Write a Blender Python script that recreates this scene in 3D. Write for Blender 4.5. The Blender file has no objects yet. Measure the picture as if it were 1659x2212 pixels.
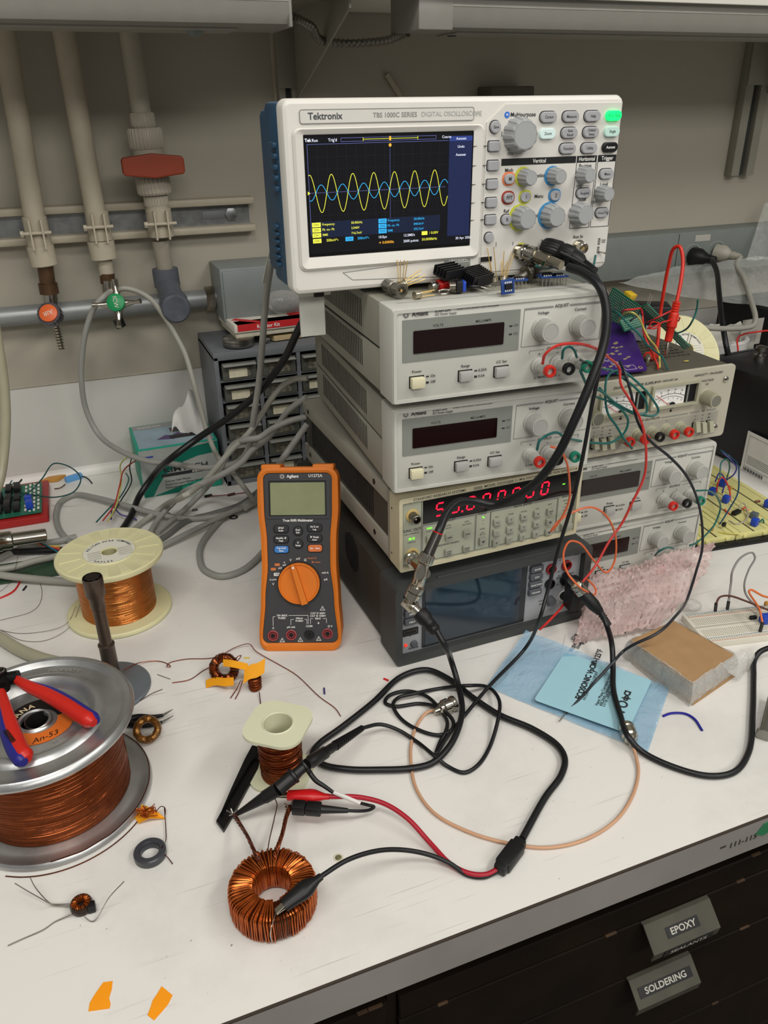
import bpy, bmesh, math, random
from mathutils import Matrix, Vector, Euler
random.seed(7)
R_ = math.radians
C = bpy.context.scene.collection
SC = bpy.context.scene
# ------------------------------------------------------------------ camera
CAM = Vector((-0.25833, -0.65402, 0.54643))
CROT = Euler((1.0978531, 0.0127308, -0.3727744), 'XYZ')
FPX = 1717.34
cd = bpy.data.cameras.new('camera'); cam = bpy.data.objects.new('camera', cd); C.objects.link(cam)
cam.location = CAM; cam.rotation_euler = CROT
cd.sensor_fit = 'HORIZONTAL'; cd.sensor_width = 36.0; cd.lens = 36.0 * FPX / 1659.0
cd.clip_start = 0.01; cd.clip_end = 30
SC.camera = cam
# ------------------------------------------------------------------ light
SC.view_settings.view_transform = 'Standard'; SC.view_settings.look = 'None'
SC.view_settings.gamma = 1.0; SC.view_settings.use_curve_mapping = False
SC.view_settings.exposure = 0.0
wd = bpy.data.worlds.new('world'); SC.world = wd; wd.use_nodes = True
wd.node_tree.nodes['Background'].inputs[0].default_value = (1.0, 0.975, 0.94, 1)
wd.node_tree.nodes['Background'].inputs[1].default_value = 0.22
def area(loc, sx, sy, watt, aim, col=(1.0, 0.975, 0.935)):
    l = bpy.data.lights.new('ceiling_lamp', 'AREA'); l.shape = 'RECTANGLE'; l.size = sx; l.size_y = sy
    l.energy = watt; l.color = col
    o = bpy.data.objects.new('ceiling_lamp', l); C.objects.link(o); o.location = loc
    o.rotation_euler = (Vector(aim) - Vector(loc)).to_track_quat('-Z', 'Y').to_euler()
    return o
area((-0.55, -0.85, 1.85), 1.2, 0.30, 16, (-0.1, 0.0, 0.0))
area((1.15, -0.95, 1.85), 1.2, 0.30, 15, (0.1, 0.1, 0.0))
area((0.3, -2.7, 1.85), 2.6, 0.5, 34, (0.1, 0.3, 0.1))
# ------------------------------------------------------------------ pixel of the photograph -> point on a real surface
CM = CROT.to_matrix()
def ray(px, py): return CM @ Vector(((px - 829.5) / FPX, (1106.0 - py) / FPX, -1.0))
def az(px, py, z=0.0):
    d = ray(px, py); return CAM + d * ((z - CAM.z) / d.z)
def ay(px, py, y):
    d = ray(px, py); return CAM + d * ((y - CAM.y) / d.y)
WALL = 0.677
# ------------------------------------------------------------------ materials
def lin(c): return c / 12.92 if c <= 0.04045 else ((c + 0.055) / 1.055) ** 2.4
def hexc(h): return tuple(lin(int(h[i:i + 2], 16) / 255) for i in (0, 2, 4))
MATS = {}
def mat(name, col, rough=0.5, metal=0.0, var=0.06, scale=40, bump=0.0, bscale=300, emit=0.0, trans=0.0, ior=1.45, alpha=1.0, coat=0.0, spec=0.5, aniso=None):
    if name in MATS: return MATS[name]
    m = bpy.data.materials.new(name); m.use_nodes = True; nt = m.node_tree; b = nt.nodes['Principled BSDF']
    c = hexc(col) if isinstance(col, str) else col
    b.inputs['Base Color'].default_value = (*c, 1); b.inputs['Roughness'].default_value = rough; b.inputs['Metallic'].default_value = metal
    b.inputs['IOR'].default_value = ior; b.inputs['Alpha'].default_value = alpha; b.inputs['Coat Weight'].default_value = coat
    b.inputs['Specular IOR Level'].default_value = spec; b.inputs['Transmission Weight'].default_value = trans
    if emit: b.inputs['Emission Color'].default_value = (*c, 1); b.inputs['Emission Strength'].default_value = emit
    if var or bump: tc = nt.nodes.new('ShaderNodeTexCoord')
    if var:
        n = nt.nodes.new('ShaderNodeTexNoise'); n.inputs['Scale'].default_value = scale; n.inputs['Detail'].default_value = 4
        nt.links.new(tc.outputs['Object'], n.inputs['Vector'])
        mp = nt.nodes.new('ShaderNodeMapRange'); mp.inputs[1].default_value = .3; mp.inputs[2].default_value = .7
        mp.inputs[3].default_value = 1 - var; mp.inputs[4].default_value = 1 + var
        nt.links.new(n.outputs['Fac'], mp.inputs[0])
        vm = nt.nodes.new('ShaderNodeVectorMath'); vm.operation = 'SCALE'; vm.inputs[0].default_value = c
        nt.links.new(mp.outputs[0], vm.inputs['Scale']); nt.links.new(vm.outputs[0], b.inputs['Base Color'])
        m2 = nt.nodes.new('ShaderNodeMapRange'); m2.inputs[3].default_value = max(rough - .06, .02); m2.inputs[4].default_value = min(rough + .08, 1)
        nt.links.new(n.outputs['Fac'], m2.inputs[0]); nt.links.new(m2.outputs[0], b.inputs['Roughness'])
    if bump:
        n2 = nt.nodes.new('ShaderNodeTexNoise'); n2.inputs['Scale'].default_value = bscale; n2.inputs['Detail'].default_value = 3
        nt.links.new(tc.outputs['Object'], n2.inputs['Vector'])
        bp = nt.nodes.new('ShaderNodeBump'); bp.inputs['Strength'].default_value = bump; bp.inputs['Distance'].default_value = .001
        nt.links.new(n2.outputs['Fac'], bp.inputs['Height']); nt.links.new(bp.outputs['Normal'], b.inputs['Normal'])
    MATS[name] = m
    return m
def film(name, col, opac, rough=0.12, bump=0.6, bscale=60, spec=0.8):
    """thin wrinkled plastic film: part see-through, glossy"""
    if name in MATS: return MATS[name]
    m = bpy.data.materials.new(name); m.use_nodes = True; nt = m.node_tree; b = nt.nodes['Principled BSDF']; out = nt.nodes['Material Output']
    b.inputs['Base Color'].default_value = (*hexc(col), 1); b.inputs['Roughness'].default_value = rough
    b.inputs['Specular IOR Level'].default_value = spec
    tr = nt.nodes.new('ShaderNodeBsdfTransparent'); mx = nt.nodes.new('ShaderNodeMixShader')
    tc = nt.nodes.new('ShaderNodeTexCoord'); n = nt.nodes.new('ShaderNodeTexNoise'); n.inputs['Scale'].default_value = bscale; n.inputs['Detail'].default_value = 5; n.inputs['Distortion'].default_value = 1.2
    nt.links.new(tc.outputs['Object'], n.inputs['Vector'])
    bp = nt.nodes.new('ShaderNodeBump'); bp.inputs['Strength'].default_value = bump; bp.inputs['Distance'].default_value = .35 / bscale
    nt.links.new(n.outputs['Fac'], bp.inputs['Height']); nt.links.new(bp.outputs['Normal'], b.inputs['Normal'])
    lw = nt.nodes.new('ShaderNodeLayerWeight'); lw.inputs[0].default_value = .4; nt.links.new(bp.outputs['Normal'], lw.inputs['Normal'])
    mp = nt.nodes.new('ShaderNodeMapRange'); mp.inputs[3].default_value = opac; mp.inputs[4].default_value = min(1, opac + .5)
    nt.links.new(lw.outputs['Facing'], mp.inputs[0]); nt.links.new(mp.outputs[0], mx.inputs[0])
    nt.links.new(tr.outputs[0], mx.inputs[1]); nt.links.new(b.outputs[0], mx.inputs[2]); nt.links.new(mx.outputs[0], out.inputs['Surface'])
    MATS[name] = m; return m
# ------------------------------------------------------------------ mesh builder
I4 = Matrix.Identity(4)
def T(x=0, y=0, z=0): return Matrix.Translation((x, y, z))
def RX(a): return Matrix.Rotation(R_(a), 4, 'X')
def RY(a): return Matrix.Rotation(R_(a), 4, 'Y')
def RZ(a): return Matrix.Rotation(R_(a), 4, 'Z')
def align(p, q):
    """frame at p whose Z runs towards q"""
    d = Vector(q) - Vector(p); return Matrix.Translation(p) @ d.to_track_quat('Z', 'Y').to_matrix().to_4x4()
FR = Matrix(((1, 0, 0, 0), (0, 0, -1, 0), (0, 1, 0, 0), (0, 0, 0, 1)))   # front-panel frame: u, v, n -> x, -n, v
def smooth(pts, k=6, closed=False):
    P = [Vector(p) for p in pts]; n = len(P)
    if n < 3 and not closed: return P
    out = []
    rng = range(n) if closed else range(n - 1)
    for i in rng:
        if closed: p0, p1, p2, p3 = P[i - 1], P[i], P[(i + 1) % n], P[(i + 2) % n]
        else: p1, p2 = P[i], P[i + 1]; p0 = P[i - 1] if i else p1 * 2 - p2; p3 = P[i + 2] if i + 2 < n else p2 * 2 - p1
        t0 = 0; d = lambda a, b: max((a - b).length, 1e-6) ** .5
        t1 = t0 + d(p0, p1); t2 = t1 + d(p1, p2); t3 = t2 + d(p2, p3)
        for j in range(k):
            t = t1 + (t2 - t1) * j / k
            A1 = p0 * ((t1 - t) / (t1 - t0)) + p1 * ((t - t0) / (t1 - t0)); A2 = p1 * ((t2 - t) / (t2 - t1)) + p2 * ((t - t1) / (t2 - t1))
            A3 = p2 * ((t3 - t) / (t3 - t2)) + p3 * ((t - t2) / (t3 - t2))
            B1 = A1 * ((t2 - t) / (t2 - t0)) + A2 * ((t - t0) / (t2 - t0)); B2 = A2 * ((t3 - t) / (t3 - t1)) + A3 * ((t - t1) / (t3 - t1))
            out.append(B1 * ((t2 - t) / (t2 - t1)) + B2 * ((t - t1) / (t2 - t1)))
    if not closed: out.append(P[-1])
    return out
def rrect(u0, u1, v0, v1, r, k=4):
    r = min(r, abs(u1 - u0) / 2 - 1e-6, abs(v1 - v0) / 2 - 1e-6); pts = []
    for cx, cy, a in ((u1 - r, v1 - r, 0), (u0 + r, v1 - r, 90), (u0 + r, v0 + r, 180), (u1 - r, v0 + r, 270)):
        for j in range(k + 1):
            t = R_(a + 90 * j / k); pts.append((cx + r * math.cos(t), cy + r * math.sin(t)))
    return pts
TXC = {}
class MB:
    def __init__(s, M=I4): s.v = []; s.f = []; s.mi = []; s.ms = []; s.M = M
    def _m(s, m):
        if m not in s.ms: s.ms.append(m)
        return s.ms.index(m)
    def add(s, vs, fs, m, M=None):
        X = s.M @ M if M is not None else s.M; o = len(s.v); s.v += [X @ Vector(v) for v in vs]; k = s._m(m)
        flip = X.to_3x3().determinant() < 0
        for f in fs: s.f.append(tuple(o + i for i in (reversed(f) if flip else f))); s.mi.append(k)
        return s
    def box(s, x0, x1, y0, y1, z0, z1, m, r=0, seg=2, M=None):
        if r <= 0:
            vs = [(x, y, z) for z in (z0, z1) for y in (y0, y1) for x in (x0, x1)]
            return s.add(vs, [(0, 2, 3, 1), (4, 5, 7, 6), (0, 1, 5, 4), (2, 6, 7, 3), (0, 4, 6, 2), (1, 3, 7, 5)], m, M)
        bm = bmesh.new(); bmesh.ops.create_cube(bm, size=1)
        for v in bm.verts: v.co = ((x0 + x1) / 2 + v.co.x * (x1 - x0), (y0 + y1) / 2 + v.co.y * (y1 - y0), (z0 + z1) / 2 + v.co.z * (z1 - z0))
        bmesh.ops.bevel(bm, geom=bm.edges[:], offset=r, segments=seg, profile=.5, affect='EDGES')
        return s._bm(bm, m, M)
    def _bm(s, bm, m, M=None):
        bm.verts.index_update(); s.add([v.co.copy() for v in bm.verts], [tuple(v.index for v in f.verts) for f in bm.faces], m, M); bm.free(); return s
    def prism(s, pts, n0, n1, m, M=None, bev=0, m2=None):
        """outline in XY, from z=n0 to n1; bev rounds the top rim"""
        n = len(pts); vs = [(x, y, n0) for x, y in pts]
        if bev:
            cx = sum(p[0] for p in pts) / n; cy = sum(p[1] for p in pts) / n
            def ins(d):
                o = []
                for i, p in enumerate(pts):
                    a = Vector(pts[i - 1]); b = Vector(pts[(i + 1) % n]); t = (b - a)
                    if t.length < 1e-9: t = Vector((1, 0))
                    t.normalize(); nn = Vector((-t.y, t.x)); 
                    o.append((p[0] + nn.x * d, p[1] + nn.y * d))
                return o
            area2 = sum(pts[i - 1][0] * pts[i][1] - pts[i][0] * pts[i - 1][1] for i in range(n)); sg = 1 if area2 > 0 else -1
            vs += [(x, y, n1 - bev) for x, y in pts]
            vs += [(x, y, n1 - bev * .3) for x, y in ins(sg * bev * .3)]
            vs += [(x, y, n1) for x, y in ins(sg * bev)]; L = 4
        else: vs += [(x, y, n1) for x, y in pts]; L = 2
        fs = []
        for l in range(L - 1):
            for i in range(n): j = (i + 1) % n; fs.append((l * n + i, l * n + j, (l + 1) * n + j, (l + 1) * n + i))
        a = sum(pts[i - 1][0] * pts[i][1] - pts[i][0] * pts[i - 1][1] for i in range(n))
        if a < 0: fs = [tuple(reversed(f)) for f in fs]; top = tuple(reversed(range((L - 1) * n, L * n))); bot = tuple(range(n))
        else: top = tuple(range((L - 1) * n, L * n)); bot = tuple(reversed(range(n)))
        s.add(vs, fs + [bot], m, M); 
        return s.add(vs[(L - 1) * n:], [tuple(i - (L - 1) * n for i in top)], m2 or m, M)
    def plate(s, u0, u1, v0, v1, n0, n1, m, r=0.0, bev=0, M=None, k=4): return s.prism(rrect(u0, u1, v0, v1, r, k) if r else [(u0, v0), (u1, v0), (u1, v1), (u0, v1)], n0, n1, m, M, bev)
    def ring(s, pts, ins, n0, n1, m, M=None):
        """frame between outline pts and outline ins (same count)"""
        n = len(pts); vs = [(x, y, n0) for x, y in pts] + [(x, y, n1) for x, y in pts] + [(x, y, n1) for x, y in ins] + [(x, y, n0) for x, y in ins]; fs = []
        for l in range(4):
            for i in range(n): j = (i + 1) % n; k = (l + 1) % 4; fs.append((l * n + i, l * n + j, k * n + j, k * n + i))
        return s.add(vs, fs, m, M)
    def lathe(s, prof, m, seg=24, M=None, rib=None, cap=True):
        """prof: (r, z) from bottom to top; rib=(count, depth) notches"""
        vs = []; fs = []; L = len(prof)
        for (r, z) in prof:
            for i in range(seg):
                a = 2 * math.pi * i / seg; q = r
                if rib and r > rib[2]: q = r - (rib[1] if (i * rib[0] * 2 // seg) % 2 else 0)
                vs.append((q * math.cos(a), q * math.sin(a), z))
        for l in range(L - 1):
            for i in range(seg): j = (i + 1) % seg; fs.append((l * seg + i, l * seg + j, (l + 1) * seg + j, (l + 1) * seg + i))
        if cap: fs.append(tuple(reversed(range(seg)))); fs.append(tuple(range((L - 1) * seg, L * seg)))
        return s.add(vs, fs, m, M)
    def cyl(s, p, q, r, m, seg=16, r2=None):
        X = align(p, q); L = (Vector(q) - Vector(p)).length; return s.lathe([(r, 0), (r if r2 is None else r2, L)], m, seg, X)
    def disc(s, u, v, r, n0, n1, m, seg=24, bev=0, M=None):
        X = (M if M is not None else I4) @ T(u, v, 0)
        pr = [(r, n0), (r, n1 - bev), (r - bev * .3, n1 - bev * .3), (r - bev, n1)] if bev else [(r, n0), (r, n1)]
        return s.lathe(pr, m, seg, X)
    def tube(s, pts, r, m, seg=8, k=6, closed=False, M=None, raw=False, rfun=None):
        P = [Vector(p) for p in pts] if raw else smooth(pts, k, closed); n = len(P); vs = []; fs = []
        if n < 2: return s
        t0 = (P[1] - P[0]).normalized(); up = Vector((0, 0, 1)) if abs(t0.z) < .9 else Vector((1, 0, 0)); nx = t0.cross(up).normalized()
        for i in range(n):
            if closed: t = (P[(i + 1) % n] - P[i - 1]).normalized()
            else: t = (P[min(i + 1, n - 1)] - P[max(i - 1, 0)]).normalized()
            nx = (nx - t * nx.dot(t)).normalized(); ny = t.cross(nx); q = rfun(i / (n - 1), i) if rfun else r
            for j in range(seg): a = 2 * math.pi * j / seg; vs.append(P[i] + nx * (q * math.cos(a)) + ny * (q * math.sin(a)))
        for i in range(n if closed else n - 1):
            i2 = (i + 1) % n
            for j in range(seg): j2 = (j + 1) % seg; fs.append((i * seg + j, i * seg + j2, i2 * seg + j2, i2 * seg + j))
        if not closed: fs.append(tuple(reversed(range(seg)))); fs.append(tuple(range((n - 1) * seg, n * seg)))
        return s.add(vs, fs, m, M)
    def bar(s, p, q, w, h, m, up=(0, 0, 1)):
        p = Vector(p); q = Vector(q); d = q - p; L = d.length; d.normalize(); sx = d.cross(Vector(up)).normalized(); uz = sx.cross(d)
        X = Matrix((sx, d, uz)).transposed().to_4x4(); X.translation = p
        return s.box(-w / 2, w / 2, 0, L, -h / 2, h / 2, m, M=X)
    def text(s, t, u, v, size, m, n=0.0002, al='L', bold=0.0, M=None, sx=1.0, rot=0, shear=0):
        key = (t, al, bold, shear)
        if key not in TXC:
            cu = bpy.data.curves.new('t', 'FONT'); cu.body = t; cu.size = 1; cu.align_x = {'L': 'LEFT', 'C': 'CENTER', 'R': 'RIGHT'}[al]; cu.align_y = 'CENTER'
            cu.resolution_u = 3; cu.offset = bold; cu.shear = shear
            o = bpy.data.objects.new('t', cu); me = o.to_mesh()
            TXC[key] = ([tuple(x.co) for x in me.vertices], [tuple(f.vertices) for f in me.polygons]); o.to_mesh_clear(); bpy.data.objects.remove(o); bpy.data.curves.remove(cu)
        vs, fs = TXC[key]
        X = (M if M is not None else I4) @ T(u, v, n) @ RZ(rot) @ Matrix.Diagonal((size * sx, size, 1, 1))
        return s.add(vs, fs, m, X)
    def build(s, name, parent=None, flat=False, ang=38):
        me = bpy.data.meshes.new(name); off = Vector((0, 0, 0))
        if parent is None and s.v:
            n = len(s.v); off = Vector((sum(v.x for v in s.v) / n, sum(v.y for v in s.v) / n, min(v.z for v in s.v)))
        me.from_pydata([tuple(v - off) for v in s.v], [], s.f)
        for m in s.ms: me.materials.append(m)
        me.polygons.foreach_set('material_index', s.mi)
        if not flat:
            me.polygons.foreach_set('use_smooth', [True] * len(s.f)); me.update(); me.set_sharp_from_angle(angle=R_(ang))
        me.update()
        o = bpy.data.objects.new(name, me); C.objects.link(o); o.location = off
        if parent: o.parent = parent
        return o
def tag(o, label, cat, group=None):
    o['label'] = label; o['category'] = cat
    if group: o['group'] = group
    return o
def thing(name, label, cat, loc=(0, 0, 0), rot=(0, 0, 0), group=None):
    o = bpy.data.objects.new(name, None); C.objects.link(o); o.location = loc; o.rotation_euler = rot; o.empty_display_size = .01
    return tag(o, label, cat, group)
def struct(o): o['kind'] = 'structure'; return o
KIDS = {}
def dup(root, loc, rotz, label, group=None):
    r = root.copy(); C.objects.link(r); r.location = loc; r.rotation_euler = (0, 0, rotz); r['label'] = label
    if group: r['group'] = group
    for ch in list(root.children):
        c = ch.copy(); C.objects.link(c); c.parent = r
        for g in list(ch.children):
            d = g.copy(); C.objects.link(d); d.parent = c
    return r
# common materials
LG = mat('light_grey_plastic', 'c4c3ba', .45, bump=.05, bscale=900, var=.02)
CASE = mat('grey_painted_steel', '8f8d80', .5, bump=.1, bscale=700, var=.04)
BLK = mat('black_plastic', '111112', .42, var=.1)
BLKR = mat('black_rubber', '0c0c0d', .5, var=.15, bump=.08, bscale=400)
INK = mat('dark_ink', '26282a', .6, var=0)
INKG = mat('grey_ink', '8b8c88', .6, var=0)
WHT = mat('white_ink', 'eceae4', .55, var=0)
DKSLOT = mat('dark_slot', '0d0d0c', .8, var=0)
CHR = mat('nickel_metal', 'b7b2a6', .18, 1.0, var=.05)
STEEL = mat('steel_metal', '96948e', .32, 1.0, var=.08)
GOLD = mat('gold_pin', 'dcb86c', .35, .7, var=.05)
RED = mat('red_plastic', 'c9201c', .35, var=.04)
# ================================================================== room
def bench_mat():
    m = bpy.data.materials.new('white_laminate'); m.use_nodes = True; nt = m.node_tree; b = nt.nodes['Principled BSDF']; L = nt.links.new; N = nt.nodes.new
    tc = N('ShaderNodeTexCoord'); mx = N('ShaderNodeMix'); mx.data_type = 'RGBA'; mx.inputs[6].default_value = (*hexc('e2dfd8'), 1); mx.inputs[7].default_value = (*hexc('b9b6b0'), 1)
    n = N('ShaderNodeTexNoise'); n.inputs['Scale'].default_value = 7; n.inputs['Detail'].default_value = 8; n.inputs['Roughness'].default_value = .65; L(tc.outputs['Object'], n.inputs['Vector'])
    r = N('ShaderNodeMapRange'); r.inputs[1].default_value = .48; r.inputs[2].default_value = .85; r.inputs[4].default_value = .6; L(n.outputs['Fac'], r.inputs[0]); L(r.outputs[0], mx.inputs[0])
    last = mx.outputs[2]
    def layer(src, lo, hi, amt, col):
        nonlocal last
        q = N('ShaderNodeMapRange'); q.inputs[1].default_value = lo; q.inputs[2].default_value = hi; q.inputs[3].default_value = 0; q.inputs[4].default_value = amt; L(src, q.inputs[0])
        k = N('ShaderNodeMix'); k.data_type = 'RGBA'; k.inputs[7].default_value = (*hexc(col), 1); L(q.outputs[0], k.inputs[0]); L(last, k.inputs[6]); last = k.outputs[2]; return k
    for ang, sc, seed in ((38, 26, 1.3), (-52, 30, 5.1), (80, 22, 9.4), (12, 34, 13.7)):   # fine knife scratches
        mp = N('ShaderNodeMapping'); mp.inputs['Rotation'].default_value = (0, 0, R_(ang)); mp.inputs['Scale'].default_value = (1.0, 55, 1); mp.inputs['Location'].default_value = (seed, seed, 0); L(tc.outputs['Object'], mp.inputs[0])
        s = N('ShaderNodeTexNoise'); s.inputs['Scale'].default_value = sc * .28; s.inputs['Detail'].default_value = 1.5; L(mp.outputs[0], s.inputs['Vector']); layer(s.outputs['Fac'], .725, .79, .33, '77736d')
    sp = N('ShaderNodeTexNoise'); sp.inputs['Scale'].default_value = 260; sp.inputs['Detail'].default_value = 2; L(tc.outputs['Object'], sp.inputs['Vector']); layer(sp.outputs['Fac'], .755, .80, .7, '5b5752')
    sm = N('ShaderNodeTexNoise'); sm.inputs['Scale'].default_value = 23; sm.inputs['Detail'].default_value = 9; sm.inputs['Roughness'].default_value = .8; L(tc.outputs['Object'], sm.inputs['Vector']); layer(sm.outputs['Fac'], .66, .82, .35, '8d8983')
    L(last, b.inputs['Base Color']); b.inputs['Roughness'].default_value = .42; b.inputs['Specular IOR Level'].default_value = .4
    return m
BENCH = bench_mat()
WALLM = mat('beige_wall_paint', 'a6a091', .7, var=.03, scale=5, bump=.15, bscale=120)
PIPE = mat('painted_pipe', 'aea591', .55, var=.05, bump=.1)
GAL = mat('galvanised_steel', '8d8f8e', .35, .85, var=.12, scale=90)
DWOOD = mat('dark_stained_wood', '1a120b', .6, var=.3, scale=18, bump=.1, spec=.15)
XL, XR, YF = -1.8, 3.0, -.3175
# bench top with rolled grey front edge
bt = MB(); bt.box(XL, XR, YF + .0015, WALL - .004, -.036, 0, BENCH); w = bt.build('bench_worktop'); tag(w, 'white scratched laminate workbench top carrying all the gear', 'workbench')
e = MB(); e.box(XL, XR, YF, YF + .0015, -.0365, -.0005, mat('grey_edge_band', '918d87', .5, var=.08, scale=14)); e.box(XL, XR, YF - .0002, YF + .0018, -.0009, .0002, mat('dark_seam', '3c332a', .6)); e.build('edge_band', w)
e = MB(FR); e.text('111-115', ay(1574, 1828, YF).x, ay(1600, 1818, YF).z, .0085, mat('worn_ink', '3a3733', .7), -YF + .0004, 'L', .02, sx=1.1); e.plate(ay(1555, 1835, YF).x, ay(1566, 1835, YF).x, -.0185, -.0165, -YF, -YF + .0003, mat('worn_ink', '3a3733', .7)); e.build('edge_lettering', w)
for ch in w.children: ch.location = Vector(ch.location) * 0 - w.location
# green tape corner on the edge
p0 = ay(1645, 1790, YF); g = MB(FR); g.prism([(p0.x - .006, p0.z - .004), (p0.x + .004, p0.z - .009), (p0.x + .014, p0.z - .004), (p0.x + .012, p0.z + .008), (p0.x + .001, p0.z + .006)], -YF + .0003, -YF + .0009, mat('green_tape', '2f7a52', .6)); tag(g.build('green_tape'), 'scrap of green tape stuck on the bench front edge at right', 'tape')
ss = MB(); gp = az(731, 1853, 0); ss.lathe([(.0042, .0001), (.004, .0003)], mat('glue_halo', 'cfcab0', .4), 20, T(*gp)); ss.lathe([(.0028, .0003), (.0022, .0009)], mat('glue_drop', '6f6a4e', .3, var=.3, scale=300), 14, T(*gp)); tag(ss.build('glue_spot'), 'small dried glue spot on the bench above the black clip wire', 'stain')
# walls
m = MB(); m.box(XL, XR, WALL, WALL + .02, -.9, 1.9, WALLM); struct(m.build('wall_back'))
fl = MB(); fl.box(-3, 3, -3, WALL + .02, -.93, -.9, mat('floor_vinyl', '5a5650', .6, scale=10)); struct(fl.build('floor'))
# white splash panel
m = MB(); m.box(XL, XR, WALL - .006, WALL, 0.0, .158, mat('splash_panel_white', 'c6c4bd', .45, var=.03, scale=9)); 
vs = []; K = 6
cv = [(WALL - .006, .014)] + [(WALL - .020 + .014 * math.cos(R_(a)), .014 - .014 * math.sin(R_(a))) for a in range(15, 90, 15)] + [(WALL - .020, .0004), (WALL - .004, .0004)]
n = len(cv); m.add([(XL, y, z) for y, z in cv] + [(XR, y, z) for y, z in cv], [(i, (i + 1) % n, n + (i + 1) % n, n + i) for i in range(n)], BENCH)
m.box(XL, XR, WALL - .0065, WALL - .0055, .1575, .1590, mat('dirty_caulk', '8d8775', .7, var=.2, scale=30)); tag(m.build('splash_panel'), 'white splash panel along the wall behind the bench', 'panel')
# cabinets with drawers below the bench
cab = thing('drawer_cabinet', 'dark wooden cabinet with labelled drawers under the bench', 'cabinet', (0, 0, -.9))
def P(z): return z + .9
XDV = ay(850, 2175, -.302).x; s1, s2, s3 = ay(1381, 1992, -.302).z, ay(1339, 2120, -.302).z, ay(1457, 2207, -.302).z
m = MB(); m.box(XL, XR, -.285, WALL - .01, P(-.86), P(-.0375), DWOOD); m.box(XL, XR, -.292, -.28, P(-.072), P(-.0375), DWOOD); m.build('carcass', cab)
m = MB(); m.box(XDV - .004, XDV + .004, -.2975, -.285, P(-.8), P(-.04), DWOOD); m.build('upright', cab)
HG = mat('pale_metal_pull', '4b483d', .6, .1, var=.15, scale=50); EDG = mat('chipped_edge', '4c3826', .7, var=.4, scale=60)
rows = [(-.074, s1 + .0012), (s1 - .0012, s2 + .0012), (s2 - .0012, s3 + .0012), (s3 - .0012, s3 - .09), (s3 - .093, s3 - .2)]
drw = []
for z1, z0 in rows:
    for x0, x1 in ((XL + .01, XDV - .005), (XDV + .005, XR - .02)):
        d = MB(); d.box(x0, x1, -.302, -.284, P(z0), P(z1), DWOOD, r=.0012, seg=1); rr = random.Random(int(z1 * 1e4) + int(x0 * 99))
        for _ in range(3):
            x = rr.uniform(max(x0, -.3), min(x1, .7)); d.box(x, x + rr.uniform(.004, .012), -.3025, -.30, P(z1) - .0012, P(z1) + .0001, EDG)
        drw.append(d.build('drawer', cab))
def pull(pxl, pxr, ztop, lines, idx):
    o = drw[idx]; y = -.302; a = ay(*pxl, y); b = ay(*pxr, y); x0, x1, z = a.x, b.x, ztop
    h = MB(T(0, 0, .9)); pr = [(y, z), (y - .004, z), (y - .0225, z - .0165), (y - .0205, z - .0275), (y - .0193, z - .0275), (y - .0210, z - .0170), (y - .0038, z - .0015), (y, z - .0015)]; n = len(pr)
    h.add([(x0, p, q) for p, q in pr] + [(x1, p, q) for p, q in pr], [(i, n + i, n + (i + 1) % n, (i + 1) % n) for i in range(n)] + [tuple(range(n)), tuple(reversed(range(n, 2 * n)))], HG)
    k = h.build('drawer_pull', o)
    for j, s_ in enumerate(lines):
        q = MB(T(0, 0, .9)); 
        # label lies on the sloping face
        X = T((x0 + x1) / 2, y - .0135, z - .0083) @ RX(41.5) if j == 0 else T((x0 + x1) / 2 + .002, y - .0217, z - .0220) @ RX(100)
        q.box(-len(s_) * .0031 - .002, len(s_) * .0031 + .002, -.0045, .0045, 0, .0006, mat('label_tape_black', '0c0c0d', .3), M=X); q.text(s_, 0, 0, .0078, mat('label_white', 'b9b6a8', .6, var=0), .0008, 'C', .02, M=X, sx=1.12); q.build('label_strip', k)
pull((1385, 1985), (1525, 1937), ay(1455, 1962, -.302).z, ['EPOXY', 'SEALANTS'], 3)
pull((1353, 2108), (1484, 2060), ay(1415, 2084, -.302).z, ['SOLDERING'], 5)
# ------------------------------------------------ shelf, under-shelf lights, bracket
SH = mat('shelf_white', 'dcd9cf', .5, var=.02)
m = MB(); m.box(XL, XR, .385, WALL - .002, .672, .69, SH); m.box(XL, XR, .380, .3875, .6645, .692, SH, r=.001); s_ = m.build('shelf_board'); tag(s_, 'white shelf board above the bench', 'shelf')
FIX = mat('fixture_grey_enamel', '86837b', .4, var=.03)
def fixture(x0, x1, label):
    t = thing('under_shelf_light', label, 'light fixture', (x0, .39, .672))
    L = x1 - x0; m = MB(); pr = [(.0, 0), (.0, -.030), (.006, -.040), (.014, -.043), (.085, -.043), (.092, -.036), (.092, 0)]; n = len(pr)
    m.add([(0, a, b) for a, b in pr] + [(L, a, b) for a, b in pr], [(i, n + i, n + (i + 1) % n, (i + 1) % n) for i in range(n)] + [tuple(range(n)), tuple(reversed(range(n, 2 * n)))], FIX)
    m.box(0, L, -.0006, .001, -.018, -.016, mat('fixture_light_line', '97948b', .4)); m.build('housing', t)
    l = MB(); l.box(.06, L - .06, .02, .08, -.0455, -.042, mat('frosted_lens', '8f8b80', .5)); l.build('lens', t)
    e_ = MB(); e_.box(-.0015 if x0 > 0 else L - .003, .045 if x0 > 0 else L + .0015, -.0008, .0925, -.0435, -.0005, FIX, r=.0015); e_.build('end_cap', t)
    if x0 > 0:
        q = MB(); q.disc(.07, .055, .006, 0, .002, DKSLOT, 16, M=T(0, 0, -.0462)); q.build('knockout', t)
    else:
        q = MB(); q.lathe([(.004, -.0085), (.010, -.004), (.012, 0)], mat('grey_switch', '6f7876', .4), 20, T(L - .105, .045, -.043)); q.build('pull_switch', t)
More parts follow.
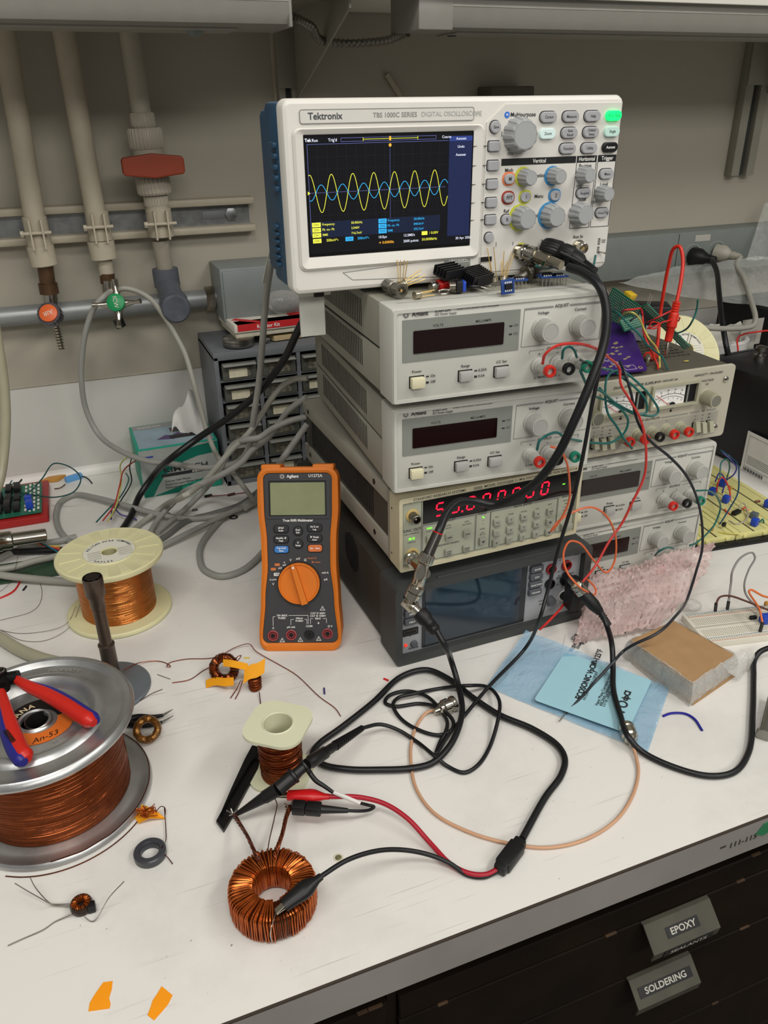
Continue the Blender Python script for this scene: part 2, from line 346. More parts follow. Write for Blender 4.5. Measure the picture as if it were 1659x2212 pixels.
fixture(-1.0, .036, 'left under-shelf light fixture with grey enamel housing'); fixture(.198, 1.5, 'right under-shelf light fixture, ending above the oscilloscope')
# shelf standards and brackets
def standard(pxl, z0, z1, wid, label, gx=None, gpx=None):
    x0 = ay(*pxl, WALL - .02).x
    t = thing('shelf_standard', label, 'shelf bracket', (x0, WALL, z0)); H = z1 - z0; GY = mat('standard_paint', '8d897b', .5, var=.04)
    m = MB(); m.box(0, wid * .34, -.020, 0, 0, H, GY, r=.001); m.box(wid * .66, wid, -.020, 0, 0, H, GY, r=.001); m.box(wid * .3, wid * .7, -.008, 0, 0, H, mat('channel_dark', '4b4e4c', .5, .5)); m.box(0, wid, -.0205, -.018, H - .09, H, GY); m.build('channel', t)
    q = MB(); X = Matrix(((0, 0, 1, 0), (-1, 0, 0, 0), (0, 1, 0, 0), (0, 0, 0, 1)))   # outline (forward, up), thickness along x
    q.prism([(.018, H - .085), (.018, H), (.28, H), (.28, H - .018), (.10, H - .085 - .0)], wid - .003, wid - .0, GY, M=X) if False else q.prism([(.018, H - .115), (.018, H), (.27, H), (.27, H - .020)], wid - .003, wid, GY, M=X)
    q.box(.0, wid, -.27, -.01, H - .003, H, GY); q.box(-.001, wid * .95, -.024, -.019, H - .10, H - .02, GY, r=.001); q.build('gusset_bracket', t)
    return t
standard((603, 200), .38, .671, .030, 'slotted shelf standard with triangular bracket behind the oscilloscope')
standard((1588, 330), .415, .671, .055, 'shelf standard at right ending in mid wall')
x_ = ay(592, 150, WALL).x; m = MB(); m.box(x_ - .004, x_ + .004, WALL - .006, WALL, .16, 1.0, PIPE, r=.001); struct(m.build('trim_1'))
# armoured flexible conduit between the two fixtures
pts = [ay(612, 28, .46), ay(640, 40, .46), ay(672, 58, .47), ay(690, 85, .50), ay(740, 94, .52), ay(800, 92, .50), ay(850, 84, .47), ay(880, 70, .45)]
fx = MB(); sp = smooth(pts, 16); fx.tube(sp, .006, mat('flex_conduit_grey', '77736a', .4, .7), 12, raw=True, rfun=lambda t, i: .0042 + .0016 * abs(math.sin(i * 1.05))); tag(fx.build('flexible_conduit'), 'grey ribbed flexible conduit joining the two under-shelf lights', 'conduit')
c_ = MB(); c_.cyl(ay(835, 160, WALL - .004), ay(868, 212, WALL - .004), .0045, PIPE, 14); tag(c_.build('wall_tube'), 'short slanted painted tube stub on the wall above the oscilloscope', 'pipe')
c_ = MB(); a_ = ay(1082, 205, WALL); c_.box(a_.x - .045, a_.x + .035, WALL - .05, WALL, a_.z - .05, a_.z + .012, mat('box_brown_grey', '5d584c', .6), r=.003); tag(c_.build('junction_box'), 'grey brown box on the wall just showing above the oscilloscope', 'box')
# ------------------------------------------------ pipes at left
YP = WALL - .045
def vpipe(x_top, x_bot, z_top, z_bot, r, m, mb): mb.cyl((x_bot, YP, z_bot), (x_top, YP, z_top), r, m, 28)
def pz(px, py, y=YP): return ay(px, py, y)
def clamp(mb, a, r):
    for s in (-1, 1): mb.box(a.x + s * r * .55 - .0012, a.x + s * r * .55 + .0012, a.y - r - .010, a.y - r + .004, a.z - .022, a.z + .018, PIPE)
    mb.cyl((a.x - r * 1.3, a.y - r - .006, a.z), (a.x + r * 1.3, a.y - r - .006, a.z), .0025, PIPE, 10); mb.cyl((a.x - r * 1.5, a.y - r - .006, a.z), (a.x - r * 1.2, a.y - r - .006, a.z), .0045, PIPE, 6); mb.lathe([(r + .002, -.02), (r + .002, .02)], PIPE, 28, T(a.x, a.y, a.z))
BRS = mat('tarnished_brass', '5d4630', .45, .6, var=.25, scale=70)
# pipe 1: air
def knurl(r, d=.0012): return (22, d, 0)
t = thing('air_pipe', 'leftmost white vertical pipe ending in an orange capped air tap', 'pipe', (pz(88, 560).x, YP, .30))
O = t.location
def loc(p): return Vector(p) - Vector(O)
a0, a1 = pz(15, 75), pz(85, 560); xt = a0.x; r1 = .0145
m = MB(T(*(-O))); m.cyl(pz(92, 575), (pz(0, 20).x + .002, YP, .72), r1, PIPE, 28); c1_ = pz(92, 545); m.cyl(pz(97, 572), pz(86, 530), r1 + .004, PIPE, 28); m.build('pipe_run', t)
m = MB(T(*(-O))); clamp(m, pz(80, 500), r1); m.build('pipe_clamp', t)
m = MB(T(*(-O))); q0, q1, q2 = pz(97, 570), pz(103, 612), pz(107, 634); m.cyl(q1, q0, .0110, BRS, 24); m.cyl(q2, q1, .0135, BRS, 24); m.build('brass_nipple', t)
m = MB(T(*(-O))); v0 = pz(108, 632); v1_ = pz(115, 690); m.cyl(v1_, v0, .0105, CHR, 24); k0 = pz(113, 684, YP - .045); m.cyl((v1_.x, YP, v1_.z + .006), k0, .010, CHR, 24)
m.build('tap_body', t)
m = MB(T(*(-O))); ax = align(k0, k0 + Vector((-.02, -.06, .04))); m.lathe([(.011, -.004), (.0165, 0), (.0172, .010), (.0165, .014)], mat('smoky_chrome', '605c62', .2, .9), 64, ax, rib=(20, .0008, .012)); m.build('tap_knob', t)
m = MB(T(*(-O)) @ ax); m.lathe([(.0128, .013), (.0126, .0160), (.0110, .0168)], mat('orange_disc', 'd8622c', .4), 40); m.build('orange_disc', t)
m = MB(T(*(-O)) @ ax); m.text('AIR', 0, 0, .0095, mat('disc_white', 'd9c9b8', .6, var=0), .0171, 'C', .0, rot=200); m.build('disc_lettering', t)
m = MB(T(*(-O))); h0, h1 = pz(121, 700, YP - .02), pz(134, 757, YP - .02); n_ = 9; prof = []
L_ = (h1 - h0).length
for i in range(n_): z = L_ * i / n_; rr = .0068 - .0022 * i / n_; prof += [(rr * .6, z), (rr, z + L_ / n_ * .45), (rr * .6, z + L_ / n_ * .5)]
m.lathe(prof, CHR, 20, align(h0, h1)); m.build('hose_barb', t)
# pipe 2: cooling water
t = thing('water_pipe', 'second white vertical pipe ending in a chrome cross-handled tap', 'pipe', (pz(228, 560).x, YP, .30)); O = t.location
m = MB(T(*(-O))); m.cyl(pz(221, 545), (pz(128, 20).x, YP, .72), r1, PIPE, 28); m.cyl(pz(225, 558), pz(217, 520), r1 + .0045, PIPE, 28); m.build('pipe_run', t)
m = MB(T(*(-O))); clamp(m, pz(213, 487), r1); m.build('pipe_clamp', t)
m = MB(T(*(-O))); m.cyl(pz(233, 608), pz(225, 555), .0105, PIPE, 24); m.cyl(pz(233, 612), pz(231, 590), .0108, BRS, 24); m.build('brass_nipple', t)
KC = pz(254, 657, YP - .075); m = MB(T(*(-O))); b0 = pz(240, 632); m.cyl(b0, pz(236, 604), .0125, CHR, 24); m.cyl(b0, KC + Vector((0, .012, 0)), .0085, CHR, 20); m.cyl(pz(252, 662, YP - .03), pz(262, 700, YP - .03), .0062, CHR, 16, r2=.0045); m.build('tap_body', t)
ax = align(KC, KC + Vector((-.02, -.07, .035))); m = MB(T(*(-O)) @ ax)
for i in range(4):
    a = R_(90 * i + 3); d = Vector((math.cos(a), math.sin(a), 0)); m.tube([d * .006, d * .014 + Vector((0, 0, .001)), d * .024 + Vector((0, 0, .004)), d * .034 + Vector((0, 0, .007))], .004, CHR, 10, rfun=lambda t_, i_: .0075 - .0047 * min(1, t_ * 1.4) + .0012 * max(0, t_ - .7) * 3)
m.lathe([(.010, -.004), (.012, .002), (.011, .008)], CHR, 32); m.build('cross_handle', t)
m = MB(T(*(-O)) @ ax); m.lathe([(.0125, .006), (.0125, .0115), (.0110, .0125)], mat('green_disc', '15894f', .4), 40); m.text('ICW', 0, 0, .0085, mat('disc_white', 'd9c9b8', .6, var=0), .0127, 'C', .0, rot=-82); m.build('green_disc', t)
m = MB(T(*(-O))); m.cyl(pz(254, 690, YP - .045), pz(262, 706, YP - .045), .0075, BLK, 16); m.build('spout_tip', t)
# pipe 3: plastic with red valve
t = thing('plastic_pipe', 'third white pipe with ribbed unions and a red handled valve', 'pipe', (pz(365, 600).x, YP, .28)); O = t.location; PV = mat('plastic_pipe_grey', 'a8a191', .5, var=.03)
axp, axq = pz(275, 60), pz(352, 520); ap = lambda py: pz(275 + (py - 60) * (75 / 450), py)
m = MB(T(*(-O))); m.cyl(ap(250), (ap(40).x, YP, .72), .0135, PV, 28); m.build('pipe_run', t); m = MB(T(*(-O))); m.cyl(ap(500), ap(440), .0165, PV, 28); m.build('pipe_coupling', t)
def union(py0, py1, r, rib=True, nm='ribbed_union'):
    m = MB(T(*(-O))); a, b = ap(py1), ap(py0); L = (b - a).length; m.lathe([(r * .9, 0), (r, L * .12), (r, L * .88), (r * .9, L)], PV, 160, align(a, b), rib=(26, .0011, 0) if rib else None); m.build(nm, t)
union(243, 276, .0170); union(276, 322, .0245); union(381, 420, .0245); union(420, 446, .0175)
m = MB(T(*(-O))); m.cyl(ap(384), ap(318), .021, PV, 28); m.build('valve_body', t)
m = MB(T(*(-O))); hc = ap(355) + Vector((0, -.034, 0)); m.cyl(ap(352), hc, .010, PV, 20); X = T(*hc) @ RX(90)
pts_ = [(-.0425, -.008), (-.040, -.0115), (0, -.016), (.040, -.0115), (.0425, -.008), (.0425, .008), (.040, .0115), (0, .016), (-.040, .0115), (-.0425, .008)]
m.prism(pts_, -.003, .011, mat('brick_red_plastic', '8c371c', .5, var=.03), M=X, bev=.002); m.build('red_valve_handle', t)
m = MB(T(*(-O))); clamp(m, ap(480), .0165); m.build('pipe_clamp', t)
m = MB(T(*(-O))); m.cyl(pz(357, 585), pz(346, 520), .0125, mat('cloudy_plastic', 'a9a292', .35, trans=.35), 24); m.build('clear_section', t)
m = MB(T(*(-O))); BLG = mat('slate_blue_plastic', '54585f', .5, var=.05); e0 = pz(362, 618); m.cyl(e0, pz(356, 580), .0195, BLG, 28); m.cyl(e0, pz(378, 660, YP - .07), .0175, BLG, 28); m.lathe([(.0205, -.012), (.0215, 0), (.0205, .004)], BLG, 120, align(pz(376, 655, YP - .055), pz(380, 668, YP - .09)), rib=(20, .001, 0)); m.build('elbow', t)
m = MB(T(*(-O))); m.lathe([(.0215, 0), (.0205, .010), (.018, .0125)], mat('slate_cap', '53565f', .5, var=.2, scale=60), 40, align(pz(379, 664, YP - .075), pz(383, 676, YP - .110))); m.build('end_cap', t)
# strut rails behind the pipes
t = thing('strut_channel', 'painted double rail strut carrying the pipe clamps', 'rail', (-.3, WALL, .37))
z1_, z0_ = ay(280, 446, WALL - .02).z, ay(280, 508, WALL - .02).z; xe = ay(548, 432, WALL - .02).x
for z in (z1_, z0_): m = MB(T(.3, -WALL, -.37)); m.box(XL, xe, WALL - .024, WALL, z - .0055, z + .0055, PIPE, r=.003); m.build('rail', t)
m = MB(T(.3, -WALL, -.37)); m.box(XL, xe - .006, WALL - .006, WALL - .001, z0_, z1_, GAL)
for i in range(9): x = -.75 + i * .088; m.ring(rrect(x, x + .045, z0_ + .008, z0_ + .022, .006), rrect(x + .001, x + .044, z0_ + .009, z0_ + .021, .005), -WALL + .0058, -WALL + .0068, PIPE, M=FR) if False else m.box(x, x + .040, WALL - .0068, WALL - .0058, (z0_ + z1_) / 2 - .006, (z0_ + z1_) / 2 + .006, mat('slot_outline', '77797a', .5, .5), r=.0004)
m.lathe([(.010, 0), (.010, .003), (.007, .004)], GAL, 6, align((xe - .035, WALL - .006, (z0_ + z1_) / 2), (xe - .035, WALL - .02, (z0_ + z1_) / 2))); m.build('back_channel', t)
# horizontal conduit and grey electrical box
zc = ay(230, 668, WALL - .03).z; bx0 = ay(473, 640, WALL - .03).x
t = thing('wall_conduit', 'horizontal grey conduit running left from the grey electrical box', 'conduit', (-.3, WALL - .02, zc)); m = MB(); m.cyl((XL + .3, 0, 0), (bx0 + .3, 0, 0), .0145, mat('conduit_zinc', '8b8e8d', .4, .4, var=.06), 28); m.build('pipe_run', t)
m = MB(); xk = ay(452, 632, WALL - .03).x + .3; m.lathe([(.0195, 0), (.0195, .014)], CHR, 6, T(xk - .006, 0, 0) @ RY(90)); m.lathe([(.0165, 0), (.0165, .010)], GAL, 30, T(xk + .009, 0, 0) @ RY(90)); m.build('lock_nut', t)
a_, b_ = ay(473, 582, WALL - .085), ay(560, 690, WALL - .085); BXG = mat('box_enamel_grey', '7f8583', .45, var=.03)
t = thing('electrical_box', 'grey metal electrical box on the wall behind the drawer cabinet', 'box', (a_.x, WALL, b_.z)); m = MB(); m.box(0, .125, -.085, 0, 0, a_.z - b_.z, BXG, r=.002); m.build('housing', t)
m = MB(); m.box(.004, .121, -.0875, -.084, .003, a_.z - b_.z - .004, BXG, r=.001); m.disc(.07, a_.z - b_.z - .015, .003, .0872, .0885, CHR, 12, M=FR); m.build('cover_plate', t)
# right raceway with sockets
t = thing('socket_raceway', 'grey wall raceway with power sockets, right of the oscilloscope', 'raceway', (.30, WALL, .245)); m = MB(); RW = mat('raceway_grey', '6f7570', .5, var=.03); m.box(.03, XR - .3, -.055, 0, 0, .078, RW, r=.001); m.build('cover', t)
m = MB(); x_ = ay(1460, 560, WALL - .055).x - .3; m.box(x_ - .0005, x_ + .0005, -.0555, -.054, .002, .076, DKSLOT); q_ = ay(1518, 514, WALL - .055); m.box(q_.x - .3 - .018, q_.x - .3 + .018, -.0557, -.054, q_.z - .245 - .006, q_.z - .245 + .006, mat('socket_label', 'a9a69c', .6)); m.build('socket_label', t)
SK = [ay(1494, 552, WALL - .055), ay(1545, 545, WALL - .055)]
for s_ in SK: m = MB(T(s_.x - .3, -.055, s_.z - .245) @ FR); m.ring(rrect(-.021, .021, -.021, .021, .02, 8), rrect(-.019, .019, -.019, .019, .018, 8), 0, .0015, INKG); m.disc(0, 0, .018, 0, .001, RW); m.build('socket', t)
# the dark splash continuing right is shaded by the shelf; lower shelf ledge
# ================================================================== instruments
RIBG = mat('ribbed_grey_knob', 'b4b3ac', .42, var=.02)
WINR = mat('dark_red_window', '1a0607', .12, var=0)
PANG = mat('mid_grey_panel', '84877f', .5, var=.03)
CREAM = mat('cream_button', 'd8d2b0', .45, var=.03)
BTNG = mat('grey_button', 'a9a9a3', .45, var=.02)
PBLK = mat('post_black', '121313', .35, var=0); PRED = mat('post_red', 'c42a1e', .35, var=0); PGRN = mat('post_green', '1d7a60', .35, var=0)
def knob(parent, u, v, r, h, m, mtop=None, name='knob', notch=40, x=None):
    k = MB(FR @ T(u, v, 0)); k.lathe([(r * 1.1, 0), (r * 1.1, h * .12), (r * 1.02, h * .16)], m, 40)
    k.lathe([(r * 1.0, h * .14), (r * .93, h * .9)], m, notch * 4, rib=(notch, r * .045, 0))
    k.lathe([(r * .9, h * .9), (r * .88, h), (r * .74, h), (r * .74, h * .97)], m, 40); k.disc(0, 0, r * .72, h * .9, h * .99, mtop or m, 32)
    return k.build(name, parent)
def post(parent, u, v, cap, m, capname, L=.022):
    k = MB(FR @ T(u, v, 0)); k.lathe([(.0078, 0), (.0078, .003), (.0066, .0035), (.0062, .007), (.0045, .0075), (.0045, .009)], m, 28)
    k.lathe([(.0058, .009), (.0056, L)], m, 96, rib=(24, .0004, 0)); o = k.build('binding_post', parent)
    c = MB(FR @ T(u, v, 0)); c.lathe([(.0057, L - .002), (.0057, L + .0022), (.0052, L + .003), (.0034, L + .003), (.003, L - .001)], cap, 28, cap=False); c.disc(0, 0, .0033, L - .004, L - .0008, DKSLOT, 16)
    c.build(capname, o); return o
def button(parent, u, v, w, h, d, m, name, r=.0008):
    k = MB(FR); k.plate(u - w / 2 - .0008, u + w / 2 + .0008, v - h / 2 - .0008, v + h / 2 + .0008, 0, .0004, DKSLOT); k.box(u - w / 2, u + w / 2, v - h / 2, v + h / 2, 0, d, m, r=r)
    return k.build(name, parent)
def vents(mb, x, y0, y1, z0, z1, n, m, w=.0013, t=.0004):
    for i in range(n):
        y = y0 + (y1 - y0) * i / (n - 1); mb.box(x - t, x + t, y - w / 2, y + w / 2, z0, z1, m)
def agilent_star(mb, u, v, s, m):
    for i in range(12):
        a = math.pi * 2 * i / 12; c, d = math.cos(a), math.sin(a); p = (u + c * s * .38, v + d * s * .38, .0006); q = (u + c * s, v + d * s, .0006)
        mb.bar(p, q, s * .12, .0002, m)
def e3612(name, label, loc, yaw, grp):
    t = thing(name, label, 'power supply', loc, (0, 0, yaw), grp)
    W, H, D = .213, .0855, .318
    b = MB(); b.box(0, W, 0, .036, 0, H, LG, r=.002); b.ring(rrect(.001, W - .001, .001, H - .001, .002), rrect(.004, W - .004, .004, H - .004, .002), 0, .0012, LG, FR)
    b.box(.012, W - .012, .020, .0208, H - .0002, H + .0003, INKG); b.build('front_bezel', t)
    c = MB(); c.box(.0015, W - .0015, .035, D, .001, .0405, CASE, r=.001); c.box(.0015, W - .0015, .035, D, .0425, H - .001, CASE, r=.0015); c.box(.003, W - .003, .035, D - .002, .03, .06, DKSLOT)
    vents(c, .0015, .092, .280, .0115, .0375, 34, DKSLOT); vents(c, .0015, .092, .280, .0505, .0765, 34, DKSLOT)
    vents(c, W - .0015, .092, .280, .0115, .0375, 34, DKSLOT); vents(c, W - .0015, .092, .280, .0505, .0765, 34, DKSLOT); c.build('case', t)
    for x in (.02, W - .02):
        for y in (.03, D - .03): MB().lathe([(.006, -.004), (.007, .0005)], BLKR, 16, T(x, y, 0)).build('foot', t)
    p = MB(FR); p.plate(.0095, .1225, .0385, .0755, 0, .0008, PANG); p.plate(.0193, .1065, .0455, .0655, .0002, .0016, WINR, r=.001); p.plate(.0193, .1065, .0455, .0655, .0, .0012, DKSLOT, r=.001)
    p.build('display_window', t)
    g = MB(FR)
    # adjust / output group lines
    def line(x0, y0, x1, y1, w=.0004): g.bar((x0, y0, .0004), (x1, y1, .0004), w, .0003, INKG, up=(0, 0, 1))
    g.plate(.1268, .156, .0742, .0757, 0, .0005, INKG); g.plate(.173, .209, .0742, .0757, 0, .0005, INKG)
    line(.1268, .075, .1255, .0405); line(.209, .075, .208, .0405); line(.1255, .0405, .208, .0405)
    line(.1345, .036, .150, .036); line(.1345, .036, .1345, .033); line(.171, .036, .199, .036); line(.199, .036, .199, .033)
    agilent_star(g, .0128, .0800, .0029, INK)
    for (s_, u, v, z, al, bo, sx) in (('Agilent', .0180, .0800, .0056, 'L', .02, .95), ('E3612A', .0395, .0812, .0040, 'L', .015, 1.15), ('DC Power Supply', .0395, .0779, .0028, 'L', .01, 1.0), ('0-60V,0-0.5A/0-120V,0-0.25A', .060, .0812, .0027, 'L', .01, 1.25),
        ('VOLTS', .0425, .0683, .0033, 'C', .01, 1), ('MILLIAMPS', .0860, .0684, .0033, 'C', .01, 1), ('CV', .1165, .0613, .0032, 'L', .01, 1), ('CC', .1165, .0537, .0032, 'L', .01, 1),
        ('ADJUST', .1645, .0752, .0040, 'C', .015, 1.05), ('Voltage', .1460, .0702, .0036, 'C', .015, 1.05), ('Current', .1845, .0702, .0036, 'C', .015, 1.05), ('OUTPUT', .1605, .0362, .0040, 'C', .015, 1), ('+', .1450, .0318, .004, 'C', .02, 1), ('\u2013', .1640, .0318, .004, 'C', .02, 1), ('\u22A5', .1840, .0318, .0035, 'C', .02, 1),
        ('\u00B1 240VDC MAX \u22A5', .1410, .0095, .0034, 'L', .015, 1.05), ('Power', .0228, .0290, .0034, 'C', .015, 1.05), ('On', .0360, .0235, .0034, 'L', .015, 1.05), ('Off', .0360, .0180, .0034, 'L', .015, 1.05), ('Range', .0700, .0290, .0034, 'C', .015, 1.05), ('0.25A', .0830, .0235, .0034, 'L', .015, 1.05), ('0.5A', .0830, .0180, .0034, 'L', .015, 1.05), ('CC Set', .1062, .0290, .0034, 'C', .015, 1.05)):
        g.text(s_, u, v, z, INK, .0009, al, bo, sx=sx)
    for u in (.032, .0795): g.plate(u, u + .0025, .0228, .0238, 0, .0006, INK); g.plate(u, u + .0025, .0168, .0186, 0, .0006, INK)
    for v in (.0612, .0537): g.plate(.1120, .1150, v - .0006, v + .0006, 0, .0011, INK)
    g.build('panel_lettering', t)
    knob(t, .1460, .0560, .0098, .0165, RIBG, BTNG, 'voltage_knob'); knob(t, .1845, .0560, .0098, .0165, RIBG, BTNG, 'current_knob')
    for u, m, n in ((.1445, PRED, 'red_cap'), (.1642, PBLK, 'black_cap'), (.1838, PGRN, 'green_cap')): post(t, u, .0218, m, RIBG, n)
    button(t, .0228, .0195, .0125, .0095, .0065, CREAM, 'power_button'); button(t, .0700, .0200, .0125, .0090, .0055, BTNG, 'range_button'); button(t, .1062, .0200, .0135, .0090, .0055, BTNG, 'cc_set_button')
    return t
GP = 'identical bench power supplies'
u1 = e3612('bench_power_supply', 'light grey power supply directly under the oscilloscope, loose parts on its top', (-.0071, -.0243, .3066), R_(-2.217), GP)
dup(u1, (-.0004, -.0075, .2099), R_(-3.51), 'light grey power supply between the top supply and the red-digit generator', GP)
dup(u1, (.2212, .0366, .0957), R_(-1.86), 'light grey power supply right of the stack, under the dual meter supply', GP)
dup(u1, (.2215, .0375, .0060), R_(-1.02), 'lowest light grey power supply, half hidden behind pink bubble wrap', GP)

# ---- function generator
def synth():
    W, H, D = .2160, .0845, .33
    t = thing('function_generator', 'cream fronted function generator with red lit digits', 'function generator', (.0083, .0016, .1142), (0, 0, R_(.756)))
    CR = mat('cream_bezel', 'c9c1a2', .5, var=.03); PN = mat('pale_green_panel', 'a9ab98', .5, var=.03); SD = mat('beige_side', '9b978a', .5, var=.04); CH = mat('charcoal_cover', '45423b', .6, bump=.1, var=.05)
    WIN = mat('black_window', '09090a', .12, var=0); LED = mat('red_led_digit', 'ff1030', .4, var=0, emit=2.2); GL = mat('green_led', '7dff30', .4, var=0, emit=1.2); GD = mat('olive_keycap', '9c9c8d', .5, var=.03)
    INKC = mat('charcoal_ink', '34363a', .6, var=0); DM = mat('dim_led', '2a2f2c', .5, var=0)
    b = MB(); b.ring(rrect(0, W, 0, H, .003), rrect(.0038, W - .0038, .0042, H - .0055, .001), -.022, .003, CR, FR); b.box(.001, W - .001, -.0005, .03, .001, H - .001, SD)
    b.build('front_bezel', t)
    f = MB(FR); f.plate(.0036, W - .0036, .0040, H - .0053, .0003, .0008, PN); f.build('front_panel', t)
    c = MB(); c.box(.001, W - .001, .028, D, .001, .0225, SD, r=.001); c.box(.001, W - .001, .028, D, .066, H - .001, SD, r=.001); c.box(.004, W - .004, .028, D - .003, .02, .068, CH)
    vents(c, .004, .08, .30, .027, .062, 40, DKSLOT, .0018, .0005)
    for y, z in ((.017, .0665), (.018, .0135), (.068, .0745), (.069, .0130), (.305, .0745), (.306, .013)): c.lathe([(.0032, 0), (.0032, .0008), (.0015, .0012)], BLK, 14, T(.0012, y, z) @ RY(-90))
    c.build('case', t)
    for x in (.03, W - .03):
        for y in (.045, D - .03): MB().lathe([(.007, -.0045), (.008, .002)], BLKR, 16, T(x, y, 0)).build('foot', t)
    w = MB(FR); w.plate(.0268, W - .0040, .0510, .0772, .0006, .0014, WIN); w.plate(.0268, W - .004, .0508, .0516, .0006, .0012, INKC); w.build('display_window', t)
    # the shape of the window: lower edge; digits
    d = MB(FR @ T(0, 0, .0016) @ Matrix(((1, .12, 0, -.0077), (0, 1, 0, 0), (0, 0, 1, 0), (0, 0, 0, 1))))
    seg = {'5': 'afgcd', '0': 'abcdef'}
    Wd, Hd, tk = .0082, .0140, .0016
    def digit(x, y, ch):
        hz = {'a': y + Hd, 'g': y + Hd / 2, 'd': y}
        for s_ in seg[ch]:
            if s_ in hz: d.plate(x + tk * .7, x + Wd - tk * .7, hz[s_] - tk / 2, hz[s_] + tk / 2, 0, .0002, LED)
            else:
                xx = x if s_ in 'fe' else x + Wd; yy = y + (Hd / 2 if s_ in 'fb' else 0); d.plate(xx - tk / 2, xx + tk / 2, yy + tk * .6, yy + Hd / 2 - tk * .6, 0, .0002, LED)
    for i, ch in enumerate('50000000'): digit(.0415 + i * .0178, .0575, ch)
    d.disc(.0415 + 1.72 * .0178, .0570, .0011, 0, .0003, LED, 10); d.build('red_digits', t)
    l = MB(FR)
    l.plate(.1925, .1955, .0645, .0657, .0014, .0016, GL)
    for u in (.1925, .2035):
        for v in (.0715, .0660, .0605): l.text('MHz' if u < .2 else 'ERR', u, v, .0024, DM, .0017)
    l.text('SYNC OUT', .0145, .0785, .0042, INKC, .001, 'C', .015); l.text('FUNC OUT', .0145, .0465, .0042, INKC, .001, 'C', .015); l.text('LOAD IMPEDANCE', .0145, .0425, .0020, INKC, .001, 'C')
    l.text('50 \u03A9', .0145, .0365, .0034, GL, .001, 'C', .03); l.text('HIGH-Z', .0145, .0325, .0026, INKC, .001, 'C')
    l.text('STANFORD RESEARCH SYSTEMS', .0150, .0814, .0039, INKC, .0032, 'L', .01, shear=.1, sx=1.05); l.text('MODEL DS335', .0950, .0814, .0039, INKC, .0032, 'L', .01, shear=.1, sx=1.05); l.text('3.1 MHz SYNTHESIZED FUNCTION GENERATOR', .1310, .0814, .0036, INKC, .0032, 'L', .01, shear=.1, sx=1.0)
    for k in range(3): l.plate(.083, .0930, .0800 + k * .0011, .0804 + k * .0011, .003, .0032, INKC); l.plate(.1215, .1300, .0800 + k * .0011, .0804 + k * .0011, .003, .0032, INKC)
    l.text('DISPLAY', .0570, .0490, .0038, INKC, .001, 'C', .015); l.plate(.0275, .049, .0482, .0500, .0006, .001, INKG); l.plate(.064, .0865, .0482, .0500, .0006, .001, INKG)
    l.text('FUNC', .0960, .0490, .0038, INKC, .001, 'C', .015); l.text('DATA ENTRY', .1450, .0490, .0038, INKC, .001, 'C', .015); l.plate(.106, .130, .0482, .0500, .0006, .001, INKG); l.plate(.159, .187, .0482, .0500, .0006, .001, INKG); l.text('STATUS', .2000, .0490, .0036, INKC, .001, 'C', .015)
    def fr(u0, u1, v0, v1): l.ring([(u0, v0), (u1, v0), (u1, v1), (u0, v1)], [(u0 + .0004, v0 + .0004), (u1 - .0004, v0 + .0004), (u1 - .0004, v1 - .0004), (u0 + .0004, v1 - .0004)], .0006, .001, INKC)
    fr(.0045, .0255, .0065, .0785); fr(.0265, .0878, .0060, .0495); fr(.0885, .1055, .0060, .0495); fr(.1060, .1885, .0060, .0495); fr(.1892, .2110, .0060, .0495)
    l.text('FREQ', .0345, .0445, .0026, GL, .001, 'C', .02); l.text('START f', .0345, .0410, .0023, INKC, .001, 'C'); l.text('AMPL', .0565, .0432, .0025, INKC, .001, 'C'); l.text('STOP f', .0565, .0400, .0025, INKC, .001, 'C'); l.text('OFFS', .0775, .0432, .0025, INKC, .001, 'C'); l.text('SWP RATE', .0775, .0400, .0023, INKC, .001, 'C')
    l.text('FREQUENCY SWEEPS', .0560, .0213, .0028, INKC, .001, 'C', .01); l.text('\u223F', .0970, .0440, .0045, GL, .001, 'C', .03); l.text('\u2293', .0970, .0405, .003, INKC, .001, 'C'); l.text('NOISE', .0965, .0305, .0022, INKC, .001, 'C'); l.text('~', .0970, .0370, .004, INKC, .001, 'C')
    l.prism([(.0935, .0235), (.1005, .0235), (.0970, .0268)], .0007, .0011, INKC); l.prism([(.0945, .0239), (.0995, .0239), (.0970, .0262)], .0007, .0013, PN)
    for i, s_ in enumerate(('STORE', 'RECALL', 'CAL')): l.text(s_, .1304 + i * .0165, .0412, .0022, INKC, .001, 'C')
    l.text('INIT', .1135, .0412, .0022, INKC, .001, 'C'); l.text('SHIFT', .1790, .0432, .0022, INKC, .001, 'C')
    for i, s_ in enumerate(('REMOTE', 'GPIB', 'RS-232', 'ERROR')): l.text(s_, .2000, .0440 - i * .004, .0022, INKC, .001, 'C')
    for i in range(4):
        for j in (0, 1): l.plate(.1105 + i * .0165, .1185 + i * .0165, .0163 + j * .0125, .0175 + j * .0125, .0006, .0009, INKG)
    l.build('panel_lettering', t)
    def key(u, v, s_, w=.0080, h=.0076, z=.0034, sy=1):
        k = MB(FR); k.box(u - w / 2, u + w / 2, v - h / 2, v + h / 2, 0, .0042, GD, r=.0007); k.plate(u - w / 2 + .0012, u + w / 2 - .0012, v - h / 2 + .0012, v + h / 2 - .0012, .0040, .0045, GD)
        if s_ == '^': k.prism([(u - .002, v - .001), (u + .002, v - .001), (u, v + .0018)], .0045, .0047, INKC)
        elif s_ == 'v': k.prism([(u - .002, v + .001), (u, v - .0018), (u + .002, v + .001)], .0045, .0047, INKC)
        elif '\n' in s_:
            a, b_ = s_.split('\n'); k.text(a, u, v + .0010, z, INKC, .0047, 'C', .02); k.text(b_, u, v - .0014, z, INKC, .0047, 'C', .02)
        else: k.text(s_, u, v, z, INKC, .0047, 'C', .02)
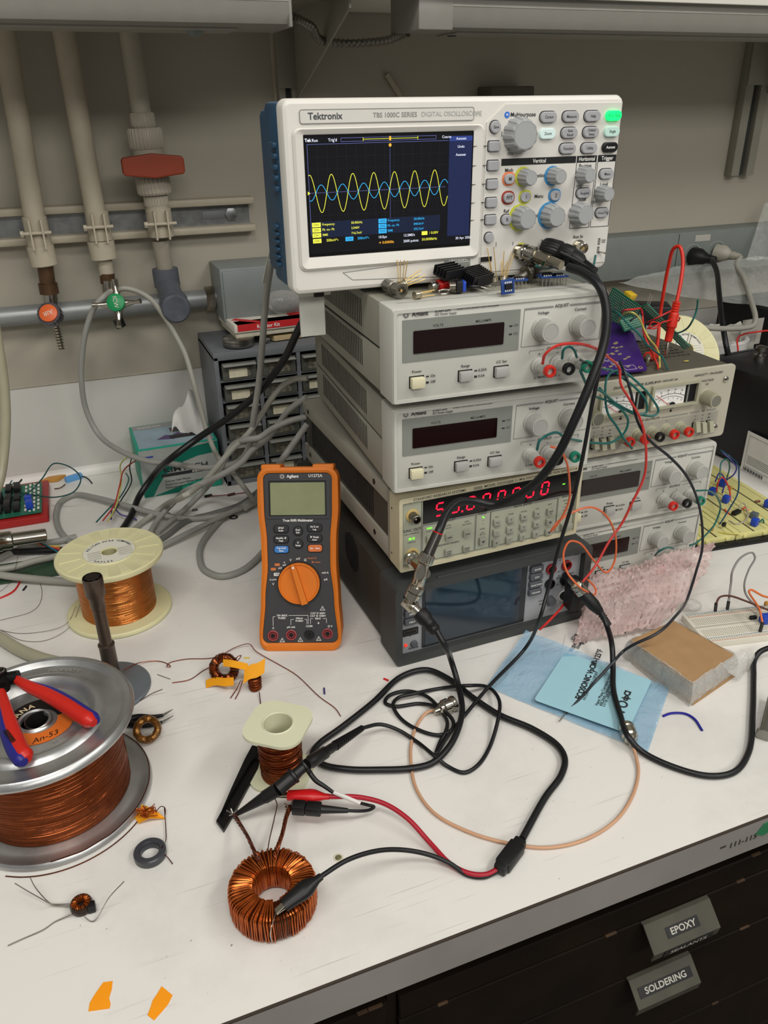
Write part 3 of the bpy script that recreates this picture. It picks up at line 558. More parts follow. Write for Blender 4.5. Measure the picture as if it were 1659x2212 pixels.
        k.build('key', t)
    X = [.1128, .1292, .1457, .1622]; 
    for r, row in enumerate((('0', '1', '2', '3'), ('\u2022', '4', '5', '6'), ('+/-', '7', '8', '9'))):
        for q, s_ in enumerate(row): key(X[q], (.0112, .0236, .0360)[r] - .0008 * 0, s_)
    key(.1790, .0350, 'SHIFT\nHz', z=.0020); key(.1790, .0226, '^'); key(.1790, .0100, 'v')
    key(.0345, .0325, 'FREQ', z=.0024); key(.0562, .0305, 'AMPL', z=.0024); key(.0772, .0300, 'OFFS', z=.0024); key(.0560, .0125, 'STOP\nFREQ', z=.0020); key(.0772, .0120, 'SWEEP\nRATE', z=.0020); key(.0965, .0165, 'v', h=.0086)
    k = MB(FR); k.box(.1945, .2075, .0095, .0165, 0, .0075, GD, r=.001); k.build('power_button', t)
    for v, nm in ((.0635, 'sync_connector'), (.0185, 'output_connector')):
        k = MB(FR @ T(.0150, v, 0)); k.lathe([(.0072, 0), (.0072, .0016), (.006, .0022)], mat('yellow_insulator', 'c0a86a', .5), 24); k.lathe([(.0048, .0), (.0048, .0125), (.0042, .0130), (.0037, .0130), (.0036, .004)], mat('dull_nickel', '7f7b72', .35, 1.0), 24, cap=False); k.disc(0, 0, .0012, .004, .0105, CHR, 10); k.disc(0, 0, .0036, .003, .005, BLK, 16)
        k.cyl((-.0045, 0, .0095), (-.0062, 0, .0095), .0009, CHR, 8); k.cyl((.0045, 0, .0095), (.0062, 0, .0095), .0009, CHR, 8); k.build(nm, t)
synth()

# ---- touchscreen bench multimeter
def dmm():
    W, H, D = .244, .100, .36
    t = thing('bench_multimeter', 'dark grey bench multimeter with blank screen at the foot of the stack', 'multimeter', (0, 0, 0), (0, 0, R_(.869)))
    DG = mat('dark_grey_bumper', '3c3e3d', .6, bump=.1, var=.04); SG = mat('silver_grey_panel', '9b9da0', .5, var=.03); CS = mat('brown_grey_case', '36332d', .6, var=.04); RB = mat('slate_key', '55575b', .6, var=.03)
    Z = .0005
    b = MB(); b.ring(rrect(0, W, Z, H, .006), rrect(.008, W - .009, .0100, H - .0085, .002), -.034, .010, DG, FR); b.box(.012, W - .012, .004, .05, .012, H - .012, DG); b.box(.05, W - .05, -.0065, -.003, H - .004, H + .002, DG, r=.001)
    b.build('front_bumper', t)
    c = MB(); c.box(.004, W - .027, .03, D, .004, H - .004, CS, r=.003)
    rnd = random.Random(3)
    for i in range(-7, 8):
        for j in range(-7, 8):
            y, z = .134 + i * .0036, .069 + j * .0036 + (i % 2) * .0018
            if (y - .134) ** 2 + (z - .069) ** 2 < .0245 ** 2:
                for x in (.004,): c.box(x - .0004, x + .0004, y - .0012, y + .0012, z - .0012, z + .0012, DKSLOT)
    c.box(.004 + .01, W - .037, .34, D + .02, .01, H - .01, DG, r=.004); c.build('case', t)
    p = MB(FR); p.plate(.0075, W - .0085, .0095, H - .008, -.002, .0015, SG)
    p.plate(.094, .163, .0895, .0945, .001, .0022, mat('green_strip', '0f8f62', .5)); p.text('DMM6500 6\u00BD DIGIT MULTIMETER', .0955, .0920, .0038, mat('dark_green_ink', '0a5a40', .6, var=0), .0025, bold=.01)
    p.plate(.0085, .0335, .0900, .0945, .001, .0022, mat('brand_red', 'b3201c', .5)); p.text('KEITHLEY', .0092, .0922, .0038, WHT, .0025, bold=.015); p.text('A TEKTRONIX COMPANY', .0150, .0885, .0017, INK, .0018)
    p.plate(.1685, W - .0095, .0925, .0937, .001, .0022, mat('brand_red', 'b3201c', .5))
    for s_, u, v, z in (('LXI', .1795, .0885, .0042), ('SENSE', .1955, .0885, .0024), ('\u03A9 4-WIRE', .1950, .0855, .0022), ('INPUT', .2170, .0885, .0024), ('HI', .2065, .0835, .0026), ('LO', .2065, .0505, .0026), ('350V', .2065, .0680, .0020), ('1000V', .2250, .0620, .0022), ('POWER', .0245, .0145, .0034), ('\u23DA', .0205, .0315, .003), ('FRONT', .1860, .0335, .0020), ('REAR', .1860, .0290, .0020), ('TERMINALS', .1990, .0245, .0018), ('AMPS', .2180, .0235, .0022), ('3A 250V', .2180, .0205, .0020), ('CAT II', .2180, .0175, .0018)):
        p.text(s_, u, v, z, INK, .0018, 'C', .015)
    for u, v in ((.2070, .0610), (.2290, .0870)): p.ring([(u - .003, v - .002), (u + .003, v - .002), (u, v + .003)], [(u - .0022, v - .0015), (u + .0022, v - .0015), (u, v + .0022)], .0015, .0018, INK); p.text('!', u, v - .0002, .003, INK, .0018, 'C')
    p.build('front_panel', t)
    s_ = MB(FR); s_.plate(.0345, .1635, .0120, .0915, .001, .0030, mat('screen_surround', '2c2e30', .3, var=0), r=.001); s_.plate(.0375, .1555, .0150, .0885, .0025, .0034, mat('dark_glass_screen', '1f2c38', .08, var=0, spec=.8), r=.001)
    s_.build('screen', t)
    for i, n in enumerate(('HOME', 'MENU', 'APPS', 'HELP')):
        k = MB(FR); v = .0832 - i * .0102; k.plate(.0125, .0290, v - .0042, v + .0042, .001, .0062, RB, r=.0018, bev=.001); k.text(n, .0207, v, .0032, WHT, .0064, 'C', .02); k.build('menu_key', t)
    for i, n in enumerate(('ENTER', 'EXIT', 'FUNCTION', 'TRIGGER')):
        k = MB(FR); v = .0812 - i * .0102; k.plate(.1665, .1830, v - .0042, v + .0042, .001, .0062, RB, r=.0018, bev=.001); k.text(n, .1748, v, .0028, WHT, .0064, 'C', .02); k.build('menu_key', t)
    for u, v, m in ((.1950, .0750, 'red'), (.1950, .0550, 'blk'), (.2155, .0750, 'red'), (.2155, .0550, 'blk')):
        k = MB(FR @ T(u, v, 0)); k.lathe([(.0064, .001), (.0064, .0045), (.0050, .0050), (.0046, .002)], mat('jack_red', '8f1c20', .4) if m == 'red' else BLK, 28, cap=False); k.lathe([(.0034, .001), (.0034, .0035), (.0024, .0035), (.0022, .001)], BLK, 20, cap=False); k.disc(0, 0, .005, .001, .0016, DKSLOT, 16); k.build('input_jack', t)
    k = MB(FR @ T(.1975, .0325, 0)); k.lathe([(.0055, .001), (.0052, .0085), (.0047, .0095)], RB, 24); k.build('terminal_switch', t)
    k = MB(FR @ T(.2170, .0330, 0)); k.lathe([(.0078, .001), (.0074, .003), (.005, .0034)], mat('white_jack', 'cfcdc6', .45), 28); k.lathe([(.0035, .003), (.0035, .006), (.0016, .006), (.0014, .004)], STEEL, 20, cap=False); k.build('fuse_holder', t)
    k = MB(FR); k.plate(.0110, .0300, .0325, .0415, .001, .0022, BLK, r=.001); k.plate(.0130, .0280, .0345, .0395, .002, .0026, mat('usb_steel', '77736b', .3, 1.0)); k.plate(.0138, .0272, .0352, .0385, .002, .0029, BLK); k.build('usb_port', t)
    k = MB(FR @ T(.0247, .0205, 0)); k.lathe([(.0042, .001), (.004, .004), (.0034, .0047)], RB, 24); k.build('power_button', t)
    k = MB(FR @ T(.0150, .0205, 0)); k.disc(0, 0, .0019, .001, .0024, mat('red_lamp', 'ff3a24', .4, var=0, emit=.7), 16); k.build('power_lamp', t)
    for x in (.03, W - .045):
        for y in (.025, .33): MB().lathe([(.008, 0), (.008, .006)], BLKR, 16, T(x, y, 0)).build('foot', t)
dmm()

# ---- dual supply with two analog meters
def hpdual():
    W, H, D = .2185, .0885, .24
    t = thing('dual_power_supply', 'beige dual power supply with two analog needle meters, top of right stack', 'power supply', (.2255, .0385, .1870), (0, 0, R_(-1)))
    BG = mat('warm_beige_panel', 'b3ae9c', .5, var=.02); BR = mat('brown_grey_cover', '514d42', .55, bump=.15, bscale=900, var=.04); OL = mat('olive_knob', 'a3a18a', .45, var=.02); OLT = mat('olive_dark', '77766a', .5); SG = mat('stone_panel', 'a09d90', .5)
    b = MB(FR); b.prism(rrect(0, W, 0, H, .005), -.002, .002, BG, bev=.0008)
    b.plate(.018, W - .014, .0055, .0335, .0018, .0024, SG); b.build('front_panel', t)
    c = MB(); c.box(.003, W - .003, .002, D, .002, H - .002, BR, r=.0015)
    for i in range(18):
        for j in range(13): x, y = .08 + i * .0068, .055 + j * .011; c.box(x, x + .0045, y, y + .0022, H - .0022, H - .0018, DKSLOT)
    c.build('cover', t)
    for x in (.02, W - .02):
        for y in (.02, D - .03): MB().lathe([(.006, -.0055), (.007, .002)], BLKR, 16, T(x, y, 0)).build('foot', t)
    for k_, (u0, u1) in enumerate(((.0345, .0985), (.1025, .1680))):
        m = MB(FR); v0, v1 = .0480, .0765
        m.ring(rrect(u0, u1, v0, v1, .001), rrect(u0 + .003, u1 - .003, v0 + .003, v1 - .003, .0005), .0015, .0065, OL); m.plate(u0 + .002, u1 - .002, v0 + .002, v1 - .002, .0015, .0025, WHT)
        m.plate(u0 + .048, u1 - .003, v0 + .003, v1 - .003, .002, .003, BLK); m.plate(u0 + .050, u0 + .0515, v0 + .003, v1 - .003, .003, .0045, PANG); m.build('analog_meter', t)
        g = MB(FR); cx, cy = (u0 + u1) / 2 - .004, v0 - .008
        def arc(r, a0, a1, w, M_=INK):
            for i in range(16):
                a = R_(a0 + (a1 - a0) * i / 16); a2 = R_(a0 + (a1 - a0) * (i + 1) / 16); g.bar((cx + r * math.cos(a), cy + r * .75 * math.sin(a), .0028), (cx + r * math.cos(a2), cy + r * .75 * math.sin(a2), .0028), w, .0002, M_)
        arc(.032, 128, 52, .0004); arc(.028, 128, 52, .0003)
        for i in range(6):
            a = R_(128 - 76 * i / 5); g.bar((cx + .032 * math.cos(a), cy + .024 * math.sin(a), .0028), (cx + .0345 * math.cos(a), cy + .0262 * math.sin(a), .0028), .0004, .0002, INK); g.text(('0', '10', '20', '30', '40', '50')[i], cx + .037 * math.cos(a), cy + .0285 * math.sin(a), .0028, INK, .0029, 'C')
            g.text(('0', '5', '10', '15', '20', '25')[i], cx + .025 * math.cos(a), cy + .0185 * math.sin(a), .0022, INK, .0029, 'C')
        g.text('VOLTS' if k_ == 0 else 'AMPERES', cx, cy + .0125, .0022, INK, .0029, 'C')
        g.build('meter_scale', t)
        n = MB(FR); n.bar((cx - .002, v0 + .003, .0036), (cx - .021, v0 + .0165, .0036), .0005, .0003, RED); n.disc(cx + .003, v0 + .002, .004, .003, .004, BLK, 16); n.build('needle', t)
    for u, v in ((.0665, .0430), (.1345, .0430)): MB(FR).disc(u, v, .0014, .001, .0026, BLK, 12).build('zero_screw', t)
    for u, nm in ((.0215, 'v1_knob'), (.1785, 'v2_knob')): knob(t, u + .003, .0535, .0088, .020, OL, OLT, nm)
    for u, v in ((.2060, .0720), (.2030, .0135)):
        k = MB(FR @ T(u, v, 0)); k.lathe([(.0036, .001), (.0034, .0035), (.002, .0045)], CHR, 16); k.plate(-.0025, .0025, -.0004, .0004, .004, .0047, BLK); k.build('panel_screw', t)
    for i, u in enumerate((.0700, .0905, .1105, .1305, .1505)): post(t, u, .0205, PRED if i != 2 else PBLK, OL, 'black_cap' if i == 2 else 'red_cap', L=.019)
    for i, u in enumerate((.0330, .0435, .0540, .1715, .1815, .1915)):
        k = MB(FR); k.box(u - .0032, u + .0032, .0115, .0235, 0, .0045, DKSLOT, r=.0005); k.prism([(0, 0), (.008, 0), (.004, .012), (0, .012)], -.003, .003, OL, T(u, .0115 + (.0 if i % 3 else .003), .0045) @ RY(-90)); k.build('rocker_switch', t)
    g = MB(FR); I = INK
    for s_, u, v, z, al in (('DUAL DC POWER SUPPLY', .0520, .0800, .0042, 'L'), ('0-40V .3A/0-20V .6A', .1060, .0803, .0032, 'L'), ('HEWLETT \u2022 PACKARD', .1600, .0812, .0035, 'L'), ('VOLTAGE', .1800, .0735, .0033, 'C'), ('V2', .1800, .0690, .0033, 'C'), ('V OUTPUTS', .1080, .0365, .0040, 'C'), ('V1', .0440, .0355, .0034, 'C'), ('V2', .1815, .0362, .0034, 'C'), ('\u2013', .1105, .0310, .003, 'C'), ('+', .1305, .0310, .003, 'C')):
        g.text(s_, u, v, z, I, .0027, al, .012, sx=1.15, shear=.15)
    for u0, u1 in ((.031, .040), (.048, .060), (.062, .093), (.123, .160), (.163, .176), (.187, .200)): g.plate(u0, u1, .0358, .0370, .0020, .0026, INKG)
    for i, u in enumerate((.033, .0435, .054, .1715, .1815, .1915)): g.text(('V', '1X', '20V')[i % 3], u, .0310, .0022, I, .0027, 'C', .01); g.text(('A', '1X', '40V')[i % 3], u, .0270, .0022, I, .0027, 'C', .01)
    g.build('panel_lettering', t)
hpdual()
# ================================================================== oscilloscope
def scope():
    W, H, D = .325, .155, .105
    t = thing('oscilloscope', 'white benchtop oscilloscope showing yellow and blue sine waves, on the tall stack', 'oscilloscope', (-.0753, .0405, .3973), (R_(.33), 0, R_(-.81)))
    WH = mat('warm_white_plastic', 'dedbd2', .38, var=.015); BL = mat('blue_case', '204560', .45, var=.03, bump=.05); KG = mat('cool_grey_key', 'a4a4a6', .42, var=.015); KN = mat('grey_knob', 'a2a4a4', .4, var=.015)
    PNL = mat('panel_white', 'd3d0c8', .45, var=.01)
    b = MB(FR)
    b.prism(rrect(0, W, 0, H, .0075, 6), -.017, .0, WH, bev=.004)
    # sloping surround of the screen
    o_ = rrect(.0075, .182, .020, .1335, .006); i_ = rrect(.0165, .1715, .0315, .1285, .001); n = len(o_)
    vs = [(x, y, .0006) for x, y in o_] + [(x, y, .0030) for x, y in rrect(.0095, .1795, .0225, .1325, .005)] + [(x, y, .0006) for x, y in i_]
    b.add(vs, [(l * n + i, l * n + (i + 1) % n, (l + 1) * n + (i + 1) % n, (l + 1) * n + i) for l in (0, 1) for i in range(n)], WH)
    b.build('front_bezel', t)
    p = MB(FR); p.prism([(.1835, .006), (.3225, .006), (.3225, .1490), (.2010, .1490), (.1975, .1460), (.1835, .1345)], -.001, .0012, PNL, bev=.0006); p.build('control_panel', t)
    q = MB(FR); q.plate(.0145, .1710, .1365, .1470, -.001, .0007, PNL, r=.002)
    q.ring(rrect(.0145, .1710, .1365, .1470, .002), rrect(.0149, .1706, .1369, .1466, .0018), 0, .001, INKG)
    q.text('Tektronix', .0215, .1417, .0072, mat('charcoal_brand', '45484c', .5, var=0), .0009, bold=.02); q.text('TBS 1000C SERIES', .0775, .1417, .0052, INKG, .0009, bold=.015); q.text('DIGITAL OSCILLOSCOPE', .1210, .1417, .0052, mat('pale_ink', 'a2a39f', .5, var=0), .0009)
    q.build('name_plate', t); q = MB(FR)
    q.plate(.1465, .1725, .0117, .0238, -.001, .0009, PANG, r=.0008); q.text('TBS1052C', .1595, .0203, .0046, WHT, .0011, 'C', .015); q.text('50 MHz | 1 GS/s', .1595, .0148, .0028, mat('pale_ink', 'a2a39f', .5, var=0), .0011, 'C'); q.plate(.1475, .1715, .0174, .0177, 0, .0011, WHT)
    q.build('model_badge', t); q = MB(FR)
    for a, b_ in (((.0470, .0165), (.0560, .0095)), ((.0470, .0165), (.1465, .0215)), ((.0560, .0095), (.1465, .0055)), ): q.bar((*a, .0002), (*b_, .0002), .0004, .0004, INKG)
    q.build('chin_line', t)
    c = MB(); c.box(-.0012, W + .0012, .016, .060, .004, H - .002, BL, r=.005); c.box(.004, W - .004, .050, D, .006, H - .008, BL, r=.006)
    for k in range(5): c.box(-.0045, .002, .020, .036, .118 - k * .0085, .1225 - k * .0085, BL, r=.0012)
    for k in range(6): c.box(-.0045, .002, .030, .046, .020 + k * .0065, .0235 + k * .0065, BL, r=.0012)
    c.build('rear_case', t)
    # screen
    SB = mat('screen_black', '0c0c10', .1, var=0, emit=.35, spec=.6)
    s = MB(FR); s.plate(.0168, .1713, .0320, .1282, -.001, .0009, mat('screen_border', '08080a', .1, var=0), r=.0006); s.build('screen', t)
    SM = MB(FR); SM.plate(.0180, .1700, .0345, .1270, .0008, .00105, SB); NV = mat('screen_navy', '1a2347', .3, var=0, emit=.4); NV2 = mat('screen_slate', '141d33', .3, var=0, emit=.4)
    SM.plate(.1478, .1700, .0415, .1245, .001, .0012, NV); SM.plate(.1478, .1700, .1205, .1245, .0012, .0013, mat('screen_blue', '2b3c7c', .3, var=0, emit=.4)); SM.plate(.0195, .1405, .0475, .0605, .001, .0012, NV2)
    Y = mat('trace_yellow', 'd6d848', .4, var=0, emit=.65); CY = mat('trace_cyan', '2f9fd8', .4, var=0, emit=.65); SW = mat('screen_white', 'c9cede', .4, var=0, emit=.7); GR = mat('grid_dim', '2a2d38', .4, var=0, emit=.4); GR2 = mat('grid_axis', '5a62a0', .4, var=0, emit=.5); OR = mat('screen_amber', 'e0a030', .4, var=0, emit=.7)
    g0, g1, h0, h1, hm = .0192, .1470, .0475, .1210, .0838
    for i in range(1, 15):
        x = g0 + (g1 - g0) * i / 15
        for k in range(30): v = h0 + .013 + (h1 - h0 - .013) * k / 30; SM.plate(x - .00015, x + .00015, v, v + .0006, .0011, .0013, GR)
    for i in range(-3, 4):
        v = hm + i * .0092
        for k in range(50): x = g0 + (g1 - g0) * k / 50; SM.plate(x, x + .0006, v - .00015, v + .00015, .0011, .0013, GR)
    SM.plate(g0, g1, h1, h1 + .0003, .0011, .0013, GR2); SM.plate(g0, g0 + .0003, .0500, h1, .0011, .0013, GR2)
    for k in range(60): SM.plate(.0921, .0925, .060 + k * .001, .0605 + k * .001, .0011, .0014, GR2)
    for k in range(120): SM.plate(g0 + k * .00105, g0 + k * .00105 + .0006, hm - .0002, hm + .0002, .0011, .0014, GR2)
    SM.build('screen_graticule', t)
    for nm, M_, A_, ph in (('yellow_trace', Y, .0150, .0392), ('blue_trace', CY, .0062, .0298)):
        w = MB(FR); pts = [(g0 + (g1 - g0) * i / 180, 0) for i in range(181)]; pts = [(x, hm + (-.0008 if A_ > .01 else .0) + A_ * math.cos(2 * math.pi * (x - ph) / .0190)) for x, _ in pts]
        for i in range(180): w.bar((*pts[i], .0016), (*pts[i + 1], .0016), .00045, .0002, M_)
        w.build(nm, t)
    x = MB(FR); zz = .0017
    def st(s_, u, v, z, m, al='L', bo=.006): x.text(s_, u, v, z, m, zz, al, bo)
    st('Tek', .0175, .1242, .0034, SW, bo=.03); st('Run', .0235, .1240, .0033, SW); st("Trig'd", .0375, .1240, .0033, SW); st('Coarse', .1405, .1240, .0030, SW); st('Autoset', .1590, .1224, .0030, SW, 'C'); st('Undo', .1590, .1160, .0030, SW, 'C'); st('Autoset', .1590, .1095, .0030, SW, 'C'); st('30 Apr 2026', .1640, .0392, .0031, SW, 'C')
    x.ring([(.0485, .1225), (.1350, .1225), (.1350, .1255), (.0485, .1255)], [(.0488, .1228), (.1347, .1228), (.1347, .1252), (.0488, .1252)], .0015, .0017, GR2)
    x.plate(.0680, .1180, .12385, .1242, .0015, .0018, Y); x.plate(.0680, .0683, .1225, .1255, .0015, .0018, Y); x.plate(.1177, .1180, .1225, .1255, .0015, .0018, Y); x.plate(.0912, .0935, .1178, .1202, .0015, .0018, OR, r=.0008); x.plate(.0916, .0932, .1225, .1258, .0015, .0018, OR)
    for r, (a, v1_, v2_) in enumerate((('Frequency', '50.00kHz', '50.00kHz'), ('Pk -to- Pk', '2.040V', '840.0mV'), ('RMS', '716.7mV', '292.7mV'))):
        v = .0583 - r * .0043
        x.plate(.0203, .0280, v - .0018, v + .0018, .0013, .0016, Y); st('CH1', .0241, v, .0027, mat('screen_ink', '556010', .5, var=0), 'C'); st(a, .0292, v, .0027, Y); st(v1_, .0555, v, .0027, Y)
        x.plate(.0810, .0885, v - .0018, v + .0018, .0013, .0016, CY); st('CH2', .0847, v, .0027, mat('screen_ink_blue', '0d4a80', .5, var=0), 'C'); st(a, .0895, v, .0027, CY); st(v2_, .1145, v, .0027, CY)
    x.plate(.0205, .0280, .0433, .0468, .0013, .0016, Y); st('CH1', .0242, .0450, .0027, mat('screen_ink', '556010', .5, var=0), 'C'); st('500mV\u223F', .0325, .0450, .0031, Y); x.plate(.0500, .0572, .0433, .0468, .0013, .0016, CY); st('CH2', .0536, .0450, .0027, mat('screen_ink_blue', '0d4a80', .5, var=0), 'C'); st('500mV\u223F', .0610, .0450, .0031, CY)
    st('10.0\u00B5s', .0805, .0448, .0031, SW); st('\u2192 0.00000s', .0805, .0400, .0031, OR); st('12.5MS/s', .1045, .0448, .0031, SW); st('2000 points', .1045, .0398, .0031, SW); x.plate(.1225, .1280, .0440, .0472, .0013, .0016, Y); st('/ 0.00V', .1298, .0455, .0031, Y); st('50.0000kHz', .1225, .0402, .0031, Y)
    x.prism([(.0180, hm - .0015), (.0200, hm), (.0180, hm + .0015)], .0015, .0018, Y); x.build('screen_readouts', t)
    # printing
    g = MB(FR); INKX = INK; n_ = .0016
    def tx(s_, u, v, z, al='C', bo=.012, m=None, sx=.92): g.text(s_, u, v, z, m or INKX, n_, al, bo, sx=sx)
    for u0, u1 in ((.1998, .2778), (.2788, .3005), (.3018, .3220)): g.plate(u0, u1, .0990, .1048, .0008, .0014, mat('header_black', '161718', .5, var=0))
    tx('Vertical', .2388, .1019, .0048, m=WHT); tx('Horizontal', .2896, .1019, .0048, m=WHT, sx=.85); tx('Trigger', .3120, .1019, .0048, m=WHT)
    def ln(*P_):
        for a, b_ in zip(P_, P_[1:]): g.bar((*a, .0014), (*b_, .0014), .0004, .0003, INKX)
    ln((.2790, .0990), (.2775, .0407), (.2992, .0407), (.2992, .0430), (.3003, .0990)); ln((.3020, .0990), (.3010, .0430), (.3010, .0407), (.3216, .0407), (.3220, .0990))
    tx('Multipurpose', .2062, .1402, .0050, 'L', sx=.95); g.disc(.2030, .1402, .0026, .0008, .0015, mat('badge_blue', '2b6fd0', .4, var=0)); tx('M', .2030, .1402, .003, m=WHT)
    for s_, u, v in (('Math', .2080, .0950), ('Ref', .2075, .0600), ('Position', .2405, .0895), ('Menu', .2410, .0715), ('Scale', .2390, .0545), ('Position', .2885, .0960), ('Scale', .2888, .0665), ('Level', .3115, .0790), ('Aux In', .2880, .0325)): tx(s_, u, v, .0046, sx=.92)
    tx('1', .2165, .0305, .0046); tx('2', .2480, .0305, .0046)
    for u, v in ((.2085, .1125), (.2085, .1090), (.2840, .0785), (.3025, .0635)): g.plate(u - .003, u + .003, v - .0013, v + .0013, .0008, .0014, INKG); g.text('to Select', u + .0038, v, .0022, INKG, n_)
    for (u0, u1, v, m_) in ((.2225, .2290, .0300, 'y'), (.2530, .2590, .0305, 'b')): g.plate(u0, u1, v - .0008, v + .0008, .0008, .0014, mat('yellow_print', 'cfcf4a', .5, var=0) if m_ == 'y' else mat('blue_print', '3f8fc4', .5, var=0))
    for v in (.0265, .0185): g.ring([(.3120, v - .003), (.3140, v - .003), (.3140, v + .003), (.3120, v + .003)], [(.3125, v - .0025), (.3135, v - .0025), (.3135, v + .0025), (.3125, v + .0025)], .001, .0016, INKX)
    tx('PROBE\nCOMP', .3155, .0265, .0018, 'L'); tx('300 V CAT II', .2340, .0120, .0020)
    for v in (.1250, .0310): g.plate(.1985, .1990, v - .002, v + .002, .0008, .0014, INKX)
    for v in (.1154, .0996, .0840, .0684, .0535): g.plate(.1705, .1860, v - .00015 + .0005, v + .00015 + .0005, .0003, .0016, INKX)
    g.build('panel_lettering', t)
    # rings of light / colour behind controls
    for (u, v, r, nm, cc) in ((.2228, .0890, .0088, 'yellow_ring', 'b9bc3c'), (.2538, .0887, .0088, 'blue_ring', '3a84b6'), (.2222, .0537, .0122, 'yellow_ring', 'b9bc3c'), (.2535, .0540, .0122, 'blue_ring', '3a84b6')):
        k = MB(FR); k.lathe([(r, .0008), (r - .0003, .0019), (r - .002, .0019)], mat(nm, cc, .45, var=0, emit=.05), 40, T(u, v)); k.build(nm, t)
    def key(u, v, w, h, s_, m=KG, r=None, z=.0036, nm='key', dk=True, tm=None):
        k = MB(FR)
        if dk: k.plate(u - w / 2 - .0007, u + w / 2 + .0004, v - h / 2 - .0003, v + h / 2 + .0007, .0008, .0015, INKX, r=(r or h / 2))
        k.plate(u - w / 2, u + w / 2, v - h / 2, v + h / 2, .0010, .0042, m, r=(r or h / 2 - .0002), bev=.0008, k=6)
        L = s_.split('\n')
        for i, l_ in enumerate(L): k.text(l_, u, v + (len(L) - 1) * .0017 - i * .0034, z, tm or INKX, .0043, 'C', .015, sx=.88)
        return k.build(nm, t)
    LIT = mat('pale_lit_key', 'c3d6d2', .4, var=0, emit=.25); GRN = mat('green_lit_key', '10e870', .4, var=0, emit=1.1); LIT2 = mat('pale_green_key', 'b2cfc3', .4, var=0, emit=.2)
    for s_, u, v, m in (('Cursor', .2442, .1378, KG), ('Measure', .2673, .1378, KG), ('Help', .2903, .1378, KG), ('Run / Stop', .3130, .1380, GRN), ('Zoom', .2442, .1244, LIT), ('Save\nRecall', .2673, .1245, KG), ('Default\nSetup', .2903, .1246, KG), ('Single', .3128, .1247, LIT2), ('Function', .2670, .1114, KG), ('Utility', .2900, .1112, KG), ('Autoset', .3126, .1114, mat('black_key', '141415', .35))):
        key(u, v, .0165, .0088, s_, m, z=.0034 if '\n' not in s_ else .0031, dk=m is KG, tm=WHT if s_ == 'Autoset' else (mat('key_green_ink', '0aa850', .5, var=0) if 'Run' in s_ else None))
    key(.1915, .1308, .0100, .0100, 'Save', z=.0034)
    for i, v in enumerate((.1154, .0996, .0840, .0684, .0535)): key(.1912, v, .0112, .0082, '', r=.0016, nm='soft_key')
    key(.1905, .0378, .0090, .0090, '', nm='soft_key')
    ORG = mat('orange_ring', 'd9784a', .45, var=0, emit=.1); RDR = mat('red_ring', '9c3b26', .45, var=0)
    for s_, u, v, rg in (('M', .2082, .0878, ORG), ('FFT', .2085, .0718, RDR), ('R', .2076, .0527, None), ('1', .2262, .0717, mat('yellow_ring', 'c9cc3c', .45, var=0, emit=.15)), ('2', .2578, .0715, mat('blue_ring', '3a8ac2', .45, var=0, emit=.15))):
        if rg: MB(FR).plate(u - .0068, u + .0068, v - .0060, v + .0060, .0008, .0017, rg, r=.0055).build('ring_mark', t)
        key(u, v, .0105, .0088, s_, z=.0046, dk=rg is None or rg is ORG)
    key(.2890, .0722, .0155, .0085, 'Acquire', z=.0034); key(.3122, .0882, .0150, .0088, 'Menu', z=.0034); key(.3122, .0534, .0145, .0085, 'Force Trig', z=.0031)
    def kn(u, v, r, h):
        k = MB(FR @ T(u, v, 0)); k.lathe([(r * 1.12, .001), (r * 1.06, h * .35), (r * .98, h * .8), (r * .92, h * .95), (r * .84, h)], KN, 96, rib=(12, r * .07, r * .9)); k.lathe([(r * .80, h - .001), (r * .78, h + .0002)], KN, 40); k.lathe([(r * .84, h - .0003), (r * .83, h + .0001), (r * .81, h + .0001)], INKG, 40, cap=False); k.build('knob', t)
    kn(.2150, .1240, .0138, .0150); kn(.2240, .0888, .0070, .0150); kn(.2548, .0888, .0070, .0150); kn(.2233, .0537, .0100, .0150); kn(.2546, .0540, .0100, .0150); kn(.2862, .0886, .0070, .0150); kn(.2858, .0542, .0100, .0150); kn(.3092, .0712, .0070, .0150)
    k = MB(FR); k.plate(.1822, .1948, .0160, .0208, -.0005, .0020, PNL); k.plate(.1826, .1944, .0163, .0206, .001, .0023, DKSLOT); k.build('usb_port', t)
    for u, nm in ((.2235, 'channel_connector'), (.2555, 'channel_connector'), (.2893, 'channel_connector')):
        k = MB(FR @ T(u, .0230, 0)); k.lathe([(.0070, .001), (.0068, .0030)], CHR, 24); k.lathe([(.0050, .001), (.0050, .0120), (.0044, .0125), (.0039, .0125), (.0038, .004)], CHR, 24, cap=False); k.disc(0, 0, .0038, .003, .006, WHT, 16); k.disc(0, 0, .0013, .005, .0110, GOLD, 10); k.build(nm, t)
    for u in (.3145, .3150): MB(FR).cyl((u, .0165, .001), (u + .0005, .0165, .010), .0008, CHR, 8).build('probe_terminal', t)
    f = MB(); f.box(.010, .040, .016, .030, -.0055, .003, LG, r=.001); f.box(.0235, .0330, .014, .026, -.0065, .000, BLK, r=.0008); f.box(.0130, .0375, .030, .0325, -.046, -.004, LG, r=.0008); f.build('folding_foot', t)
    for x_ in (.09, .295): MB().box(x_, x_ + .02, .012, .095, -.0052, .006, BLK, r=.001).build('foot', t)
scope()
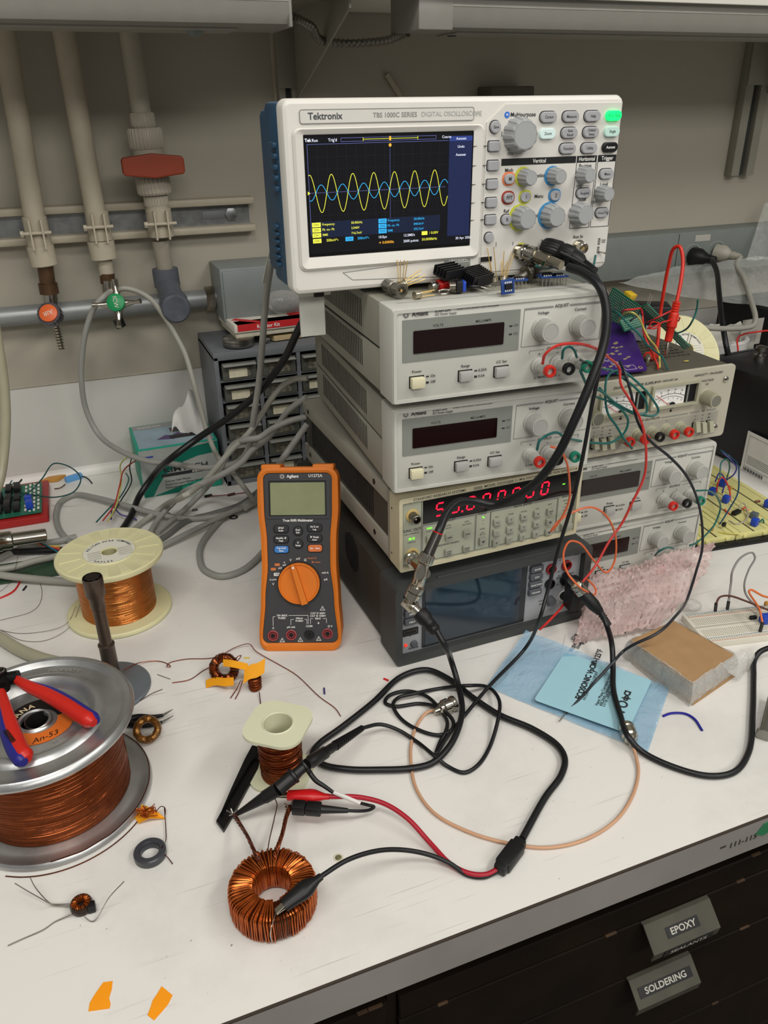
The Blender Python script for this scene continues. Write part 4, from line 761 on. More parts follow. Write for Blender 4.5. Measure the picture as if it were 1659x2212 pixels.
# ================================================================== handheld multimeter
def handheld():
    t = thing('handheld_multimeter', 'orange and charcoal handheld multimeter propped upright before the stack', 'multimeter', (-.1302, .0755, 0), (R_(-22.27), 0, R_(-21.67)))
    OR = mat('orange_rubber', 'd9751a', .55, bump=.08, bscale=500, var=.03); CH = mat('charcoal_face', '3b3b3d', .5, bump=.05, bscale=900, var=.02); OK = mat('dark_key', '2c2c2e', .45, var=.02); LCD = mat('olive_lcd', '8d926d', .25, var=.04, scale=60)
    cx = .0455
    def outl(tab, z0, z1, r, n=6):
        ts = [a for a, _ in tab]
        def hw(z):
            for (a, b), (c_, d) in zip(tab, tab[1:]):
                if a <= z <= c_: q = (z - a) / (c_ - a); q = q * q * (3 - 2 * q); return b + (d - b) * q
            return tab[-1][1]
        zs = [z0 + r + (z1 - z0 - 2 * r) * i / 24 for i in range(25)]; R = [(cx + hw(z), z) for z in zs]
        top = [(cx + hw(z1 - r) - r + r * math.cos(R_(a)), z1 - r + r * math.sin(R_(a))) for a in range(15, 91, 15)]; bot = [(cx + hw(z0 + r) - r + r * math.cos(R_(a)), z0 + r + r * math.sin(R_(a))) for a in range(-90, 0, 15)]
        rt = bot + R + top; return rt + [(2 * cx - x, z) for x, z in reversed(rt)]
    body = outl([(0, .0455), (.02, .0460), (.060, .0435), (.100, .0415), (.125, .0418), (.165, .0448), (.207, .0445)], 0, .207, .013)
    face = outl([(.0, .0425), (.012, .0425), (.060, .0385), (.098, .0350), (.125, .0352), (.160, .0378), (.203, .0383)], .0095, .2010, .007)
    b = MB(FR); b.prism(body, -.042, -.006, OR, bev=.003); b.ring(body, face, -.008, .000, OR)
    vs = [(x, y, 0) for x, y in body] + [(x, y, .0014) for x, y in [((p[0] * .45 + q[0] * .55), (p[1] * .45 + q[1] * .55)) for p, q in zip(body, face)]] + [(x, y, 0) for x, y in face]; n = len(body)
    b.add(vs, [(l * n + i, l * n + (i + 1) % n, (l + 1) * n + (i + 1) % n, (l + 1) * n + i) for l in (0, 1) for i in range(n)], OR)
    b.box(.005, .027, .2035, .2105, -.034, .0, OR, r=.002); b.box(.062, .086, .2035, .2105, -.034, .0, OR, r=.002); b.box(.022, .060, -.003, .004, -.036, .0, OR, r=.0015)
    for v in b.v:
        if v.z < .41 * v.y + .0006: v.z = .41 * v.y + .0006
    b.build('rubber_holster', t)
    f = MB(FR); f.prism(face, -.01, -.0014, CH, bev=.0006); f.ring(rrect(.0095, .0810, .150, .1945, .002), rrect(.013, .0775, .153, .1925, .001), -.0018, -.0002, CH); f.build('face', t)
    l = MB(FR); l.plate(.0135, .0768, .1530, .1918, -.003, -.0008, BLK, r=.001); l.plate(.0150, .0755, .1542, .1903, -.002, -.0004, LCD, r=.0008); l.build('lcd', t)
    g = MB(FR); Z = -.0011
    agilent_star(MBoff := MB(FR @ T(0, 0, -.0014)), .0285, .1970, .0028, WHT); MBoff.build('brand_mark', t)
    OI = mat('orange_ink', 'd0763c', .5, var=0)
    def tx(s_, u, v, z, al='C', m=WHT, bo=.015, sx=1): g.text(s_, u, v, z, m, Z, al, bo, sx=sx)
    tx('Agilent', .0335, .1970, .0046, 'L', bo=.03); tx('U1272A', .0575, .1975, .0046, 'L'); tx('True RMS Multimeter', .0450, .1480, .0040, bo=.03, sx=.95)
    for s_, u, v, z, m in (('\u2248\nmV', .0290, .0995, .0030, WHT), ('V', .0360, .1035, .0036, WHT), ('mV', .0445, .1050, .0034, WHT), ('\u03A9', .0525, .1035, .0036, WHT), ('Smart \u03A9', .0600, .1055, .0028, OI), ('\u25BA| Auto', .0645, .1010, .0028, OI), ('\u2248V', .0240, .0945, .0034, WHT), ('mA\u00B7A', .0745, .0890, .0032, WHT), ('\u00B5A', .0750, .0815, .0034, WHT), ('V', .0160, .0765, .0034, WHT), ('Z LOW', .0160, .0815, .0024, WHT), ('10A MAX', .0250, .0408, .0030, WHT), ('FUSED', .0250, .0378, .0030, WHT), ('440mA', .0445, .0375, .0028, WHT), ('FUSED', .0445, .0345, .0030, WHT), ('CAT IV 600V', .0655, .0430, .0030, WHT), ('CAT III 1000V', .0655, .0400, .0030, WHT), ('MAX', .0655, .0370, .0030, WHT), ('A', .0150, .0265, .0032, WHT), ('\u00B5A mA', .0350, .0275, .0032, WHT), ('COM', .0555, .0283, .0032, WHT), ('\u03A9 V', .0790, .0280, .0032, WHT), ('\u23DA', .0660, .0320, .0036, WHT)):
        tx(s_, u, v, z, m=m, bo=.02)
    g.plate(.0170, .0238, .0858, .0892, -.0016, -.0010, WHT, r=.0006); g.text('OFF', .0204, .0875, .0026, CH, -.0009, 'C', .02)
    for u, v in ((.0210, .0985), (.0165, .0935)): g.plate(u - .0028, u + .0028, v - .0015, v + .0015, -.0016, -.0010, OI)
    def ln(*P_):
        for a, b_ in zip(P_, P_[1:]): g.bar((*a, -.0011), (*b_, -.0011), .0004, .0003, WHT)
    ln((.0150, .0290), (.0150, .0395), (.0175, .0395)); ln((.0325, .0408), (.0545, .0408), (.0545, .0310)); ln((.0350, .0300), (.0350, .0362), (.0385, .0362)); ln((.0505, .0362), (.0530, .0362), (.0530, .0310)); ln((.0570, .0310), (.0570, .0370), (.0600, .0370)); ln((.0710, .0370), (.0750, .0370), (.0750, .0320))
    for u, v in ((.0248, .0125), (.0453, .0130), (.0660, .0140), (.0708, .0485)): 
        g.ring([(u - .0030, v - .0022), (u + .0030, v - .0022), (u, v + .0030)], [(u - .0022, v - .0017), (u + .0022, v - .0017), (u, v + .0021)], -.0016, -.0009, WHT); tx('!', u, v - .0003, .003)
    g.build('face_lettering', t)
    def key(u, v, w, h, s_, m, r):
        k = MB(FR); k.plate(u - w / 2 - .0008, u + w / 2 + .0008, v - h / 2 - .0008, v + h / 2 + .0008, -.002, -.0008, BLK, r=r + .0006); k.plate(u - w / 2, u + w / 2, v - h / 2, v + h / 2, -.002, .0010, m, r=r, bev=.0006)
        L = s_.split('\n')
        for i, q in enumerate(L): k.text(q, u, v + (len(L) - 1) * .0015 - i * .003, .0026, WHT, .0012, 'C', .03)
        k.build('key', t)
    BLU = mat('blue_key', '3f7fc8', .4, var=.01); ORK = mat('orange_key', 'd8743c', .4, var=.01)
    for u, v, s_, m in ((.0262, .1385, '\u0394Null\nScale', OK), (.0262, .1270, 'MaxMin \u25C4\nPeak', OK), (.0262, .1158, 'Trig Hold\nAuto', BLU), (.0635, .1395, 'Hz % ms\nLog', OK), (.0635, .1280, '\u25BA Range\nAuto', OK), (.0638, .1168, 'Esc   View', ORK)): key(u, v, .0158, .0078, s_, m, .0028)
    key(.0450, .1362, .0098, .0098, 'Dual\nExit', OK, .0048); key(.0450, .1218, .0098, .0098, 'O\nSetup', OK, .0048)
    d = MB(FR @ T(.0453, .0776, 0)); d.lathe([(.0245, -.002), (.0245, -.0005)], BLK, 48); d.lathe([(.0232, -.001), (.0232, .0040), (.0225, .0048), (.0213, .0048), (.0206, .0030)], OR, 64, cap=False); d.disc(0, 0, .0208, .0, .0032, OR, 48)
    d.build('rotary_dial', t)
    h = MB(FR @ T(.0453, .0776, 0) @ RZ(16)); h.prism([(-.0036, -.0235), (.0036, -.0235), (.0032, .015), (.0022, .0225), (0, .0238), (-.0022, .0225), (-.0032, .015)], .002, .0100, OR, bev=.0012); h.disc(0, .0195, .0013, .0095, .0103, WHT, 12); h.build('dial_grip', t)
    for i, u in enumerate((.0146, .0352, .0557, .0760)):
        k = MB(FR @ T(u, .0180 + i * .0006, 0)); m = mat('jack_maroon', '5a1418', .4) if i != 2 else BLK; m2 = mat('jack_rim_red', 'a8484a', .4, var=0) if i != 2 else OK
        k.lathe([(.0060, -.002), (.0060, .0), (.0053, .0004), (.0047, -.0002)], m2, 28, cap=False); k.disc(0, 0, .0050, -.002, -.0004, m, 24); k.lathe([(.0032, -.001), (.0032, .0002), (.0026, .0002)], m2, 24, cap=False); k.disc(0, 0, .0025, -.001, -.0001, DKSLOT, 16); k.build('input_jack', t)
    s = MB(); s.bar((.0455, .040, .150), (.0455, .110, .0535), .05, .004, BLK, up=(0, 1, 0)); s.build('tilt_stand', t)
handheld()
# ================================================================== things on the bench
COP = mat('enamelled_copper', '80401f', .26, .9, var=.10, scale=160); COPL = mat('bright_copper', 'c0642a', .25, .8, var=.2, scale=160); COPD = mat('dark_enamel_wire', '4c2618', .35, .5, var=.25, scale=200)
ALU = mat('zinc_flange', 'b9bab8', .34, .85, var=.2, scale=26, bump=.35, bscale=45); YEL = mat('pale_yellow_plastic', 'd8d3a6', .45, var=.02); NAT = mat('natural_nylon', 'd3d3b4', .4, var=.02)
def windings(mb, x, y, z0, z1, r, pitch, m, seg=96, jit=.3, seed=1):
    rr = random.Random(seed); n = int((z1 - z0) / pitch); pr = [(r - pitch * .6, z0)]
    for i in range(n):
        q = r + rr.uniform(-jit, jit) * pitch; z = z0 + (i + .5) * pitch; pr += [(q - pitch * .42, z - pitch * .48), (q - pitch * .08, z - pitch * .28), (q, z), (q - pitch * .08, z + pitch * .28)]
    pr.append((r - pitch * .6, z1)); X = T(x, y, 0)
    # each turn climbs a little on one side so that the layers do not look machined
    vs = []; fs = []; ph = [rr.uniform(0, 6.28) for _ in pr]; L = len(pr); k_ = [rr.uniform(.1, .3) * pitch for _ in pr]
    for l, (q, z) in enumerate(pr):
        g = (l - 1) // 4
        for i in range(seg):
            a = 2 * math.pi * i / seg; d = k_[g % L] * math.sin(2 * a + ph[g % L]) if 0 < l < L - 1 else 0
            vs.append((q * math.cos(a), q * math.sin(a), z + d + q * .0))
    for l in range(L - 1):
        for i in range(seg): j = (i + 1) % seg; fs.append((l * seg + i, l * seg + j, (l + 1) * seg + j, (l + 1) * seg + i))
    mb.add(vs, fs, m, X)
def arct(mb, s_, cx, cy, r, a0, da, size, m, z, M=None):
    for i, ch in enumerate(s_):
        a = a0 - da * i; mb.text(ch, cx + r * math.cos(R_(a)), cy + r * math.sin(R_(a)), size, m, z, 'C', .02, rot=a - 90 if da > 0 else a + 90, M=M)
# ---- big metal reel
bx, by = -.347, -.0630
t = thing('magnet_wire_reel', 'big metal reel of dark copper wire, pliers lying on top', 'wire reel', (bx, by, 0), (0, 0, R_(0)))
def flange(z, up, hub=True):
    s = 1 if up else -1
    pr = [(.0113, -.0035), (.0113, -.0022), (.0130, -.0012), (.0150, -.0034), (.0390, -.0036), (.0415, -.0046), (.0440, -.0044), (.0475, .0012), (.0505, .0042), (.0540, .0046), (.0575, .0028), (.0600, .0004), (.0690, -.0004), (.0712, -.0002), (.0728, .0014), (.0748, .0038), (.0785, .0044), (.0812, .0026), (.0822, -.0002), (.0812, -.0030), (.0788, -.0036), (.0770, -.0022)]
    return [(r, z + s * h) for r, h in pr]
m = MB(); pf = flange(.0895, True) + [(.070, .0872), (.052, .0868), (.045, .0835), (.0113, .0835)]; m.lathe(pf + [pf[0]], ALU, 128, T(-.0035, .0015, 0), cap=False); m.build('top_flange', t)
m = MB(); pf = [(r, z) for r, z in flange(.0068, False)]; pf = [(.0113, .0085), (.045, .0085), (.0630, .0078), (.0690, .0060), (.0735, .0050), (.0765, .0062), (.0790, .0064), (.0808, .0045), (.0812, .0025), (.0800, .0003), (.0760, .0003), (.070, .0020), (.0113, .0020), (.0113, .0085)]; m.lathe(pf, ALU, 128, cap=False); m.build('bottom_flange', t)
m = MB(); windings(m, 0, 0, .0085, .0868, .0632, .00125, COP, seed=4, jit=.15); m.build('copper_winding', t)
m = MB(); m.lathe([(.0108, .006), (.0108, .0880), (.0113, .0882), (.0113, .006)], STEEL, 48, cap=False); m.build('bore_tube', t)
lab = MB(); lb = mat('label_orange', 'd06a22', .5, var=.04); OI = mat('label_black', '17130f', .5, var=0)
def sector(mb, r0, r1, a0, a1, z, m_, n=28):
    vs = []; 
    for i in range(n + 1): a = R_(a0 + (a1 - a0) * i / n); vs += [(r0 * math.cos(a), r0 * math.sin(a), z), (r1 * math.cos(a), r1 * math.sin(a), z)]
    mb.add(vs, [(2 * i, 2 * i + 1, 2 * i + 3, 2 * i + 2) for i in range(n)], m_)
ZL = .0864
sector(lab, .0150, .0292, 8, 178, ZL, OI); sector(lab, .0150, .0292, 178, 368, ZL, lb)
arct(lab, 'ANA', 0, 0, .0222, 140, 17, .0080, mat('label_cream', 'd8c7a0', .6, var=0), ZL + .0002); lab.text('An-53', .0045, -.0225, .0085, OI, ZL + .0002, 'C', .0, rot=14, shear=.3); lab.text('15', -.0225, -.0045, .005, OI, ZL + .0002, 'C', .02); lab.build('paper_label', t)
emb = MB(); arct(emb, 'RETURNABLE', 0, 0, .0335, 290, -5.0, .0036, mat('zinc_bright', 'c6c6c2', .3, .7, var=0), .0866); arct(emb, 'PROPERTY', 0, 0, .062, 80, 3.4, .006, mat('zinc_bright', 'c6c6c2', .3, .7, var=0), .0917); emb.build('embossed_lettering', t)
w = MB(); pts = [(.0795 * math.cos(R_(a)), .0795 * math.sin(R_(a)), .0074 + .0004 * math.sin(a)) for a in range(-95, 60, 9)]; w.tube(pts, .0005, COPD, 6); pts = [(.084 * math.cos(R_(a)) , .0855 * math.sin(R_(a)), .0008) for a in range(-120, -35, 8)]; w.tube(pts, .0005, COP, 6); w.build('loose_wire_end', t)
# ---- pliers on the reel
t = thing('pliers', 'open pliers with red and blue handles lying on the big metal reel', 'pliers', (-.372, -.022, .094))
O = t.location; RH = mat('pliers_red', 'c42318', .38, var=.02); BH = mat('pliers_blue', '24237a', .4, var=.02)
def hpath(P_, z): return [az(*p, z) - O for p in P_]
zc = .1015
def handle(P_, side, w0=.0062):
    pts = hpath(P_, zc); m = MB(); m.tube(pts, .006, RH, 16, k=8, rfun=lambda t_, i: w0 * (.62 + .45 * math.sin(min(1, t_ * 1.25) * 1.75)) * (1 if t_ < .93 else max(.35, 1 - (t_ - .93) * 7)))
    h = m.build('handle', t)
    off = Vector(side); b_ = MB(); b_.tube([p + off * (.3 if i < 2 else 1) for i, p in enumerate(pts)], .005, BH, 16, k=8, rfun=lambda t_, i: w0 * (.55 + .42 * math.sin(min(1, t_ * 1.15) * 1.9)) * (1 if t_ < .94 else max(.3, 1 - (t_ - .94) * 7))); b_.build('blue_grip', h); return h
handle([(36, 1468), (60, 1482), (100, 1500), (140, 1522), (175, 1545), (203, 1562)], (.0022, .0026, -.0007))
h2 = handle([(2, 1495), (10, 1525), (20, 1560), (32, 1595), (45, 1622), (60, 1640)], (-.0030, -.0020, -.0007))
q = MB(); X0 = az(20, 1590, zc + .0068) - O; 
for i in range(14): q.box(-.009 + i * .0013, -.009 + i * .0013 + (.0007 if i % 3 else .0004), -.002, .002, 0, .0003, OI, M=T(*X0) @ RZ(-68))
q.build('barcode_print', h2)
m = MB(); pv = az(5, 1466, zc) - O; m.tube([pv + Vector((.013, -.004, 0)), pv, pv + Vector((-.02, .012, 0)), pv + Vector((-.045, .022, -.002))], .006, mat('burnished_steel', '1d1c1c', .35, .6), 12, k=5, rfun=lambda t_, i: .0068 - .004 * t_); m.tube([pv + Vector((.001, -.014, 0)), pv, pv + Vector((-.022, .010, 0))], .006, mat('burnished_steel', '1d1c1c', .35, .6), 12, k=5); m.build('jaws', t)
m = MB(); m.lathe([(.0052, 0), (.0052, .0085), (.0042, .0092)], mat('burnished_steel', '1d1c1c', .35, .6), 28, T(*pv)); m.lathe([(.0042, .0088), (.0040, .0098), (.003, .0098), (.0028, .009)], CHR, 28, T(*pv), cap=False); m.build('pivot', t)
# ---- pale yellow spool
def spool(name, label, loc_, R, rw, H, wm, lab_lines, seed, group=None, rot=(0, 0, 0)):
    t = thing(name, label, 'wire spool', loc_, rot, group)
    m = MB(); m.lathe([(.008, 0), (R * .96, 0), (R, .0015), (R, .0045), (R * .97, .0062), (.008, .0062)], YEL, 96); m.build('bottom_flange', t)
    m = MB(); m.lathe([(.0085, H - .005), (.0085, H + .003), (.010, H + .0036), (R * .48, H + .0036), (R * .50, H + .0024), (R * .94, H + .0024), (R * .97, H + .0030), (R, H + .0018), (R * 1.005, H - .0005), (R * .99, H - .0038), (R * .9, H - .0048), (.0085, H - .005)], YEL, 96, cap=False)
    for i in range(28):
        if i % 2: continue
        a = 360 * i / 28; m.prism([(R * .53, -.0035), (R * .92, -.0062), (R * .92, .0062), (R * .53, .0035)], H + .0020, H + .0031, YEL, M=RZ(a), bev=.0004)
    m.build('top_flange', t)
    m = MB(); windings(m, 0, 0, .0062, H - .0048, rw, .00085, wm, seed=seed, jit=.12); m.build('copper_winding', t)
    m = MB(); m.lathe([(.0080, .004), (.0080, H + .002)], mat('bore_cream', 'aba67e', .6), 32, cap=False); m.build('bore_tube', t)
    l = MB(); l.lathe([(.0105, H + .0037), (R * .475, H + .0039)], mat('paper_white', 'dcd9c9', .6, var=.02), 64, cap=False)
    Z = H + .0041
    if lab_lines:
        arct(l, lab_lines[0], 0, 0, R * .405, 158, 7.6, .0048, INK, Z); arct(l, lab_lines[1], 0, 0, R * .42, 228, -8.5, .0046, INK, Z)
        
        for i in range(5): l.box(-R * .40, -R * .16, .002 - i * .0042, .0022 - i * .0042, Z - .0002, Z, INK); l.box(R * .16, R * .42, .002 - i * .0042, .0022 - i * .0042, Z - .0002, Z, INK)
    l.build('paper_label', t)
    return t
spool('wire_spool', 'pale yellow spool of bright copper wire standing behind the big metal reel', (-.2695, .2220, 0), .0615, .0435, .080, mat('orange_copper', 'c97f42', .24, .95, var=.06, scale=120), ('PELICAN WIRE COMPANY', 'NAPLES'), 9, rot=(0, 0, R_(2)))
# thin wire strands straying from it
def wire(name, label, pts, r, m, cat='wire', seg=6, k=8, parent=None, group=None, rfun=None):
    mb = MB(); mb.tube(pts, r, m, seg, k=k, rfun=rfun); o = mb.build(name, parent)
    return tag(o, label, cat, group) if parent is None else o
wire('stray_copper_strand', 'hair-thin copper strand looping left from the pale yellow spool', [az(165, 1310, .012), az(140, 1350, .004), az(60, 1368, .001), az(5, 1362, .001), az(-30, 1345, .001)], .00025, COPD)
wire('stray_copper_strand', 'hair-thin strand making a wide curve on the bench left of the yellow spool', [az(175, 1300, .012), az(150, 1355, .003), az(100, 1383, .001), az(50, 1384, .001), az(0, 1360, .001)], .00025, COPD)
wire('stray_copper_strand', 'hair-thin strand hanging from the steel barrel at the left edge', [az(40, 1165, .035), az(38, 1205, .02), az(20, 1260, .004), az(-10, 1285, .001)], .00025, COPD)
wire('stray_copper_strand', 'hair-thin strand hooking down from the green circuit board at left', [az(0, 1232, .008), az(70, 1240, .004), az(90, 1290, .001), az(70, 1320, .001), az(0, 1340, .001)], .00025, COPD)
# ---- small natural spool
t = thing('small_wire_spool', 'small rounded-square nylon spool of dark copper wire near the centre', 'wire spool', (-.1545, -.1130, 0), (0, 0, R_(-38)))
def sq(h, r): return rrect(-h, h, -h, h, r, 8)
hole = lambda r, n: [(r * math.cos(2 * math.pi * (i + 4.5) / n), r * math.sin(2 * math.pi * (i + 4.5) / n)) for i in range(n)]
for nm, z0, z1, h in (('bottom_flange', .0, .0026, .0265), ('top_flange', .0575, .0605, .0275)):
    o_ = sq(h, .0165); n = len(o_); m = MB(); m.ring(o_, hole(.0128, n), z0, z1, NAT); m.build(nm, t)
m = MB(); windings(m, 0, 0, .0026, .0575, .0192, .0013, COP, seg=64, jit=.6, seed=12); m.build('copper_winding', t)
m = MB(); m.lathe([(.0128, .001), (.0128, .0603), (.0136, .0612), (.0146, .0603)], NAT, 48, cap=False); m.build('bore_tube', t)
# ---- stand with rod
SP = az(243, 1433, 0); t = thing('rod_stand', 'brown metal rod standing on a round grey base behind the big reel', 'stand', (-.294, .0720, 0))
m = MB(); m.lathe([(.0430, 0), (.0430, .003), (.0420, .0042), (.012, .0046), (.010, .006)], mat('grey_blue_base', '6c7378', .45, .3, var=.08), 72); m.build('round_base', t)
RB_ = mat('brown_metal', '5f5248', .35, .75, var=.12, scale=70); dx = Vector((.0060, .0080, 0)); m = MB(T(*dx)); m.lathe([(.0080, .004), (.0080, .050), (.0085, .051), (.0085, .052), (.0063, .0525), (.0063, .096), (.0072, .097), (.0076, .110), (.0098, .113), (.0100, .132), (.0094, .1335)], RB_, 40, cap=False); m.build('rod', t)
m = MB(T(*dx)); m.lathe([(.0076, .1334), (.0074, .1339)], mat('socket_dark', '241c17', .6, .3), 96, rib=(8, .0013, .0)); m.build('splined_socket', t)
# ---- toroids
def toroid(mb, O_, R, r, h, turns, wr, m, X=I4, jit=.5, seed=3, gap=None, z0=0):
    rr = random.Random(seed); rc = min((R - r) / 2 - 1e-4, h / 2 - 1e-4, .004) * .9
    sec = rrect(r, R, 0, h, rc, 2)
    for i in range(turns):
        a = 2 * math.pi * (i + rr.uniform(-jit, jit) * .5) / turns
        if gap and gap[0] < math.degrees(a) % 360 < gap[1]: continue
        tw = rr.uniform(-jit, jit) * .06; b = rr.uniform(0, wr * .9)
        pts = []
        for (x, z) in sec:
            x2 = x + (b if x > (R + r) / 2 else -b); z2 = z + (b if z > h / 2 else 0); aa = a + tw * (z / h - .5) * (R / x2) * .6; pts.append((x2 * math.cos(aa), x2 * math.sin(aa), z2 + z0))
        mb.tube(pts, wr, m, 5, closed=True, M=X, raw=True)
t = thing('wound_toroid', 'large toroid tightly wound with copper wire, black clip on its rim', 'toroid', (-.1953, -.2420, 0))
core = MB(); core.lathe([(.0158, .003), (.0315, .003), (.0315, .0225), (.0158, .0225), (.0158, .003)], mat('core_brown', '3a1d10', .5), 64, cap=False); core.build('core', t)
m = MB(); toroid(m, 0, .0318, .0150, .0235, 150, .00062, COP, seed=5, z0=.001); m.build('winding', t)
m = MB(); toroid(m, 0, .0326, .0142, .0252, 95, .0006, COPL, seed=8, z0=.0005, gap=(262, 280), jit=.9); m.build('outer_winding', t)
O = t.location
def bundle(nm, pts, n, r, w, parent, O_, m1, m2):
    P_ = [Vector(p) - O_ for p in pts]; S = smooth(P_, 10)
    mb = MB()
    for q in range(n):
        ph = 2 * math.pi * q / n; out = []
        for i, p in enumerate(S):
            a = ph + i * .42; k = 1 - .4 * math.sin(math.pi * i / len(S)); out.append(p + Vector((math.cos(a) * w * k, math.sin(a) * w * k * .4, math.sin(a) * w * k)))
        mb.tube(out, r, m1 if q % 2 else m2, 6, raw=True)
    return mb.build(nm, parent)
PK = mat('rosy_copper', '8f4a34', .3, .7, var=.3, scale=200)
bundle('twisted_lead', [az(560, 1862, .026), az(552, 1845, .03), az(535, 1808, .024), az(518, 1780, .014), az(506, 1762, .010)], 5, .0006, .0016, t, O, PK, COPD)
bundle('twisted_lead', [az(592, 1858, .026), az(600, 1830, .030), az(610, 1800, .026), az(618, 1765, .020), az(624, 1748, .018)], 7, .0006, .0020, t, O, PK, COP)
wire('single_lead', '', [az(578, 1858, .026) - O, az(580, 1825, .025) - O, az(592, 1770, .02) - O, az(598, 1735, .018) - O, az(590, 1720, .018) - O], .00045, COPD, parent=t)
m = MB(); SOL = mat('solder_bright', 'b9b5ae', .25, .9)
for (px, py, z) in ((503, 1758, .010), (625, 1742, .018)):
    p = az(px, py, z) - O; rr = random.Random(px)
    for i in range(6): q = p + Vector((rr.uniform(-.005, .005), rr.uniform(-.003, .005), rr.uniform(-.002, .005))); m.cyl(p, q, .0006, SOL, 6)
m.build('tinned_ends', t)
wire('tinned_centre_wire', '', [az(596, 1972, .0265) - O, az(590, 1990, .028) - O, az(586, 2005, .0265) - O, az(584, 2020, .016) - O, az(588, 2034, .004) - O], .0004, SOL, parent=t)
t = thing('small_toroid', 'small toroid wound with golden wire beside the tweezer tips', 'toroid', (-.2626, -.0175, .0082), (R_(38), 0, R_(-15))); m = MB(); m.lathe([(.0078, .002), (.0120, .002), (.0120, .009), (.0078, .009), (.0078, .002)], mat('core_brown', '3a1d10', .5), 40, cap=False); m.build('core', t)
m = MB(); toroid(m, 0, .0128, .0072, .0098, 66, .00042, mat('golden_wire', '9a6c34', .3, .75, var=.25, scale=200), seed=2, z0=.0008, jit=.3); m.build('winding', t)
t = thing('ferrite_ring', 'bare black ferrite ring on the bench right of the big reel', 'ferrite ring', (-.2784, -.1600, 0)); m = MB(); m.lathe([(.0076, 0), (.0123, 0), (.0130, .001), (.0130, .0062), (.0120, .0074), (.0083, .0074), (.0074, .0062), (.0074, .001), (.0076, 0)], mat('ferrite_black', '46474c', .32, .3, var=.06), 64, cap=False); m.build('ring', t)
O = t.location; m = MB(); b_ = az(348, 1828, .008) - O; m.tube([az(355, 1745, .004) - O, az(358, 1790, .002) - O, az(358, 1815, .003) - O, az(350, 1830, .008) - O, az(344, 1838, .004) - O, az(352, 1842, .006) - O, az(362, 1852, .002) - O, az(373, 1866, .001) - O], .0004, COPD, 6); m.build('thin_wire', t)
# tiny coil with spread leads
t = thing('tiny_coil', 'tiny dark wound ring with spread silver leads at lower left', 'coil', tuple(az(178, 1962, 0))); O = t.location
m = MB(); m.lathe([(.0028, .001), (.0075, .0), (.0084, .002), (.0084, .0055), (.0074, .0075), (.0032, .0070), (.0028, .001)], mat('varnished_dark', '2a1a12', .25, .2, var=.3, scale=200), 40, cap=False); m.disc(0, 0, .0032, .0, .003, DKSLOT); m.build('core', t)
m = MB(); toroid(m, 0, .0068, .0034, .0080, 26, .0004, COPL, seed=2); m.build('winding', t)
m = MB(); q = az(198, 1962, .003) - O; m.box(q.x - .003, q.x + .003, q.y - .003, q.y + .004, .0005, .007, BLK, r=.001); m.build('black_tag', t)
SLV = mat('tinned_wire', 'a8a49b', .3, .8, var=.1)
for P_ in ([(150, 1953, .004), (115, 1953, .003), (104, 1948, .008), (75, 1915, .012), (65, 1895, .016)], [(152, 1958, .004), (112, 1955, .003), (104, 1950, .008), (60, 1925, .012), (32, 1908, .016)], [(156, 1975, .003), (118, 1992, .001), (95, 2008, .001), (50, 2028, .001), (17, 2043, .001)], [(182, 1980, .003), (196, 1990, .001), (206, 1988, .002), (235, 1940, .012), (268, 1904, .022)]):
    m = MB(); m.tube([az(*p) - O for p in P_], .00045, SLV, 6); m.build('lead', t)
# tape scraps
TAPE = mat('orange_tape', 'f79a08', .5, var=.02); TAPE2 = mat('yellow_tape', 'efa21a', .45, var=.03)
def scrap(P_, label, m=TAPE, cr=(0, 1840, 3.6065)):
    pts = [az(cr[0] + a / cr[2], cr[1] + b / cr[2], 0) for a, b in P_]; mb = MB(); mb.prism([(p.x, p.y) for p in pts], .0001, .0005, m); return tag(mb.build('tape_scrap'), label, 'tape')
scrap([(690, 1245), (700, 1180), (735, 1120), (770, 1070), (805, 1020), (878, 1010), (872, 1070), (850, 1140), (862, 1185), (855, 1222)], 'torn orange tape piece flat on the bench, wider left one of two at the bottom')
scrap([(1150, 1275), (1175, 1210), (1190, 1160), (1225, 1110), (1260, 1050), (1345, 1120), (1310, 1190), (1260, 1250), (1200, 1315)], 'torn orange tape piece flat on the bench, slanted right one of two at the bottom')
# wire bundle crumpled on tape
t = thing('wire_tangle', 'tiny tangle of copper wire stuck on crumpled orange tape by the reel', 'wire', tuple(az(322, 1765, 0))); O = t.location; m = MB(); pts = [az(290, 1765, 0), az(300, 1782, 0), az(325, 1778, 0), az(358, 1770, 0), az(340, 1762, 0), az(330, 1750, 0), az(305, 1745, 0)]
vs = [p - O + Vector((0, 0, [.001, .002, .0065, .001, .006, .002, .005][i])) for i, p in enumerate(pts)]; c0 = Vector((0, 0, .004)); m.add([c0] + vs + [v + Vector((0, 0, -.0006)) for v in vs], [(0, i + 1, (i + 1) % 7 + 1) for i in range(7)] + [(i + 1, i + 8, (i + 1) % 7 + 8, (i + 1) % 7 + 1) for i in range(7)], TAPE2); m.build('crumpled_tape', t)
rr = random.Random(5); m = MB()
for k in range(9): c_ = az(300 + rr.uniform(0, 28), 1752 + rr.uniform(0, 12), .005) - O; m.tube([c_ + Vector((rr.uniform(-.007, .007), rr.uniform(-.004, .004), rr.uniform(0, .006))) for _ in range(6)], .0004, COPL, 5, k=5)
m.tube([az(338, 1752, .008) - O, az(348, 1742, .009) - O, az(356, 1745, .006) - O, az(357, 1760, .002) - O], .0004, COPD, 5); m.build('tangled_wire', t)
